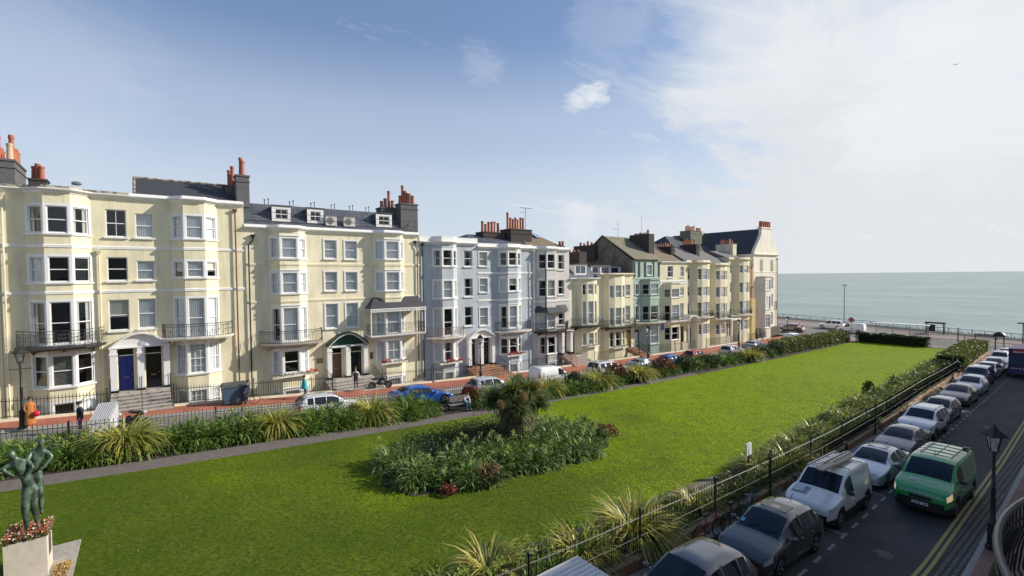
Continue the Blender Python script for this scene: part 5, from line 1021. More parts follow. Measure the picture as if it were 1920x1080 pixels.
def hedge(pts, h, wd, n, m, label, smin=.1, smax=.2):
    """a clipped hedge along a polyline (x,y)"""
    e = empty('hedge', (pts[0][0], pts[0][1], g(pts[0][1])), label, 'hedge'); c = Cards(); core = MB(); tot = sum((Vector(pts[i+1])-Vector(pts[i])).length for i in range(len(pts)-1))
    for i in range(len(pts)-1):
        a, b = Vector(pts[i]), Vector(pts[i+1]); L = (b-a).length; u = (b-a)/L; nn = Vector((u.y, -u.x)); k = int(n*L/tot)
        t = rng.uniform(-.4, L+.4, k); s = rng.random(k); side = rng.random(k); per = rng.random(k)
        off = np.where(side < .34, wd/2, np.where(side < .55, -wd/2, (per-.5)*wd)); zz = np.where(side < .55, per*h, h)
        bumpy = .12*np.sin(t*2.1+1)*np.sin(t*.9)+.10*np.sin(t*5+off*3); off = off*(1+bumpy*.5)+rng.normal(0, .07, k); zz = zz*(1+bumpy*.6)+rng.normal(0, .07, k)
        X, Y = a.x+u.x*t+nn.x*off, a.y+u.y*t+nn.y*off; c.cards(np.stack([X, Y, np.interp(Y, GY, GZ)+np.maximum(zz, .03)], 1), smin, smax, rng.random(k)*np.where(zz > h*.9, 1.0, .85))
        z = .12; q = lambda p, s_: (p.x+nn.x*s_, p.y+nn.y*s_)
        A0, A1, B1, B0 = q(a, -wd/2+z), q(a, wd/2-z), q(b, wd/2-z), q(b, -wd/2+z)
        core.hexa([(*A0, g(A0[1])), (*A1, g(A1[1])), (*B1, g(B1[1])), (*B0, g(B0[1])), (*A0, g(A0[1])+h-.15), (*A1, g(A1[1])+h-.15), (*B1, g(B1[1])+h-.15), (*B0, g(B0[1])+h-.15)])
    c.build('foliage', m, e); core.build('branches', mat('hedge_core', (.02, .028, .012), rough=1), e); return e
hedge([(-29.9, 67.3), (-29.6, 89.3)], 1.55, 1.9, 26000, euon, 'long clipped cream-variegated hedge at the far end of the left border')
hedge([(-27.6, 90.6), (-19.3, 90.6)], 1.35, 1.1, 9000, shrubm, 'dark clipped hedge closing the sea end of the lawn')
hedge([(-12.9, 70.5), (-13.9, 89.5)], 1.5, 2.2, 24000, euon, 'wide clipped variegated hedge in the sea-end corner beside the right street')
for (x, y, r, lb) in ((-10.5, 6.0, .55, 'leafy green bush by the lower end of the right railing'), (-10.3, 15.0, .6, 'leafy bush between the biggest flax and the near right path'), (-10.4, 19.0, .55, 'low green bush behind the right railing opposite the van with ladders'), (-10.9, 26.0, .65, 'yellowish bush behind the railing by the silver coupe'), (-11.4, 30.0, .65, 'rounded green bush behind the railing beyond the silver coupe'), (-12.0, 34.0, .7, 'mixed green bush behind the railing by the white estate'), (-12.4, 39.5, .7, 'pale leafy bush halfway up the right border')):
    leafy('shrub', (x, y, g(y)), r, 1.15, 1300, euon, lb, 'shrub', 'shrubs of the garden borders', .05, .10)
# cabbage tree
ct = empty('cabbage_tree', (-20.6, 15.9, g(15.9)), 'multi-headed cabbage palm with shaggy trunk standing in the island bed', 'tree')
tk = MB(); bx_, by_, bz_ = -20.6, 15.9, g(15.9)
heads_ = [(-.75, -.95, 2.55, .95), (.1, -.35, 3.05, 1.0), (.25, .65, 2.9, 1.0), (.55, 1.25, 2.35, .85), (.75, -.35, 2.2, .8), (-.3, .3, 3.25, .85)]
for hx, hy, hz, hr in heads_: tk.tube([(bx_, by_, bz_), (bx_+hx*.2, by_+hy*.2, bz_+hz*.45), (bx_+hx, by_+hy, bz_+hz)], [.24, .16, .09], 7)
tk.build('trunk', mat('shaggy_bark', (.16, .12, .08), rough=.95, var=.3, vscale=8, bump=.6), ct)
c = Cards(); cdm = mat('palm_leaf', (.05, .1, .03), rough=.4, attr=[(0, (.05, .09, .03)), (.5, (.16, .22, .07)), (1, (.42, .44, .20))], trans=.2)
for hx, hy, hz, hr in heads_:
    n = 620; az = rng.uniform(0, 2*np.pi, n); el = np.arcsin(rng.uniform(-.45, 1, n)); b = np.tile([bx_+hx, by_+hy, bz_+hz], (n, 1))+rng.normal(0, .06, (n, 3)); b[:, 2] += rng.uniform(-.25, .1, n)
    c.straps(b, az, hr*.92*rng.uniform(.75, 1.1, n), el, el-rng.uniform(.1, .55, n), np.full(n, .06), np.clip(rng.random(n)*.85+.2*(el > .5), 0, 1), segs=3)
c.build('crown', cdm, ct)
c = Cards(); dead = mat('dead_palm_leaf', (.3, .22, .12), rough=.8, attr=[(0, (.04, .035, .02)), (.6, (.14, .12, .065)), (1, (.33, .28, .17))], trans=.15)
for k in range(900):
    pass
n = 2200; hh = rng.uniform(.5, 2.3, n); az = rng.uniform(0, 2*np.pi, n); r = .18+.16*hh; b = np.stack([bx_+r*np.cos(az)*.8+.06*hh, by_+r*np.sin(az)*1.25, bz_+hh], 1)
c.straps(b, az, rng.uniform(.6, 1.0, n), rng.uniform(-.5, .2, n), np.full(n, -1.5), np.full(n, .035), rng.random(n), segs=3); c.build('dead_leaf_skirt', dead, ct)
c = Cards(); bud = mat('brown_flower_plume', (.25, .16, .06), rough=.8, attr=[(0, (.18, .14, .05)), (1, (.40, .30, .12))], trans=.2)
for (dx, dy, dz, r) in [(.85, -.15, 2.85, .30), (.6, .95, 3.2, .30), (.5, -1.35, 2.55, .22)]:
    P = rng.normal(0, r*.45, (600, 3))+np.array([bx_+dx, by_+dy, bz_+dz]); c.cards(P, .04, .10, rng.random(600))
c.build('flower_plume', bud, ct)
# ------------------------------------------------------------------ garden railings
phormium(-10.3, 10.4, 240, 1.3, 'green and cream flax in the right border below the largest one', .05); phormium(-10.5, 16.9, 220, 1.15, 'flax tuft behind the right railing where the near path shows', .045)
phormium(-11.2, 27.8, 240, 1.35, 'flax in the right border behind the white van and coupe', .055); phormium(-12.0, 36.5, 220, 1.4, 'flax in the right border behind the white estate', .065); phormium(-12.6, 42.5, 200, 1.4, 'flax in the right border near the tall sapling', .075)
def garden_railing(name, label, xf, y0, y1, h, dz, sp=.14, r=.012, posts=3.0, dog=False, m=iron, top=None, lo=.12):
    ym = (y0+y1)/2; e = empty(name, (xf(ym), ym, g(ym)+dz), label, 'railing'); b = MB(); n = int((y1-y0)/sp)
    for i in range(n+1):
        y = y0+i*sp; x = xf(y); z = g(y)+dz; b.tube([(x, y, z), (x, y, z+h)], r, 4, cap=False); b.add([(x-.024, y, z+h), (x, y-.024, z+h), (x+.024, y, z+h), (x, y+.024, z+h), (x, y, z+h+.11)], [(0, 1, 4), (1, 2, 4), (2, 3, 4), (3, 0, 4), (3, 2, 1, 0)])
        if dog: y2 = y+sp/2; x = xf(y2); z = g(y2)+dz; b.tube([(x, y2, z), (x, y2, z+h*.5)], r, 4, cap=False); b.add([(x-.022, y2, z+h*.5), (x, y2-.022, z+h*.5), (x+.022, y2, z+h*.5), (x, y2+.022, z+h*.5), (x, y2, z+h*.5+.1)], [(0, 1, 4), (1, 2, 4), (2, 3, 4), (3, 0, 4), (3, 2, 1, 0)])
    b.build('bars', m, e)
    t = MB(); k = max(2, int((y1-y0)/2)); ys = [y0+(y1-y0)*i/k for i in range(k+1)]
    for q, rr in [(h-.12, .018), (lo, .014)]+([(h*.5-.1, .010)] if dog else []): t.tube([(xf(y), y, g(y)+dz+q) for y in ys], rr, 4)
    t.build('rail', top or m, e); y = y0
    while y <= y1+.01: p = MB(); x = xf(y); z = g(y)+dz; p.tube([(x, y, z-.1), (x, y, z+h+.08)], .035, 6); p.ball((x, y, z+h+.13), .055, n=8); p.build('post', m, e); y += posts
    return e
garden_railing('garden_railing', 'thin black railing between the left street and the planted border', lambda y: -31.05, -9, 90, 1.2, .0, sp=.17, r=.011, posts=6.0)
xr = lambda y: at(WR, y)-.17
garden_railing('garden_railing', 'black spear-topped railing with short dog bars on the low wall beside the right street', xr, 3.0, 67.0, 1.22, .38, sp=.17, r=.011, posts=4.5, dog=True, top=mat('worn_rail_top', (.06, .058, .055), rough=.6))
gw = empty('garden_wall', (xr(35), 35, g(35)), 'low rendered red brick wall under the right garden railing', 'wall'); a = MB(); b = MB()
ys = [3+i*2 for i in range(44)]
for p, q in zip(ys[:-1], ys[1:]):
    for (mb, o0, o1, z0, z1) in ((a, -.30, -.005, -.3, .30), (b, -.34, .03, .303, .385)):
        x0, x1 = at(WR, p), at(WR, q); mb.hexa([(x0+o0, p, g(p)+z0), (x0+o1, p, g(p)+z0), (x1+o1, q, g(q)+z0), (x1+o0, q, g(q)+z0), (x0+o0, p, g(p)+z1), (x0+o1, p, g(p)+z1), (x1+o1, q, g(q)+z1), (x1+o0, q, g(q)+z1)])
a.build('brickwork', wallbrick, gw); b.build('coping', mat('stained_coping', (.42, .31, .20), rough=.9, var=.35, vscale=2, col2=(.30, .17, .10)), gw)
# ================================================================== VEHICLES
def paint(name, col, metal=.2, rough=.2): return mat(name, col, rough=min(rough, .22), metal=metal*.6, coat=1.0)
tyre = mat('tyre_rubber', (.018, .018, .018), rough=.8); rimm = mat('alloy', (.45, .45, .46), rough=.3, metal=.8); blackp = mat('black_plastic', (.02, .02, .022), rough=.5)
headl = mat('headlamp', (.55, .56, .58), rough=.1, coat=1); taill = mat('tail_lamp', (.5, .03, .02), rough=.2, coat=1); platew = mat('number_plate_white', (.75, .75, .72), rough=.5); chrome = mat('chrome', (.7, .7, .7), rough=.12, metal=1)
lit = mat('lit_headlamp', (.9, .8, .6), rough=.2); _b = lit.node_tree.nodes['Principled BSDF']; _b.inputs['Emission Color'].default_value = (1, .72, .4, 1); _b.inputs['Emission Strength'].default_value = .3
def carglass():
    m = mat('tinted_car_glass', (.012, .018, .026), rough=.04, spec=.5, coat=.1); return m
cgl = carglass()
PROF = {
 'hatch': dict(L=4.2, w=.885, st=[(0, .60, .55, .9), (.05, .70, .65, .88), (.35, .82, .77, .86), (.8, .92, .87, .85), (1.1, .98, .90, .82), (1.5, 1.21, .93, .75), (1.95, 1.43, .95, .68), (2.3, 1.48, .96, .665), (3.2, 1.47, .98, .66), (3.7, 1.40, 1.0, .66), (3.85, 1.27, 1.0, .69), (4.1, .98, .94, .80), (4.17, .8, .76, .88), (4.2, .55, .52, .9)], ws=(1.12, 1.93), rw=(3.76, 4.08), side=[(1.7, 2.42), (2.5, 3.2), (3.28, 3.62)], wh=(.85, 3.42)),
 'sedan': dict(L=4.65, w=.90, st=[(0, .56, .52, .9), (.05, .66, .62, .88), (.4, .77, .73, .86), (.95, .88, .84, .85), (1.3, .94, .88, .82), (1.75, 1.17, .91, .74), (2.2, 1.35, .93, .66), (2.6, 1.41, .94, .64), (3.2, 1.39, .96, .64), (3.6, 1.30, .98, .66), (4.1, 1.07, 1.0, .74), (4.5, 1.01, .97, .82), (4.62, .85, .82, .88), (4.65, .52, .5, .9)], ws=(1.32, 2.18), rw=(3.55, 4.08), side=[(1.9, 2.68), (2.76, 3.4), (3.46, 3.74)], wh=(.88, 3.72)),
 'suv': dict(L=4.5, w=.925, st=[(0, .75, .70, .9), (.05, .88, .83, .88), (.35, 1.0, .95, .87), (.85, 1.07, 1.02, .86), (1.15, 1.11, 1.05, .83), (1.5, 1.33, 1.07, .77), (1.9, 1.58, 1.08, .71), (2.3, 1.67, 1.08, .70), (3.6, 1.66, 1.1, .70), (4.2, 1.60, 1.12, .70), (4.3, 1.48, 1.12, .72), (4.44, 1.1, 1.05, .82), (4.48, .9, .86, .88), (4.5, .6, .56, .9)], ws=(1.17, 1.9), rw=(4.2, 4.43), side=[(1.65, 2.5), (2.58, 3.35), (3.43, 4.1)], wh=(.88, 3.6)),
 'vans': dict(L=4.38, w=.905, st=[(0, .74, .70, .88), (.06, .86, .82, .87), (.4, .98, .94, .86), (.8, 1.08, 1.03, .86), (1.05, 1.14, 1.08, .85), (1.4, 1.43, 1.1, .80), (1.75, 1.70, 1.1, .76), (2.1, 1.80, 1.1, .76), (4.0, 1.82, 1.1, .76), (4.26, 1.78, 1.1, .77), (4.32, 1.6, 1.1, .8), (4.36, 1.0, .95, .88), (4.38, .6, .56, .9)], ws=(1.07, 1.74), rw=None, side=[(1.45, 2.15)], wh=(.85, 3.58)),
 'vanl': dict(L=4.95, w=.96, st=[(0, .82, .77, .90), (.06, .98, .93, .89), (.35, 1.11, 1.06, .88), (.7, 1.21, 1.15, .88), (.95, 1.28, 1.2, .86), (1.35, 1.60, 1.22, .82), (1.75, 1.85, 1.22, .79), (2.1, 1.93, 1.22, .80), (4.6, 1.94, 1.22, .80), (4.84, 1.9, 1.22, .81), (4.9, 1.7, 1.22, .84), (4.93, 1.1, 1.05, .9), (4.95, .6, .56, .9)], ws=(.97, 1.74), rw=None, side=[(1.4, 2.2)], wh=(.95, 3.95)),
}
def car(label, cat, kind, body, x, y, face=-1, seed=0, scale=1.0, group='cars parked in the streets', name='parked_car', bumper=None, roof=None, detail=True, extras=(), lamps=None, dark_hood=None):
    """face=-1: front towards -Y (towards the camera), +1: towards the sea"""
    P = PROF[kind]; L, w0 = P['L'], P['w']; st = P['st']; e = empty(name, (x, y, g(y)-.095), label, cat, group, rz=-PI/2 if face < 0 else PI/2)
    slope = math.atan2(g(y+1.5)-g(y-1.5), 3.0); e.rotation_euler = Matrix.Rotation(slope, 3, 'X').to_4x4().to_euler(); e.rotation_euler = (Matrix.Rotation(slope, 3, 'X') @ Matrix.Rotation(-PI/2 if face < 0 else PI/2, 3, 'Z')).to_euler()
    OFF[e] = Vector((0, 0, 0))
    if scale != 1: e.scale = (scale,)*3
    S = sorted({round(s, 3) for s in [q[0] for q in st]+list(np.arange(.1, L, .14))+([*P['ws']])+([*P['rw']] if P['rw'] else [])+[v for a in P['side'] for v in a]+[P['wh'][0]+k for k in (-.37, -.3, -.15, 0, .15, .3, .37)]+[P['wh'][1]+k for k in (-.37, -.3, -.15, 0, .15, .3, .37)] if 0 <= s <= L})
    xs = [q[0] for q in st]; ip0 = lambda s, k: float(np.interp(s, xs, [q[k] for q in st])); ip = lambda s, k: (ip0(s, k) if s < .12 or s > L-.12 else (ip0(s-.11, k)+2*ip0(s, k)+ip0(s+.11, k))/4)
    R = []
    for s in S:
        zt, zb, wr = ip(s, 1), ip(s, 2), ip(s, 3); w = w0*(1-.20*math.exp(-s/.16)-.02*math.exp(-s/.8)-.13*math.exp(-(L-s)/.13)); wr = wr*w
        b = .24
        for c_ in P['wh']:
            d = abs(s-c_)
            if d < .37: b = max(b, .31+math.sqrt(max(0, .37**2-d*d)))
        k = min(1, max(0, (zt-zb-.03)/.35)); wsh = w*.965
        R.append([(w*.96, b), (w*1.0, b+(zb-b)*.35), (w*.995, b+(zb-b)*.72), (wsh, zb), ((wsh*.2+wr*.8) if k > 0 else wr, zb+(zt-zb)*(.82 if k > .3 else .6)), ((wr*1.0, zt-.065) if k > .3 else (wr*.965, zt-.016)), (wr*.91, zt-.012), (wr*.5, zt+.012), (0, zt+.022)])
    body_m, ws, rw, hl, tl = MB(), MB(), MB(), MB(), MB(); sides = {}
    def V(i, k, sg): yy, z = R[i][k]; return (L/2-S[i], sg*yy, z)
    for i in range(len(S)-1):
        sm = (S[i]+S[i+1])/2
        for sg in (1, -1):
            for k in range(8):
                q = [V(i, k, sg), V(i, k+1, sg), V(i+1, k+1, sg), V(i+1, k, sg)]
                if sg < 0: q = q[::-1]
                t = body_m
                if P['ws'][0] < sm < P['ws'][1] and k >= 6: t = ws
                elif P['rw'] and P['rw'][0] < sm < P['rw'][1] and k >= 6: t = rw
                elif k == 3 and any(a < sm < b_ for a, b_ in P['side']): j = [n_ for n_, (a, b_) in enumerate(P['side']) if a < sm < b_][0]; t = sides.setdefault((j, sg), MB())
                elif k == 2 and .03 < sm < .38: t = hl
                elif k in (2, 3) and sm > L-.17 and kind != 'none': t = tl
                mi = 0
                if t is body_m:
                    if bumper and k == 0 and (sm < .55 or sm > L-.5): mi = 1
                    elif roof and k >= 5 and sm > P['ws'][1]: mi = 2
                    elif k == 0: mi = 1 if bumper else 0
                t.quad(*q, mi)
    for i, inv in ((0, False), (len(S)-1, True)):
        for k in range(8):
            q = [V(i, k, 1), V(i, k, -1), V(i, k+1, -1), V(i, k+1, 1)]
            body_m.quad(*(q if not inv else q[::-1]), 1 if (k <= 1 and bumper) else 0)
    bo = body_m.build('body', [body, blackp, roof or body], e, smooth=True, world=False, sharp=52)
    ub = MB(); ub.box(-L/2+.15, L/2-.12, -w0+.26, w0-.26, .2, .7); ub.build('underbody', blackp, e, world=False)
    sh = lambda mb, n_, m_: mb.build(n_, m_, e, smooth=True, world=False, sharp=52)
    sh(ws, 'windscreen', cgl); sh(rw, 'rear_window', cgl) if rw.v else None
    for k_, mb in sorted(sides.items()): sh(mb, 'side_window', cgl)
    sh_ = {}; 
    for nm, mb, m_ in (('headlight', hl, lamps or headl), ('tail_light', tl, taill)):
        for sg in (1, -1):
            m2 = MB()
            for f_ in mb.f:
                if mb.v[f_[0]][1]*sg > 0: m2.add([mb.v[j] for j in f_], [(0, 1, 2, 3)])
            if m2.v: m2.build(nm, m_, e, smooth=True, world=False)
    # front face: grille, plate, lower intake
    F_ = MB(); zt = st[0][1]; x0 = L/2; F_.box(x0-.02, x0+.012, -.36, .36, zt-.17, zt-.05); F_.box(x0-.02, x0+.012, -.5, .5, .27, .40); F_.build('grille', blackp, e, world=False)
    pl_ = MB(); pl_.box(x0+.014, x0+.03, -.26, .26, .43, .54); po_ = pl_.build('number_plate', platew, e, world=False)
    if detail:
        ch = MB()
        for k in range(7):
            if k != 4: yk = -.215+k*.066; ch.box(x0+.031, x0+.034, yk, yk+.04, .455, .515)
        ch.build('plate_characters', blackp, po_, world=False)
    rp = MB(); rp.box(-L/2-.02, -L/2-.004, -.26, .26, .62, .73); rp.build('number_plate', mat('number_plate_yellow', (.75, .6, .1), rough=.5), e, world=False)
    # mirrors, pillars, seams, handles
    mx = L/2-P['ws'][0]-.38; zb = ip(P['ws'][0]+.38, 2)
    for sg in (1, -1):
        mm = MB(); mm.ball((mx, sg*(w0+.09), zb+.09), .1, n=8, sq=(.75, 1.15, .8)); mm.box(mx-.04, mx+.04, min(sg*(w0-.06), sg*(w0+.04)), max(sg*(w0-.06), sg*(w0+.04)), zb+.02, zb+.07); mm.build('wing_mirror', blackp if bumper else body, e, smooth=True, world=False)
    if detail:
        sm_ = MB()
        for sg in (1, -1):
            for s in ([P['side'][0][0]-.12, P['side'][0][1]+.04]+([P['side'][1][1]+.04] if len(P['side']) > 1 else [P['side'][0][1]+1.25])):
                xx = L/2-s
                for za, zb_ in ((.3, .62), (.62, .92)):
                    ya = float(np.interp(za, [.24, .5, .75, .95], [w0*.965, w0*1.0, w0*.998, w0*.968])); yb = float(np.interp(zb_, [.24, .5, .75, .95], [w0*.965, w0*1.0, w0*.998, w0*.968]))
                    sm_.hexa([(xx-.006, sg*(ya-.01), za), (xx+.006, sg*(ya-.01), za), (xx+.006, sg*(ya+.004), za), (xx-.006, sg*(ya+.004), za), (xx-.006, sg*(yb-.01), zb_), (xx+.006, sg*(yb-.01), zb_), (xx+.006, sg*(yb+.004), zb_), (xx-.006, sg*(yb+.004), zb_)])
        sm_.build('door_seam', blackp, e, world=False)
        for sg in (1, -1):
            for a, b_ in P['side'][:2]: hb = MB(); xx = L/2-b_+.06; hb.box(xx, xx+.17, min(sg*(w0-.01), sg*(w0+.025)), max(sg*(w0-.01), sg*(w0+.025)), .80, .835); hb.build('door_handle', body, e, world=False)
        wp = MB(); s0 = P['ws'][0]
        for yy in (-.45, .1): wp.tube([(L/2-s0-.02, yy, ip(s0, 1)+.03), (L/2-s0-.2, yy+.42, ip(s0+.2, 1)+.035)], .012, 4)
        wp.build('wiper', blackp, e, world=False)
        an_ = MB(); an_.tube([(-L/2+.75 if kind not in ('vans', 'vanl') else L/2-2.0, 0, ip(L-.75, 1)+.02), (-L/2+.55 if kind not in ('vans', 'vanl') else L/2-2.2, 0, ip(L-.75, 1)+.2)], .012, 4); an_.build('aerial', blackp, e, world=False)
    for c_ in P['wh']:
        for sg in (1, -1):
            yy = sg*(w0-.02); y_in = sg*(w0-.22); r = .315; a0, a1 = (y_in, yy) if sg > 0 else (yy, y_in)
            wm_ = MB(); wm_.lathe((L/2-c_, a0, r), [(.2, 0), (r-.02, 0), (r, .03), (r, a1-a0-.03), (r-.02, a1-a0), (.2, a1-a0)], 22, axis='y'); wo_ = wm_.build('wheel', tyre, e, smooth=True, world=False)
            rm = MB(); oy = yy+sg*.004; rm.lathe((L/2-c_, min(oy, oy-sg*.03), r), [(.045, 0), (.21, 0), (.215, .015), (.21, .03), (.045, .03)], 20, axis='y')
            if detail:
                for k in range(5):
                    a = 2*PI*k/5+seed; ca, sa = math.cos(a+.63), math.sin(a+.63); rm.add([(L/2-c_+ca*.07-sa*.03, oy+sg*.003, r+sa*.07+ca*.03), (L/2-c_+ca*.07+sa*.03, oy+sg*.003, r+sa*.07-ca*.03), (L/2-c_+ca*.185+sa*.055, oy+sg*.003, r+sa*.185-ca*.055), (L/2-c_+ca*.185-sa*.055, oy+sg*.003, r+sa*.185+ca*.055)], [(0, 1, 2, 3), (3, 2, 1, 0)], 1)
            rm.build('rim', [rimm, blackp], wo_, world=False)
    for ex in extras: ex(e, P, ip)
    return e
def sunroof(e, P, ip):
    L = P['L']; m_ = MB(); s = P['ws'][1]+.22; m_.hexa([(L/2-s-.62, -.40, ip(s+.62, 1)+.012), (L/2-s, -.40, ip(s, 1)+.012), (L/2-s, .40, ip(s, 1)+.012), (L/2-s-.62, .40, ip(s+.62, 1)+.012), (L/2-s-.62, -.40, ip(s+.62, 1)+.032), (L/2-s, -.40, ip(s, 1)+.030), (L/2-s, .40, ip(s, 1)+.030), (L/2-s-.62, .40, ip(s+.62, 1)+.032)]); m_.build('sunroof', cgl, e, world=False)
def rails(e, P, ip):
    L = P['L']
    for sg in (1, -1):
        m_ = MB(); m_.tube([(L/2-1.95, sg*.6, ip(1.95, 1)), (L/2-2.1, sg*.6, ip(2.1, 1)+.07), (L/2-3.9, sg*.6, ip(3.9, 1)+.07), (L/2-4.05, sg*.6, ip(4.05, 1))], .02, 5); m_.build('roof_rail', chrome, e, world=False)
def badge(sym):
    def f_(e, P, ip):
        L = P['L']; zt = P['st'][0][1]; m_ = MB()
        if sym == 'rings':
            for k in range(4): m_.tube([(L/2+.02, -.135+k*.09+.055*math.cos(t), zt-.10+.055*math.sin(t)) for t in [2*PI*j/12 for j in range(13)]], .007, 4, cap=False)
        else: m_.tube([(L/2+.02, .07*math.cos(t), zt-.1+.07*math.sin(t)) for t in [2*PI*j/14 for j in range(15)]], .012, 4, cap=False); m_.box(L/2+.012, L/2+.024, -.06, .06, zt-.11, zt-.09)
        m_.build('badge', chrome, e, world=False)
    return f_
def disc(e, P, ip):
    L = P['L']; s = P['ws'][0]+.12; m_ = MB(); z = ip(s, 1)+.03; z2 = ip(s+.13, 1)+.03; m_.quad((L/2-s, -.62, z), (L/2-s, -.5, z), (L/2-s-.13, -.5, z2), (L/2-s-.13, -.62, z2)); m_.build('parking_permit', mat('permit_blue', (.25, .45, .55), rough=.4), e, world=False)
grey1 = paint('gunmetal_paint', (.06, .067, .07), .2); grey2 = paint('warm_grey_paint', (.13, .125, .135), .2); silver = paint('silver_paint', (.52, .53, .55), .25); silv2 = paint('light_silver_paint', (.64, .65, .70), .15); whitep = paint('white_paint_gloss', (.84, .83, .82), 0, .35); charp = paint('charcoal_paint', (.035, .036, .042)); bluep = paint('bright_blue_paint', (.02, .12, .50)); purp = paint('plum_paint', (.10, .05, .12)); greenp = paint('bright_green_paint', (.03, .36, .09), 0, .35); redp = paint('red_paint', (.45, .03, .03), 0); dkp = mat('deep_purple_paint', (.045, .015, .08), rough=.55); bluegr = paint('blue_grey_paint', (.20, .25, .33))
# right-hand street, fronts towards the camera
car('warm grey hatchback cut off by the bottom edge, nearest in the parked row', 'car', 'hatch', grey2, -7.25, 11.35, extras=[])
car('dark green-grey hatchback with tinted sunroof, second in the parked row', 'car', 'hatch', grey1, -7.42, 16.35, extras=[sunroof, badge('o'), disc])
def ladder(e, P, ip):
    r_ = MB(); z = 1.86
    for s in (2.15, 3.5): r_.tube([(2.19-s, -.7, 1.80), (2.19-s, -.68, z), (2.19-s, .68, z), (2.19-s, .7, 1.80)], .018, 5)
    r_.build('roof_bar', blackp, e, world=False)
    l_ = MB(); al = mat('aluminium_ladder', (.62, .57, .50), rough=.4, metal=.4)
    for (ya, yb, zz, xa, xb) in ((-.06, -.40, 1.90, -1.75, 1.05), (.12, -.02, 1.98, -1.7, .62)):
        for yy in (ya, yb): l_.box(xa, xb, yy-.02, yy+.02, zz, zz+.07)
        x_ = xa+.15
        while x_ < xb-.05: l_.box(x_, x_+.035, min(ya, yb), max(ya, yb), zz+.02, zz+.05); x_ += .27
    lo = l_.build('ladder', al, e, world=False)
    for a_, b_ in ((.18, .62),): q_ = MB(); q_.box(.3, 1.55, .10, .34, 2.0, 2.06); q_.box(-1.6, .62, .10, .34, 1.93, 2.0); q_.build('plank', mat('pale_timber', (.60, .47, .34), rough=.8), lo, world=False)
    h_ = MB(); h_.hexa([(1.75, -.72, .995), (1.25, -.72, 1.125), (1.25, -.18, 1.155), (1.75, -.18, 1.025), (1.75, -.72, 1.0), (1.25, -.72, 1.13), (1.25, -.18, 1.16), (1.75, -.18, 1.03)])
    ho_ = h_.build('bonnet_decal', mat('blue_grey_decal', (.25, .30, .38), rough=.4), e, world=False); b_ = MB()
    for k in range(3): xx = 1.34+k*.13; zz = 1.109-.26*(xx-1.34); b_.hexa([(xx, -.66, zz+.02), (xx+.07, -.66, zz+.002), (xx+.07, -.33, zz+.02), (xx, -.33, zz+.038), (xx, -.66, zz+.026), (xx+.07, -.66, zz+.008), (xx+.07, -.33, zz+.026), (xx, -.33, zz+.044)])
    b_.build('decal_bars', whitep, ho_, world=False)
    t_ = MB(); t_.box(-1.35, -.1, .905, .925, .50, .62); t_.box(-1.35, -.1, -.925, -.905, .50, .62); t_.build('side_moulding', blackp, e, world=False)
car('white panel van carrying ladders and planks on its roof', 'van', 'vans', whitep, -7.62, 21.75, extras=[ladder], bumper=True, name='parked_van')
car('silver-white coupe with long sunroof, behind the van with ladders', 'car', 'sedan', silv2, -7.78, 27.9, extras=[sunroof, badge('rings')], scale=.97)
def greenx(e, P, ip):
    m_ = MB(); 
    for s in (2.35, 2.95, 3.55, 4.15): m_.box(2.475-s-.012, 2.475-s+.012, -.72, .72, 1.955, 1.975)
    for yy in (-.5, 0, .5): m_.box(-2.2, .25, yy-.01, yy+.01, 1.956, 1.973)
    m_.build('roof_rib', mat('dark_green_seam', (.015, .12, .04), rough=.5), e, world=False)
    v_ = MB(); v_.box(-2.15, -1.85, .5, .75, 1.97, 2.03); v_.build('roof_vent', blackp, e, world=False)
    c_ = MB(); c_.tube([(2.44, -.62, .93), (2.52, -.2, .85), (2.52, .2, .85), (2.44, .62, .93)], .014, 4); c_.tube([(2.53, .07*math.cos(t), .86+.07*math.sin(t)) for t in [2*PI*j/14 for j in range(15)]], .012, 4, cap=False); c_.build('chrome_strip', chrome, e, world=False)
    d_ = MB(); s = .5; z = lambda s_: ip(s_, 1)+.032
    for (sa, sb_, ya, yb) in ((.50, .56, -.40, -.12), (.60, .66, -.40, -.12), (.50, .66, -.44, -.40), (.62, .65, -.05, .42)):
        d_.quad((2.475-sa, ya, z(sa)), (2.475-sa, yb, z(sa)), (2.475-sb_, yb, z(sb_)), (2.475-sb_, ya, z(sb_)))
    d_.build('bonnet_logo', mat('pale_decal', (.62, .78, .66), rough=.5), e, world=False)
car('bright green panel van driving down the middle of the right street with headlights on', 'van', 'vanl', greenp, -5.32, 26.8, extras=[greenx], bumper=True, name='green_van', group=None, lamps=lit)
car('dark purple-grey saloon with glinting bonnet, behind the silver coupe', 'car', 'sedan', grey2, -8.15, 33.6, scale=.95)
car('white estate with roof rails halfway along the parked row', 'car', 'suv', whitep, -8.4, 39.0, extras=[rails], scale=.98, bumper=True)
car('small dark grey hatchback behind the white car with roof rails', 'car', 'hatch', grey2, -8.65, 44.4, scale=.96)
car('black saloon with kidney-shaped grille in the patch of sunlight', 'car', 'sedan', charp, -9.0, 52.0, extras=[])
car('light silver hatchback just behind the black saloon', 'car', 'hatch', silver, -9.15, 57.6)
car('dark people carrier with pale roof in the far parked row', 'car', 'suv', dkp, -9.6, 63.2, roof=silver)
car('silver hatchback with bright wing, beyond the dark people carrier', 'car', 'hatch', silver, -9.75, 68.6); car('silver saloon in the sun beyond the tall purple lorry', 'car', 'sedan', silv2, -9.95, 74.0)
car('pale estate second from the sea end of the right row', 'car', 'suv', silver, -10.2, 79.6, scale=.95); car('white car last in the right row before the seafront', 'car', 'sedan', whitep, -10.4, 85.2)
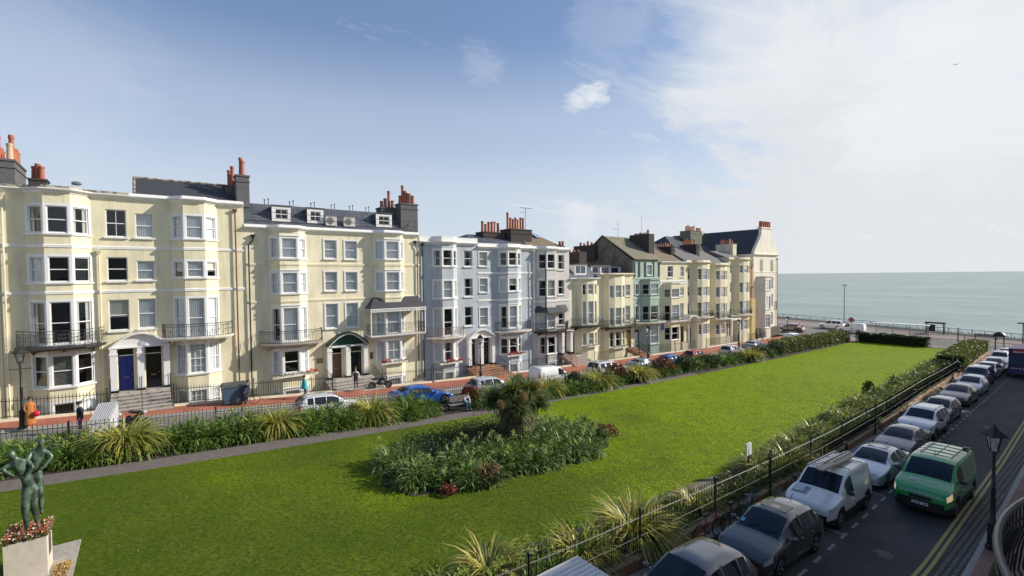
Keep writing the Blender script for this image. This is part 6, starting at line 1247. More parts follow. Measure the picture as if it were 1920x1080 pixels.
# left-hand street, fronts towards the sea
car('white hatchback with grey roof parked behind the left border', 'car', 'hatch', whitep, -32.1, 9.35, face=1, roof=silver)
car('bright blue saloon parked behind the yellow flax', 'car', 'sedan', bluep, -32.15, 16.0, face=1)
car('silver hatchback with dark rear parked left of the cabbage tree', 'car', 'hatch', silver, -32.2, 22.3, face=1)
car('rounded white van parked behind the left border', 'van', 'vans', whitep, -32.3, 29.0, face=1, name='parked_van')
car('white and silver people carrier behind the flax in the left street', 'car', 'suv', whitep, -32.3, 36.4, face=1, roof=silver); car('low dark car nearly hidden by the left border shrubs', 'car', 'sedan', bluegr, -32.4, 42.5, face=1)
car('blue car glimpsed below the green house', 'car', 'hatch', bluep, -32.4, 47.4, face=1, scale=.95); car('small red car beside the reddish bush', 'car', 'hatch', redp, -33.0, 53.2, face=1, scale=.95)
car('silver car at the far end of the left border', 'car', 'hatch', silver, -32.6, 61.0, face=1); car('grey-blue car beside the far lamp post', 'car', 'sedan', bluegr, -33.4, 68.6, face=1)
car('dark van with pale roof by the clipped hedge', 'van', 'vans', charp, -32.8, 79.5, face=1, roof=whitep, name='parked_van')
def seacar(label, kind, m_, x, y, roof=None, cat='car', rz=PI):
    e = car(label, cat, kind, m_, x, y, roof=roof, detail=False, group='vehicles on the seafront road', name='seafront_'+('van' if cat == 'van' else 'car')); e.rotation_euler = (0, 0, rz); e.location.z = -11.12
seacar('dark estate turning by the ivory gabled house', 'suv', charp, -40.6, 97.0, silver); seacar('white van on the seafront road behind the hedge', 'vans', whitep, -33.0, 104.0, cat='van'); seacar('white car on the seafront road right of the white van', 'suv', whitep, -38.0, 109.0)
# purple box van towards the seafront
pv = empty('box_van', (-7.55, 74.0, g(74)-.1), 'dark purple box van with red and white panel at the right photo edge', 'van')
q = MB(); q.box(-8.6, -6.3, 71.6, 76.5, g(74)+.45, g(74)+2.75); q.build('box_body', dkp, pv); q = MB(); q.hexa([(-8.5, 70.0, g(74)+.35), (-6.4, 70.0, g(74)+.35), (-6.4, 71.597, g(74)+.35), (-8.5, 71.597, g(74)+.35), (-8.4, 70.2, g(74)+1.2), (-6.5, 70.2, g(74)+1.2), (-6.4, 71.597, g(74)+2.2), (-8.5, 71.597, g(74)+2.2)]); q.build('cab', dkp, pv)
q = MB(); q.box(-8.3, -6.6, 71.55, 71.597, g(74)+2.25, g(74)+2.68); q.build('red_panel', mat('faded_red_panel', (.35, .05, .06), rough=.5), pv)
q = MB()
for k in range(6): q.box(-8.2+k*.26, -8.04+k*.26, 70.12, 70.16, g(74)+.75, g(74)+.95)
q.box(-8.25, -6.65, 71.52, 71.548, g(74)+2.38, g(74)+2.46); q.build('lettering', platew, pv)
q = MB(); q.hexa([(-8.3, 70.17, g(74)+1.22), (-6.6, 70.17, g(74)+1.22), (-6.6, 71.5, g(74)+2.12), (-8.3, 71.5, g(74)+2.12), (-8.3, 70.15, g(74)+1.26), (-6.6, 70.15, g(74)+1.26), (-6.6, 71.46, g(74)+2.17), (-8.3, 71.46, g(74)+2.17)]); q.build('windscreen', cgl, pv)
for yy in (70.8, 76.8):
    for a0 in (-8.55, -6.6): q = MB(); q.lathe((a0+.0, yy, g(74)+.3), [(.15, 0), (.38, 0), (.38, .22), (.15, .22)], 16, axis='x'); q.build('wheel', tyre, pv)

# ================================================================== STREET FURNITURE
def lamp(x, y, h, label, cross=True, z=None, base=None):
    z = g(y) if z is None else z; e = empty('street_lamp', (x, y, z), label, 'street lamp', 'lantern street lamps round the square')
    p = MB(); p.lathe((x, y, z), [(.19, 0), (.19, .12), (.14, .16), (.13, .85), (.17, .9), (.11, .98), (.075, 1.05), (.06, h*.5), (.075, h*.5+.03), (.055, h*.5+.06), (.045, h-.95), (.09, h-.93), (.06, h-.86), (.05, h-.8)], 10); p.build('post', iron, e, smooth=True)
    if cross: c_ = MB(); c_.tube([(x, y-.38, z+h-1.15), (x, y+.38, z+h-1.15)], .02, 5); c_.ball((x, y-.4, z+h-1.15), .035, n=6); c_.ball((x, y+.4, z+h-1.15), .035, n=6); c_.build('ladder_bar', iron, e)
    l_ = MB(); a, b = .13, .25; zl, zh = z+h-.8, z+h-.3
    for i in range(4):
        t0 = PI/4+i*PI/2; l_.tube([(x+a*math.cos(t0), y+a*math.sin(t0), zl), (x+b*math.cos(t0), y+b*math.sin(t0), zh)], .017, 4)
    l_.lathe((x, y, zh), [(.34, 0), (.36, .03), (.16, .20), (.08, .26), (.10, .3), (.03, .34), (.02, .42)], 4) ; l_.lathe((x, y, zl-.02), [(.05, -.04), (.16, 0), (.14, .03)], 8); lo = l_.build('lantern', iron, e)
    g_ = MB(); P = [(x+(a-.01)*math.cos(PI/4+i*PI/2), y+(a-.01)*math.sin(PI/4+i*PI/2), zl) for i in range(4)]+[(x+(b-.015)*math.cos(PI/4+i*PI/2), y+(b-.015)*math.sin(PI/4+i*PI/2), zh) for i in range(4)]; g_.add(P, [(i, (i+1) % 4, 4+(i+1) % 4, 4+i) for i in range(4)]); OFF[lo] = OFF[e]; g_.build('lantern_glass', glass, lo)
    b_ = MB(); b_.ball((x, y, zl+.16), .075, n=8, sq=(1, 1, 1.3)); b_.build('bulb', mat('frosted_bulb', (.7, .68, .6), rough=.3), lo); return e
lamp(-36.5, -5.35, 4.35, 'black lantern lamp on the left pavement beside the woman in orange')
lamp(-36.6, 24.2, 4.3, 'black lantern lamp in front of the pale blue houses'); lamp(-36.0, 47.8, 4.2, 'black lantern lamp in front of the green house'); lamp(-35.3, 67.7, 4.2, 'white-topped lantern lamp in front of the bow-fronted houses')
lamp(-34.8, 82.0, 4.0, 'black lantern lamp at the seaward end of the left street'); lamp(-3.05, 22.9, 4.2, 'large black lantern lamp on the near right pavement', cross=False)
t = empty('tall_lamp_post', (-37.6, 114.5, -11.05), 'tall slim grey lamp post on the promenade', 'lamp post'); p = MB(); p.tube([(-37.6, 114.5, -11.05), (-37.6, 114.5, -2.6)], [.1, .06], 8); p.build('post', galv, t); p = MB(); p.tube([(-38.1, 114.5, -2.55), (-37.1, 114.5, -2.55)], .09, 6); p.build('lamp_head', galv, t)
t = empty('tall_lamp_post', (-10.9, 103.0, -11.05), 'dark T-shaped lamp post at the right edge of the promenade', 'lamp post'); p = MB(); p.tube([(-10.9, 103, -11.05), (-10.9, 103, -7.75)], .07, 8); p.build('post', iron, t); p = MB(); p.tube([(-11.5, 103, -7.75), (-10.2, 103, -7.75)], .09, 6); p.build('lamp_head', iron, t)
# promenade railing
pr = empty('promenade_railing', (-30, pe(-30), -11.0), 'turquoise ornamental iron railing along the promenade edge', 'railing'); a = MB(); b = MB(); x = -72.0; cnt = 0
while x < 30:
    y = pe(x); y2 = pe(x+1.6); zc_ = -11.02
    a.tube([(x, y, zc_+1.15), (x+1.6, y2, zc_+1.15)], .045, 4); a.tube([(x, y, zc_+.12), (x+1.6, y2, zc_+.12)], .035, 4); a.tube([(x, y, zc_), (x, y, zc_+1.25)], .075 if cnt % 2 == 0 else .04, 5)
    for k, (u0, u1) in enumerate(((.0, .5), (.5, 1.0))):
        xa, xb = x+1.6*u0, x+1.6*u1; ya, yb = pe(xa), pe(xb); xm, ym = (xa+xb)/2, (ya+yb)/2
        b.tube([(xa, ya, zc_+.64), (xm, ym, zc_+1.1), (xb, yb, zc_+.64), (xm, ym, zc_+.16), (xa, ya, zc_+.64)], .022, 3, cap=False); b.ball((xm, ym, zc_+.63), .11, n=6)
    x += 1.6; cnt += 1
a.build('rail', tealp, pr); b.build('lattice', tealp, pr)
# bench and plinth items
def bench(x, y, z, label, rz=0, m_=None, L=1.7):
    e = empty('bench', (x, y, z), label, 'bench', None, rz); OFF[e] = Vector((0, 0, 0)); wd = m_ or mat('weathered_bench_wood', (.22, .20, .18), rough=.8, var=.3)
    s = MB(); [s.box(-.28+k*.11, -.19+k*.11, -L/2, L/2, .43, .46) for k in range(5)]; s.build('seat', wd, e, world=False)
    s = MB(); [s.box(-.33-k*.035, -.30-k*.035, -L/2, L/2, .52+k*.14, .62+k*.14) for k in range(3)]; s.build('backrest', wd, e, world=False)
    for yy in (-L/2+.08, L/2-.08):
        for xx in (-.28, .24): s = MB(); s.box(xx-.03, xx+.03, yy-.03, yy+.03, 0, .43 if xx > 0 else .95); s.build('leg', iron, e, world=False)
        s = MB(); s.box(-.3, .27, yy-.03, yy+.03, .63, .67); s.build('armrest', iron, e, world=False)
    return e
bench(-28.85, 17.35, g(17.4), 'grey slatted garden bench in the gap of the left border')
bench(-15.6, pe(-15.6)-1.6, -11.02, 'dark bench facing the sea on the promenade', rz=PI/2, m_=iron, L=2.6)
sh_ = empty('seafront_shelter', (-22.6, 113.2, -11.02), 'small dark shelter by the promenade railing', 'shelter'); q = MB(); q.box(-24.0, -21.2, 111.2, 112.2, -9.2, -8.95); q.build('roof', iron, sh_)
for xx in (-23.8, -21.4): q = MB(); q.box(xx-.08, xx+.08, 111.3, 112.1, -11.02, -9.2); q.build('post', iron, sh_)
q = MB(); q.box(-23.6, -22.6, 111.6, 111.7, -10.6, -9.4); q.build('panel', iron, sh_)
bs_ = empty('bus_shelter', (-24.5, 103, -11.05), 'long white-roofed bus shelter beyond the dark hedge', 'bus shelter'); q = MB(); q.box(-29.2, -21.6, 102.2, 103.6, -8.95, -8.83); q.build('roof', white, bs_); q = MB(); q.box(-29, -21.8, 103.4, 103.45, -10.8, -9.0); q.build('panel', glass, bs_)
for xx in (-29, -26.6, -24.2, -21.8): q = MB(); q.tube([(xx, 103.3, -11.05), (xx, 103.3, -8.95)], .05, 6); q.build('post', galv, bs_)
kp = empty('entrance_shelter', (-11.7, 90.2, g(90)), 'small domed black pavilion on posts at the seaward corner of the garden', 'shelter'); q = MB(); q.lathe((-11.7, 90.2, g(90)+2.3), [(.75, 0), (.72, .1), (.5, .4), (.2, .58), (.05, .62)], 12); q.build('roof', iron, kp, smooth=True)
for yy, xx in ((90.0, -12.05), (90.4, -11.3)): q = MB(); q.tube([(xx, yy, g(90)), (xx, yy, g(90)+2.35)], .06, 6); q.build('post', iron, kp)
er = MB(); e_ = empty('garden_railing', (-16.5, 92, g(92)), 'black railing and gate across the sea end of the garden', 'railing'); 
for k in range(70): xx = -19.0+k*.13; er.tube([(xx, 91.9, g(92)), (xx, 91.9, g(92)+(1.3))], .012, 3, cap=False)
er.build('bars', iron, e_); er = MB(); er.tube([(-19.1, 91.9, g(92)+1.25), (-9.9, 91.9, g(92)+1.25)], .03, 4); er.tube([(-16.1, 91.9, g(92)), (-16.1, 91.9, g(92)+3.0)], .07, 6); er.tube([(-15.4, 91.9, g(92)), (-15.4, 91.9, g(92)+2.0)], .05, 6); er.build('rail', iron, e_)
# red and white warning sign, no-entry sign, notice board, side post
ws_ = empty('road_works_sign', (-37.9, 94.0, -11.02), 'red and white folding road sign by the seafront corner', 'sign'); q = MB(); q.add([(-38.45, 94, -9.9), (-37.25, 94, -9.9), (-37.85, 94, -8.9), (-38.45, 94.06, -9.9), (-37.25, 94.06, -9.9), (-37.85, 94.06, -8.9)], [(0, 1, 2), (5, 4, 3), (0, 3, 4, 1), (1, 4, 5, 2), (2, 5, 3, 0)]); q.build('frame', redp, ws_)
q = MB(); q.add([(-38.25, 93.99, -9.8), (-37.45, 93.99, -9.8), (-37.85, 93.99, -9.12)], [(0, 1, 2)]); q.build('panel', platew, ws_); q = MB(); q.tube([(-38.4, 94.03, -11.05), (-38.2, 94.03, -9.8)], .03, 4); q.tube([(-37.3, 94.03, -11.05), (-37.5, 94.03, -9.8)], .03, 4); q.build('leg', iron, ws_)
ne = empty('round_sign', (-32.5, 102.5, -11.05), 'round red sign on a post beside the seafront road', 'sign'); q = MB(); q.tube([(-32.5, 102.5, -11.05), (-32.5, 102.5, -8.7)], .05, 6); q.build('post', galv, ne); q = MB(); q.lathe((-32.5, 102.4, -8.6), [(.45, 0), (.45, .03)], 16, axis='y'); q.build('disc', mat('dull_red_disc', (.35, .07, .08), rough=.5), ne)
nb = empty('notice_board', (-11.1, 22.2, g(22.2)), 'white notice board on a post beside the near right path', 'notice board'); q = MB(); q.tube([(-11.1, 22.2, g(22.2)), (-11.1, 22.2, g(22.2)+1.3)], .04, 6); q.build('post', iron, nb); q = MB(); q.box(-11.14, -11.06, 22.0, 22.12, g(22.2)+1.05, g(22.2)+1.6); q.box(-11.14, -11.06, 22.2, 22.42, g(22.2)+1.05, g(22.2)+1.6); q.build('board', white, nb)
for (y_, h_, lb) in ((20.6, 2.1, 'slim dark post against the right garden railing beside the notice board'), (35.5, 2.3, 'grey sign post rising from the right railing behind the white estate'), (62.0, 2.4, 'thin black sign post near the far end of the right railing')):
    e = empty('sign_post', (at(WR, y_)-.5, y_, g(y_)), lb, 'post'); q = MB(); q.tube([(at(WR, y_)+.06, y_, g(y_)), (at(WR, y_)+.06, y_, g(y_)+h_)], .035, 6); q.build('post', iron, e); q = MB(); q.box(at(WR, y_)+.04, at(WR, y_)+.08, y_-.12, y_+.12, g(y_)+h_-.3, g(y_)+h_); q.build('sign_plate', ironw, e)
# ribbed roof of a box truck at the bottom edge
kz = g(7.8)+2.25; kk = empty('box_truck', (-6.9, 5.0, g(5)-.1), 'pale ribbed roof of a box truck poking in at the bottom edge', 'truck'); q = MB(); q.box(-7.86, -5.9, 3.4, 7.8, kz-.07, kz); q.build('roof', mat('pale_corrugated_roof', (.80, .77, .73), rough=.6, var=.12, vscale=1.5, vstretch=(9, .6, 1), bump=.3), kk)
q = MB(); [q.box(-7.8+k*.135, -7.76+k*.135, 3.4, 7.76, kz+.002, kz+.012) for k in range(14)]; q.build('roof_rib', mat('roof_rib', (.70, .67, .63), rough=.6), kk)
q = MB(); q.box(-7.83, -5.93, 3.45, 7.77, g(5)+.35, kz-.073); q.build('box_body', mat('pale_green_panel', (.25, .36, .30), rough=.5), kk); q = MB(); q.box(-7.75, -6.0, 1.9, 3.44, g(3)+.3, g(3)+1.9); q.build('cab', whitep, kk); q = MB(); q.box(-7.6, -6.15, 1.88, 1.898, g(3)+1.1, g(3)+1.7); q.build('windscreen', cgl, kk)
for yy in (2.6, 6.7):
    for a0 in (-7.8, -6.18): q = MB(); q.lathe((a0, yy, g(yy)+.24), [(.12, 0), (.34, 0), (.34, .22), (.12, .22)], 16, axis='x'); q.build('wheel', tyre, kk)
# blue bin
bn = empty('communal_bin', (-37.6, 4.75, g(4.75)), 'large blue-grey communal bin on the left pavement behind the cyclist', 'bin'); q = MB(); z = g(4.75); q.hexa([(-38.1, 4.1, z+.15), (-37.2, 4.1, z+.15), (-37.2, 5.5, z+.15), (-38.1, 5.5, z+.15), (-38.25, 4.0, z+1.25), (-37.1, 4.0, z+1.25), (-37.1, 5.6, z+1.25), (-38.25, 5.6, z+1.25)]); q.build('body', mat('blue_grey_bin', (.06, .10, .15), rough=.5), bn)
q = MB(); q.hexa([(-38.3, 3.95, z+1.253), (-37.05, 3.95, z+1.253), (-37.05, 5.65, z+1.253), (-38.3, 5.65, z+1.253), (-38.1, 4.1, z+1.45), (-37.3, 4.1, z+1.4), (-37.3, 5.5, z+1.4), (-38.1, 5.5, z+1.45)]); q.build('lid', mat('grey_bin_lid', (.07, .075, .08), rough=.5), bn)
for xx in (-38.0, -37.3):
    for yy in (4.2, 5.4): q = MB(); q.lathe((xx, yy-.03, z+.08), [(.03, 0), (.08, 0), (.08, .06), (.03, .06)], 10, axis='y'); q.build('wheel', tyre, bn)
# ribbed white covered trailer
tr = empty('covered_trailer', (-33.0, -2.0, g(-2)-.09), 'white ribbed plastic cover sloping over a small trailer in the left street', 'trailer'); q = MB(); z = g(-2)-.09
def P3(u, v): return (-32.2-1.5*v, -2.35+.80*u+.30*v, z+1.05+.55*v)
for k in range(9): a_, b_ = k/9, (k+.55)/9; q.hexa([P3(a_, 0), P3(b_, 0), P3(b_, 1), P3(a_, 1)]+[tuple(np.array(P3(*uv))+(0, 0, .05)) for uv in ((a_, 0), (b_, 0), (b_, 1), (a_, 1))])
q.add([P3(0, 0), P3(1, 0), P3(1, 1), P3(0, 1)], [(0, 1, 2, 3), (3, 2, 1, 0)]); q.build('ribbed_cover', mat('dull_white_plastic', (.50, .50, .52), rough=.45), tr); q = MB(); q.add([P3(0, 0), P3(1, 0), P3(1, 1), P3(0, 1)]+[(p[0], p[1], z+.35) for p in (P3(0, 0), P3(1, 0), P3(1, 1), P3(0, 1))], [(0, 1, 5, 4), (1, 2, 6, 5), (2, 3, 7, 6), (3, 0, 4, 7), (4, 5, 6, 7)]); q.build('sheet', mat('translucent_sheet', (.55, .55, .60), rough=.5, var=.2, vscale=4), tr)
for yy in (-2.3, -1.6): q = MB(); q.lathe((-33.0, yy, z+.28), [(.1, 0), (.28, 0), (.28, .1), (.1, .1)], 14, axis='y'); q.build('wheel', tyre, tr)
# two-wheelers
def ring(mb, c_, r, t_, ax, n=20):   # wheel tyre in plane spanned by ax (horizontal unit) and z
    mb.tube([(c_[0]+ax[0]*r*math.cos(a), c_[1]+ax[1]*r*math.cos(a), c_[2]+r*math.sin(a)) for a in [2*PI*k/n for k in range(n+1)]], t_, 5, cap=False)
def bicycle(x, y, z, ang, label, m_=None, group='bicycles in the square', lean=0.0):
    e = empty('bicycle', (x, y, z), label, 'bicycle', group, ang); e.rotation_euler = (lean, 0, ang); OFF[e] = Vector((0, 0, 0)); m_ = m_ or iron
    for xx in (-.52, .52):
        w_ = MB(); ring(w_, (xx, 0, .34), .32, .02, (1, 0)); wo_ = w_.build('wheel', tyre, e, world=False); s = MB()
        for k in range(9): a = 2*PI*k/9; s.tube([(xx, 0, .34), (xx+.31*math.cos(a), 0, .34+.31*math.sin(a))], .003, 3, cap=False)
        s.build('spokes', galv, wo_, world=False)
    f_ = MB()
    for p_, q_ in (((-.52, .34), (-.05, .32)), ((-.52, .34), (-.14, .78)), ((-.05, .32), (-.17, .92)), ((-.05, .32), (.36, .80)), ((-.15, .80), (.34, .86)), ((.52, .34), (.32, .95))): f_.tube([(p_[0], 0, p_[1]), (q_[0], 0, q_[1])], .017, 5)
    f_.build('frame', m_, e, world=False)
    s = MB(); s.box(-.30, -.05, -.06, .06, .92, .97); s.build('saddle', blackp, e, world=False); s = MB(); s.tube([(.26, -.26, 1.0), (.33, -.12, .97), (.33, .12, .97), (.26, .26, 1.0)], .014, 5); s.build('handlebar', blackp, e, world=False); s = MB(); s.lathe((-.05, -.03, .32), [(.02, 0), (.09, 0), (.09, .06), (.02, .06)], 10, axis='y'); s.build('crank', galv, e, world=False); return e
def motorbike(x, y, z, ang, label, m_):
    e = empty('motorcycle', (x, y, z), label, 'motorcycle', 'motorcycles parked in the left street', ang); OFF[e] = Vector((0, 0, 0))
    for xx in (-.65, .65): w_ = MB(); ring(w_, (xx, 0, .31), .25, .06, (1, 0)); wo_ = w_.build('wheel', tyre, e, smooth=True, world=False); s = MB(); s.lathe((xx, -.02, .31), [(.02, 0), (.2, .01), (.02, .04)], 12, axis='y'); s.build('rim', galv, wo_, world=False)
    f_ = MB(); f_.ball((0, 0, .5), .24, n=10, sq=(1.3, .7, .9)); f_.ball((.2, 0, .84), .2, n=10, sq=(1.3, .7, .7)); f_.tube([(-.65, 0, .35), (-.1, 0, .5)], .04, 5); f_.build('body', m_, e, smooth=True, world=False)
    s = MB(); s.ball((-.35, 0, .82), .2, n=8, sq=(1.9, .65, .4)); s.build('saddle', blackp, e, smooth=True, world=False); s = MB(); s.tube([(.65, .0, .31), (.45, 0, 1.0)], .04, 5); s.tube([(.35, -.34, 1.08), (.45, -.15, 1.02), (.45, .15, 1.02), (.35, .34, 1.08)], .018, 5); s.build('fork', galv, e, world=False); s = MB(); s.ball((.58, 0, .9), .1, n=8); s.build('headlight', headl, e, world=False); return e
motorbike(-34.4, -1.5, g(-1.5)-.1, .5, 'dark motorcycle with a brown body behind the largest left-hand flax', mat('dull_brown_bike', (.10, .07, .06), rough=.4)); motorbike(-34.4, -.45, g(-.4)-.1, .6, 'black motorcycle beside the brown one behind the left flax', blackp)
motorbike(-38.1, 15.3, g(15)-.0, 1.3, 'dark scooter standing by the hotel steps railing', mat('teal_black', (.02, .05, .05), rough=.4))
bicycle(-36.95, 5.35, g(5.35), PI/2-.05, 'black bicycle ridden along the left pavement', group=None)
for i, (y_, m_, lb) in enumerate([(15.2, redp, 'red bicycle chained to the garden wall beside the grey hatchbacks'), (16.9, iron, 'black bicycle leaning on the right garden railing near the big flax'), (18.1, mat('teal_frame', (.05, .25, .35), rough=.4), 'pale blue bicycle leaning on the right garden railing behind the hatchback'), (28.9, iron, 'dark bicycle locked by the garden wall beyond the silver coupe'), (60.5, iron, 'dark bicycle locked near the far end of the right railing')]):
    bicycle(at(WR, y_)+.32, y_, g(y_)+.0, PI/2+.1*(i-1), lb, m_, lean=.0)
bd_ = empty('bird', (-21, 41, 12.5), 'tiny dark gull far up in the sky on the right', 'bird')
q = MB(); cx_ = 1792; v_ = _fw*907+_R*(1792-960)+_D*(121-545); v_ = v_/v_.length*150; bd_.location = v_; OFF[bd_] = Vector(v_); q.add([tuple(v_+Vector(p)) for p in ((-.6, 0, .15), (-.25, .05, .05), (0, .25, 0), (.25, .05, .05), (.6, 0, .15), (0, -.2, 0))], [(0, 1, 5), (1, 2, 5), (2, 3, 5), (3, 4, 5)]); q.ball(tuple(v_), .1, n=6, sq=(.8, 2.2, .7)); q.build('body', blackp, bd_)
# ================================================================== NEAR SIDE: the terrace the photo is taken from (its front stands right of the camera)
nearm = mat('near_terrace_stucco', (.72, .68, .60), rough=.8, var=.1)
def nearhouse(y0, y1, zt, lab):
    ym = (y0+y1)/2; e = empty('terraced_house', (1.0, ym, g(ym)), lab, 'house', 'houses of the near terrace, outside the frame'); q = MB(); q.box(1.0, 12, y0+.01, y1-.01, g(y1)-2.5, zt); q.build('wall', nearm, e)
    q = MB(); q.box(.7, 1.0-.003, y0+.01, y1-.01, zt-.5, zt-.2); q.build('cornice', white, e)
    for z in (-8.2, -4.9, -1.2, 1.9):
        if z > zt-2.5: continue
        for k in range(2): yy = y0+(y1-y0)*(.2+.4*k); q = MB(); q.box(.96, 1.0-.002, yy, yy+1.2, z, z+1.8); q.build('window', white, e); q = MB(); q.box(.94, .957, yy+.08, yy+1.12, z+.08, z+1.72); q.build('pane', cgl, e)
Yn = [-30, -23, -16, -9, -2.2, 4.6, 11.5, 18, 25, 32, 39, 46, 53, 60, 66.6]
tops = [4.9, 4.8, 4.8, 4.8, 4.7, 4.5, 4.4, 4.1, 4.2, 4.0, 4.1, 3.9, 4.0, 3.8]
for i in range(len(Yn)-1):
    if i == 3: continue
    nearhouse(Yn[i], Yn[i+1], tops[i], 'cream terraced house on the near side of the square, number %s along' % ('one two three four five six seven eight nine ten eleven twelve thirteen fourteen'.split()[i]))
nearhouse(-9, -2.2, 5.2, 'cream near-side terraced house just behind the viewpoint')
nearhouse(66.6, 73.0, -2.2, 'low link building in the gap of the near terrace'); nearhouse(73.0, 81, 4.0, 'near-side terraced house past the gap'); nearhouse(81, 90, 3.8, 'near-side end house by the sea')
# the bowed balcony of the house next door, bottom right corner
nbk = empty('balcony', (1.0, 6.65, -3.5), 'black iron bowed balcony at the bottom right corner', 'balcony')
RC = 4.0; CX = 3.18; arc = [(CX-RC*math.cos(t), 6.65+RC*math.sin(t)) for t in [-.95+1.9*k/30 for k in range(31)] if CX-RC*math.cos(t) < .99]
q = MB(); q.prism([(.99, arc[0][1])]+arc+[(.99, arc[-1][1])], -3.62, -3.5); q.build('floor', mat('balcony_slab', (.10, .09, .09), rough=.8, var=.3), nbk)
q = MB(); q.tube([(x, y, -2.45) for x, y in arc], .032, 8); q.build('top_rail', mat('satin_black_rail', (.05, .045, .055), rough=.35), nbk, smooth=True)
q = MB(); q.tube([(x, y, -3.4) for x, y in arc], .02, 5); q.tube([(x, y, -2.62) for x, y in arc], .014, 5); q.tube([(x-.05, y, -3.52) for x, y in arc], .05, 6); q.build('lower_rail', iron, nbk)
q = MB()
fine = [(CX-RC*math.cos(t), 6.65+RC*math.sin(t)) for t in np.arange(-.93, .95, .026) if CX-RC*math.cos(t) < .98]
for i, (x, y) in enumerate(fine):
    b = .10
    q.tube([(x, y, -3.5), (x-b, y, -3.3), (x-b*.7, y, -3.0), (x, y, -2.7), (x, y, -2.45)], .011, 5)
    if i % 4 == 0: q.tube([(x+.02, y+.06*math.cos(a), -3.0+.09*math.sin(a)) for a in [2*PI*k/10 for k in range(11)]], .009, 4, cap=False)
q.build('bars', iron, nbk)
# ================================================================== PEOPLE
def skin_mesh(name, J, E, mats, tags, subdiv=2):
    """J: name->(pos, r); E: list of (a, b, material index). One continuous skinned surface."""
    names = list(J); idx = {n: i for i, n in enumerate(names)}; me = bpy.data.meshes.new(name+'_rig'); me.from_pydata([J[n][0] for n in names], [(idx[a], idx[b]) for a, b, _ in E], []); me.update()
    o = bpy.data.objects.new(name+'_rig', me); C.objects.link(o); md = o.modifiers.new('s', 'SKIN'); md.use_smooth_shade = True; md.branch_smoothing = .4
    if not me.skin_vertices: me.skin_vertices.new()
    for i, n in enumerate(names): r = J[n][1]; me.skin_vertices[0].data[i].radius = r if isinstance(r, tuple) else (r, r)
    me.skin_vertices[0].data[0].use_root = True
    ss = o.modifiers.new('b', 'SUBSURF'); ss.levels = subdiv; ss.render_levels = subdiv
    dg = bpy.context.evaluated_depsgraph_get(); dg.update(); out = bpy.data.meshes.new_from_object(o.evaluated_get(dg)); bpy.data.objects.remove(o); out.name = name
    out.materials.clear(); [out.materials.append(m) for m in mats]
    segs = [(np.array(J[a][0]), np.array(J[b][0]), t) for a, b, t in E]
    for p in out.polygons:
        c_ = np.array(p.center); best = None
        for a, b, t in segs:
            u = np.clip(np.dot(c_-a, b-a)/max(1e-9, np.dot(b-a, b-a)), 0, 1); d = np.linalg.norm(c_-(a+(b-a)*u))
            if best is None or d < best[0]: best = (d, t)
        p.material_index = best[1]; p.use_smooth = True
    return out
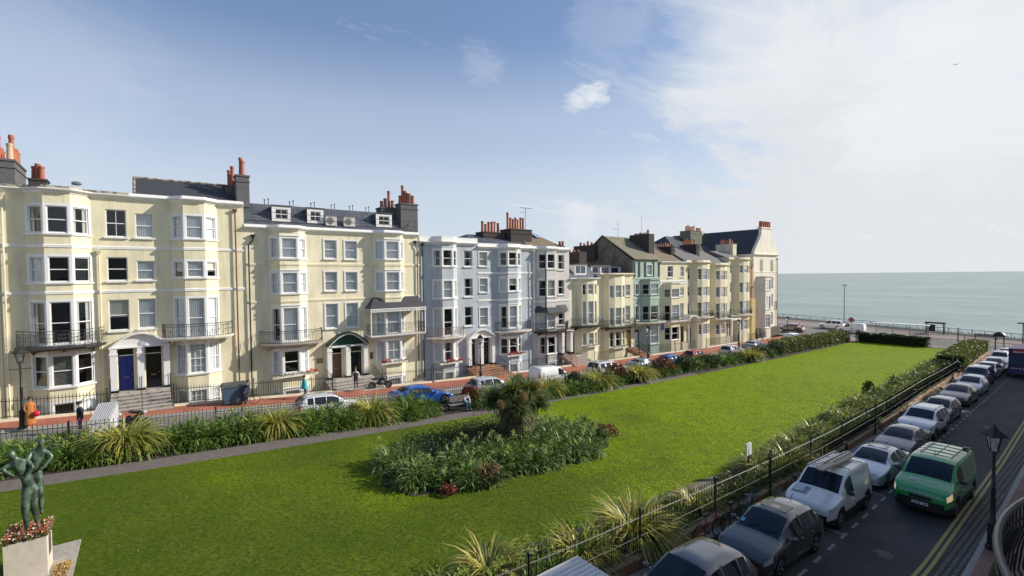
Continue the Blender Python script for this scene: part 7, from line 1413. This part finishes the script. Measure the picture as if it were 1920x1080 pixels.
def figure(loc, rz, label, skin, top, leg, shoe, hairm, over={}, hair='short', garment=None, gm=None, fingers=True, group=None):
    J = {'pelvis': ((0, 0, .94), (.115, .15)), 'waist': ((0, 0, 1.08), (.10, .13)), 'chest': ((0, 0, 1.28), (.115, .155)), 'neck0': ((0, 0, 1.44), .06), 'neck': ((.01, 0, 1.50), .05), 'chin': ((.035, 0, 1.555), .062), 'head': ((.025, 0, 1.63), (.088, .078)), 'crown': ((.015, 0, 1.705), .055)}
    for s, n in ((1, 'L'), (-1, 'R')):
        J.update({'sh'+n: ((0, s*.165, 1.39), .058), 'el'+n: ((-.02, s*.22, 1.12), .043), 'wr'+n: ((.05, s*.23, .88), .027), 'ha'+n: ((.07, s*.23, .80), (.018, .036)), 'hip'+n: ((0, s*.085, .88), .095), 'kn'+n: ((.02, s*.095, .50), .06), 'an'+n: ((0, s*.1, .09), .038), 'to'+n: ((.14, s*.11, .035), .03)})
    for k, v in over.items(): J[k] = (v, J[k][1]) if len(v) == 3 else v
    E = [('pelvis', 'waist', 2), ('waist', 'chest', 1), ('chest', 'neck0', 1), ('neck0', 'neck', 0), ('neck', 'chin', 0), ('chin', 'head', 0), ('head', 'crown', 0)]
    for n in 'LR': E += [('chest', 'sh'+n, 1), ('sh'+n, 'el'+n, 1), ('el'+n, 'wr'+n, 1 if n else 0), ('wr'+n, 'ha'+n, 0), ('pelvis', 'hip'+n, 2), ('hip'+n, 'kn'+n, 2), ('kn'+n, 'an'+n, 2), ('an'+n, 'to'+n, 3)]
    me = skin_mesh('body', J, E, [skin, top, leg, shoe], None)
    e = empty('person', loc, label, 'person', group, rz); OFF[e] = Vector((0, 0, 0))
    # fingers, nose and ears are joined into the same body mesh
    x = MB()
    for n, s in (('L', 1), ('R', -1)):
        h = Vector(J['ha'+n][0]); d = (h-Vector(J['wr'+n][0])).normalized(); f_ = Vector((0, 0, 0)); sd = d.cross(Vector((0, 1, 0))).normalized()
        for k in range(4):
            o_ = sd*(-.027+.018*k); L_ = (.062, .075, .07, .052)[k]; x.tube([h+o_, h+o_+d*L_*.6, h+o_+d*L_+Vector((0, -s*.015, 0))], [.009, .008, .006], 5)
        x.tube([h-d*.02-sd*.03, h+d*.01-sd*.055, h+d*.04-sd*.06], [.010, .009, .007], 5)
    hc = Vector(J['head'][0]); x.tube([hc+Vector((.075, 0, .015)), hc+Vector((.105, 0, -.02))], [.008, .014], 5)
    for s in (1, -1): x.ball(hc+Vector((0, s*.08, -.01)), .022, n=6, sq=(.8, .4, 1.3))
    nv = len(me.vertices); bo = bpy.data.objects.new('body', me); C.objects.link(bo)
    import bmesh; bm = bmesh.new(); bm.from_mesh(me); vs = [bm.verts.new(p) for p in x.v]
    for f_ in x.f:
        try: nf = bm.faces.new([vs[i] for i in f_]); nf.material_index = 0; nf.smooth = True
        except ValueError: pass
    # eyes and mouth
    bm.to_mesh(me); bm.free(); bo.parent = e
    ey = MB(); [ey.ball(hc+Vector((.078, s*.03, .012)), .010, n=6) for s in (1, -1)]; ey.build('eyes', doorblack, e, world=False)
    hb = MB()
    if hair == 'bun': hb.ball(hc+Vector((-.015, 0, .03)), .10, n=10, sq=(1.0, .95, .95)); hb.ball(hc+Vector((-.10, 0, .06)), .05, n=8)
    elif hair == 'helmet': hb.ball(hc+Vector((0, 0, .06)), .12, n=10, sq=(1.2, .9, .75))
    else: hb.ball(hc+Vector((-.018, 0, .035)), .097, n=10, sq=(1.0, .93, .92))
    hb.build('hair' if hair != 'helmet' else 'helmet', hairm, e, smooth=True, world=False)
    if garment:
        gg = MB(); gg.lathe((0, 0, 0), [(r, z) for z, r in garment], 18); gg.v = [(a*.85, b*1.12, c_) for a, b, c_ in gg.v]; gg.build('coat', gm, e, smooth=True, world=False)
    return e
sk1 = mat('skin', (.55, .33, .24), rough=.5); sk2 = mat('tan_skin', (.40, .23, .15), rough=.5); hr1 = mat('dark_hair', (.03, .02, .015), rough=.6); hr2 = mat('brown_hair', (.10, .05, .03), rough=.6)
orange = mat('rust_orange_cloth', (.46, .17, .045), rough=.85, var=.15, vscale=9); blk = mat('black_cloth', (.02, .02, .025), rough=.8); navy = mat('navy_cloth', (.03, .03, .055), rough=.8); turq = mat('turquoise_cloth', (.02, .33, .42), rough=.7); wsh = mat('white_shirt', (.75, .75, .75), rough=.7); purpc = mat('lilac_trousers', (.25, .12, .28), rough=.8); shoe = mat('pale_shoe', (.45, .42, .4), rough=.6); greyc = mat('grey_cloth', (.25, .25, .27), rough=.8); pinkt = mat('pale_pink_cloth', (.55, .38, .32), rough=.8); teal = mat('blue_shorts', (.05, .18, .26), rough=.8)
PZ = lambda y: g(y)+.006
figure((-36.15, -5.0, PZ(-5)), .5, 'woman in a long rust-orange coat and trousers holding a red bag beside the lamp', sk2, orange, orange, shoe, hr1, over={'elR': (-.0, -.25, 1.14), 'wrR': (.16, -.22, .98), 'haR': (.22, -.2, .96)}, hair='bun', garment=[(.28, .21), (.6, .19), (.95, .17), (1.1, .145), (1.3, .165), (1.42, .12), (1.46, .07)], gm=orange)
bg_ = empty('handbag', (-36.0, -4.72, PZ(-5)+.72), 'round bright red bag held by the woman in orange', 'bag'); q = MB(); q.ball((-35.95, -4.74, PZ(-5)+.80), .17, n=10, sq=(.6, 1, .9)); q.build('pouch', mat('red_leather', (.55, .01, .02), rough=.4), bg_, smooth=True); q = MB(); q.tube([(-35.95, -4.85, PZ(-5)+.9), (-35.95, -4.8, PZ(-5)+1.02), (-35.95, -4.68, PZ(-5)+1.02), (-35.95, -4.63, PZ(-5)+.9)], .012, 5); q.build('handle', MATS['red_leather'], bg_)
figure((-34.2, -2.85, g(-2.8)-.1), -1.3, 'person in black jacket with a white emblem and lilac trousers beside the ribbed trailer', sk1, blk, purpc, shoe, hr1, over={'elL': (-.05, .3, 1.15), 'wrL': (.08, .42, .98), 'haL': (.12, .47, .94)}, hair='helmet', garment=[(.82, .16), (1.0, .155), (1.3, .18), (1.42, .12), (1.46, .07)], gm=blk)
cy = figure((-36.95, 5.28, g(5.3)+.02), PI/2-.05, 'cyclist in dark navy clothes riding a black bicycle on the left pavement', sk1, navy, navy, blk, hr1, over={'pelvis': (-.16, 0, 1.0), 'waist': (-.06, 0, 1.12), 'chest': (.08, 0, 1.27), 'neck0': (.17, 0, 1.38), 'neck': (.20, 0, 1.43), 'chin': (.24, 0, 1.48), 'head': (.24, 0, 1.56), 'crown': (.23, 0, 1.63), 'shL': (.13, .17, 1.34), 'shR': (.13, -.17, 1.34), 'elL': (.24, .24, 1.16), 'elR': (.24, -.24, 1.16), 'wrL': (.32, .22, 1.05), 'wrR': (.32, -.22, 1.05), 'haL': (.34, .2, 1.03), 'haR': (.34, -.2, 1.03), 'hipL': (-.15, .09, .95), 'hipR': (-.15, -.09, .95), 'knL': (.18, .1, .72), 'knR': (.12, -.1, .55), 'anL': (.02, .11, .36), 'anR': (-.06, -.11, .16), 'toL': (.14, .12, .30), 'toR': (.06, -.12, .10)})
figure((-37.15, 9.15, PZ(9.1)), PI/2, 'woman in a loose turquoise top and black leggings walking past the hotel railings', sk2, turq, blk, blk, hr1, over={'knL': (.12, .09, .5), 'anL': (.16, .1, .1), 'toL': (.3, .11, .05), 'anR': (-.16, -.1, .12)}, hair='bun', garment=[(.78, .26), (.95, .235), (1.15, .19), (1.33, .175), (1.42, .12), (1.46, .07)], gm=turq)
figure((-38.15, 13.3, PZ(13.2)+.13), -.35, 'waiter in white shirt, dark waistcoat and trousers on the bottom hotel step', sk1, wsh, blk, blk, hr2, over={'elL': (-.04, .25, 1.14), 'wrL': (.12, .26, .96), 'knL': (.16, .09, .55), 'anL': (.12, .1, .16), 'toL': (.26, .1, .1)}, garment=[(.93, .15), (1.1, .138), (1.3, .160), (1.38, .10)], gm=mat('dark_waistcoat', (.04, .03, .035), rough=.7))
figure((-28.92, 17.75, g(17.75)-.02), 0.1, 'person in pale top and blue shorts leaning forward on the garden bench', sk1, wsh, teal, shoe, hr2, over={'pelvis': (-.05, 0, .55), 'waist': (.0, 0, .68), 'chest': (.12, 0, .85), 'neck0': (.24, 0, .97), 'neck': (.28, 0, 1.02), 'chin': (.33, 0, 1.05), 'head': (.36, 0, 1.12), 'crown': (.36, 0, 1.19), 'shL': (.17, .17, .94), 'shR': (.17, -.17, .94), 'elL': (.32, .2, .70), 'elR': (.32, -.2, .70), 'wrL': (.47, .1, .60), 'wrR': (.47, -.1, .60), 'haL': (.53, .07, .58), 'haR': (.53, -.07, .58), 'hipL': (-.02, .09, .53), 'hipR': (-.02, -.09, .53), 'knL': (.42, .12, .52), 'knR': (.42, -.12, .52), 'anL': (.5, .13, .09), 'anR': (.42, -.13, .09), 'toL': (.64, .13, .035), 'toR': (.56, -.13, .035)})
figure((-38.0, 78.6, PZ(78.6)), 0, 'distant person in dark clothes outside the last bow-fronted house', sk1, blk, navy, blk, hr1); figure((-37.6, 79.6, PZ(79.6)), 1.2, 'distant person in grey beside the one in dark clothes', sk1, greyc, greyc, blk, hr1)
figure((-36.9, 90.6, PZ(90.6)), 1.0, 'distant walker in black at the seafront corner', sk1, blk, blk, blk, hr1)
# ================================================================== STATUE
bronze = mat('verdigris_bronze', (.05, .07, .05), rough=.42, metal=.3, col2=(.15, .24, .17), v2=(.42, .64), vscale=5, bump=.25, bscale=25)
zt = -6.98
pl = empty('plinth', (-18.52, -2.7, g(-2.7)), 'tall pale stone plinth planter with a recessed side panel, lower left corner', 'plinth')
q = MB(); x0, x1, y0, y1, zb = -18.98, -18.08, -3.12, -2.28, g(-3)-.1
q.box(x0, x1, y0, y1, zb, zt-.12); 
for (a, b, c_, d) in ((x0, x1, y0, y0+.09), (x0, x1, y1-.09, y1), (x0, x0+.09, y0+.093, y1-.093), (x1-.09, x1, y0+.093, y1-.093)): q.box(a, b, c_, d, zt-.118, zt+.02)
q.build('block', mat('pale_render', (.66, .58, .48), rough=.8, var=.12, vscale=2.5), pl)
q = MB(); q.box(x0+.25, x1-.3, y1+.003, y1+.012, zt-.62, zt-.12); q.build('side_panel', mat('grey_recess_panel', (.10, .09, .085), rough=.6), pl)
q = MB(); q.box(x0+.1, x1-.1, y0+.1, y1-.1, zt-.117, zt-.03); q.build('soil', soil, pl)
fl = empty('bedding_flowers', (-18.52, -2.7, zt), 'pink, orange and white bedding flowers round the feet of the bronze statue', 'flowers'); c = Cards(); n = 2600
P = np.stack([rng.uniform(-19.0, -18.05, n), rng.uniform(-3.15, -2.22, n), zt+.04+np.abs(rng.normal(0, .09, n))], 1); c.cards(P, .03, .07, rng.random(n)); c.build('foliage', mat('bedding_leaf', (.1, .12, .04), attr=[(0, (.05, .07, .02)), (.5, (.16, .15, .05)), (1, (.30, .20, .07))], trans=.2), fl)
for m_, k in ((mat('pink_petals', (.65, .12, .14), rough=.6), 300), (mat('orange_petals', (.62, .24, .06), rough=.6), 260), (mat('white_petals', (.75, .70, .66), rough=.6), 160)):
    c = Cards(); P = np.stack([rng.uniform(-19.0, -18.03, k), rng.uniform(-3.15, -2.22, k), zt+.13+np.abs(rng.normal(0, .07, k))], 1); c.cards(P, .035, .065, rng.random(k)); c.build('petals', m_, fl)['kind'] = 'stuff'
stt = empty('statue', (-18.5, -2.6, zt), 'green-bronze statue of two intertwined leaning figures on the flower-filled plinth', 'statue')
def sfig(J, E):
    J = {k: (p, tuple(q*1.08 for q in r) if isinstance(r, tuple) else r*(1.12 if k not in ('head', 'crown', 'chin') else 1.1)) for k, (p, r) in J.items()}
    me = skin_mesh('figure', J, [(a, b, 0) for a, b in E], [bronze], None); o = bpy.data.objects.new('figure', me); C.objects.link(o); o.parent = stt; o.location = (0, 0, 0); me.transform(Matrix.Translation((18.5, 2.6, -zt))); return o
X = -18.5
sfig({'hip': ((X, -2.62, -5.62), (.13, .15)), 'waist': ((X+.02, -2.66, -5.40), .115), 'ribs': ((X+.03, -2.74, -5.16), (.14, .15)), 'chest': ((X+.03, -2.80, -4.98), (.14, .16)), 'neck': ((X+.05, -2.87, -4.78), .06), 'chin': ((X+.07, -2.92, -4.70), .07), 'head': ((X+.06, -2.95, -4.62), .085), 'crown': ((X+.04, -2.96, -4.54), .055),
      'shA': ((X+.02, -2.98, -4.94), .07), 'elA': ((X+.08, -3.12, -5.0), .06), 'wrA': ((X+.14, -2.98, -5.16), .04), 'haA': ((X+.16, -2.88, -5.22), .03), 'shB': ((X+.04, -2.64, -4.90), .07), 'elB': ((X+.15, -2.52, -5.08), .05), 'wrB': ((X+.2, -2.66, -5.26), .035), 'haB': ((X+.2, -2.75, -5.30), .03),
      'hipA': ((X+.05, -2.66, -5.72), .115), 'knA': ((X+.12, -2.72, -6.2), .08), 'anA': ((X+.12, -2.68, -6.75), .045), 'toA': ((X+.25, -2.66, -6.84), .04), 'hipB': ((X-.03, -2.55, -5.72), .115), 'knB': ((X+.06, -2.56, -6.15), .08), 'anB': ((X-.02, -2.50, -6.7), .045), 'toB': ((X+.10, -2.46, -6.80), .04)},
     [('hip', 'waist'), ('waist', 'ribs'), ('ribs', 'chest'), ('chest', 'neck'), ('neck', 'chin'), ('chin', 'head'), ('head', 'crown'), ('chest', 'shA'), ('shA', 'elA'), ('elA', 'wrA'), ('wrA', 'haA'), ('chest', 'shB'), ('shB', 'elB'), ('elB', 'wrB'), ('wrB', 'haB'), ('hip', 'hipA'), ('hipA', 'knA'), ('knA', 'anA'), ('anA', 'toA'), ('hip', 'hipB'), ('hipB', 'knB'), ('knB', 'anB'), ('anB', 'toB')])
X = -18.62
sfig({'hip': ((X, -2.55, -5.30), (.12, .14)), 'waist': ((X, -2.52, -5.10), .105), 'ribs': ((X+.0, -2.47, -4.92), (.12, .14)), 'chest': ((X, -2.42, -4.76), (.12, .15)), 'neck': ((X+.02, -2.39, -4.60), .055), 'chin': ((X+.05, -2.38, -4.53), .065), 'head': ((X+.04, -2.37, -4.45), .08), 'crown': ((X+.03, -2.37, -4.37), .055),
      'shA': ((X, -2.57, -4.72), .065), 'elA': ((X+.14, -2.66, -4.90), .048), 'wrA': ((X+.2, -2.74, -5.02), .033), 'haA': ((X+.2, -2.8, -5.06), .028), 'shB': ((X, -2.29, -4.76), .065), 'elB': ((X+.05, -2.16, -4.92), .045), 'wrB': ((X+.14, -2.3, -5.12), .033), 'haB': ((X+.2, -2.4, -5.2), .028),
      'hipA': ((X, -2.60, -5.42), .105), 'knA': ((X+.16, -2.74, -5.78), .075), 'anA': ((X+.10, -2.60, -6.2), .042), 'toA': ((X+.22, -2.58, -6.3), .035), 'hipB': ((X, -2.46, -5.42), .105), 'knB': ((X+.1, -2.42, -5.85), .075), 'anB': ((X+.05, -2.42, -6.35), .042), 'toB': ((X+.16, -2.40, -6.45), .035)},
     [('hip', 'waist'), ('waist', 'ribs'), ('ribs', 'chest'), ('chest', 'neck'), ('neck', 'chin'), ('chin', 'head'), ('head', 'crown'), ('chest', 'shA'), ('shA', 'elA'), ('elA', 'wrA'), ('wrA', 'haA'), ('chest', 'shB'), ('shB', 'elB'), ('elB', 'wrB'), ('wrB', 'haB'), ('hip', 'hipA'), ('hipA', 'knA'), ('knA', 'anA'), ('anA', 'toA'), ('hip', 'hipB'), ('hipB', 'knB'), ('knB', 'anB'), ('anB', 'toB')])
q = MB(); q.prism([(-18.75, -2.95), (-18.2, -2.95), (-18.2, -2.35), (-18.75, -2.35)], zt-.02, zt+.06); q.build('base', bronze, stt)
sb_ = MB(); sb_.prism([(-20.0, -3.6), (-17.2, -3.6), (-17.2, -1.75), (-20.0, -1.75)], g(-1.75)-.4, g(-2.2)+.03); tag(sb_.build('stone_slab', stone), kind='structure')
lf = empty('flower_tray', (-18.3, -2.02, g(-2)), 'low drift of yellow and orange flowers on the slab beside the plinth', 'flowers'); c = Cards(); n = 500; P = np.stack([rng.uniform(-18.6, -17.7, n), rng.uniform(-2.2, -1.84, n), g(-2)+.05+np.abs(rng.normal(0, .04, n))], 1); c.cards(P, .03, .06, rng.random(n)); c.build('petals', mat('yellow_petals', (.5, .3, .05), attr=[(0, (.25, .16, .04)), (.5, (.55, .32, .06)), (1, (.6, .42, .18))]), lf)['kind'] = 'stuff'
# small litter of daisies on the lawn
c = Cards(); n = 160; yy = -3+12*rng.random(n); xx = rng.uniform(-24, -13, n); P = np.stack([xx, yy, np.interp(yy, GY, GZ)+.05], 1); c.cards(P, .02, .03, rng.random(n), up=.0); tag(c.build('daisies', MATS['white_petals']), kind='stuff')
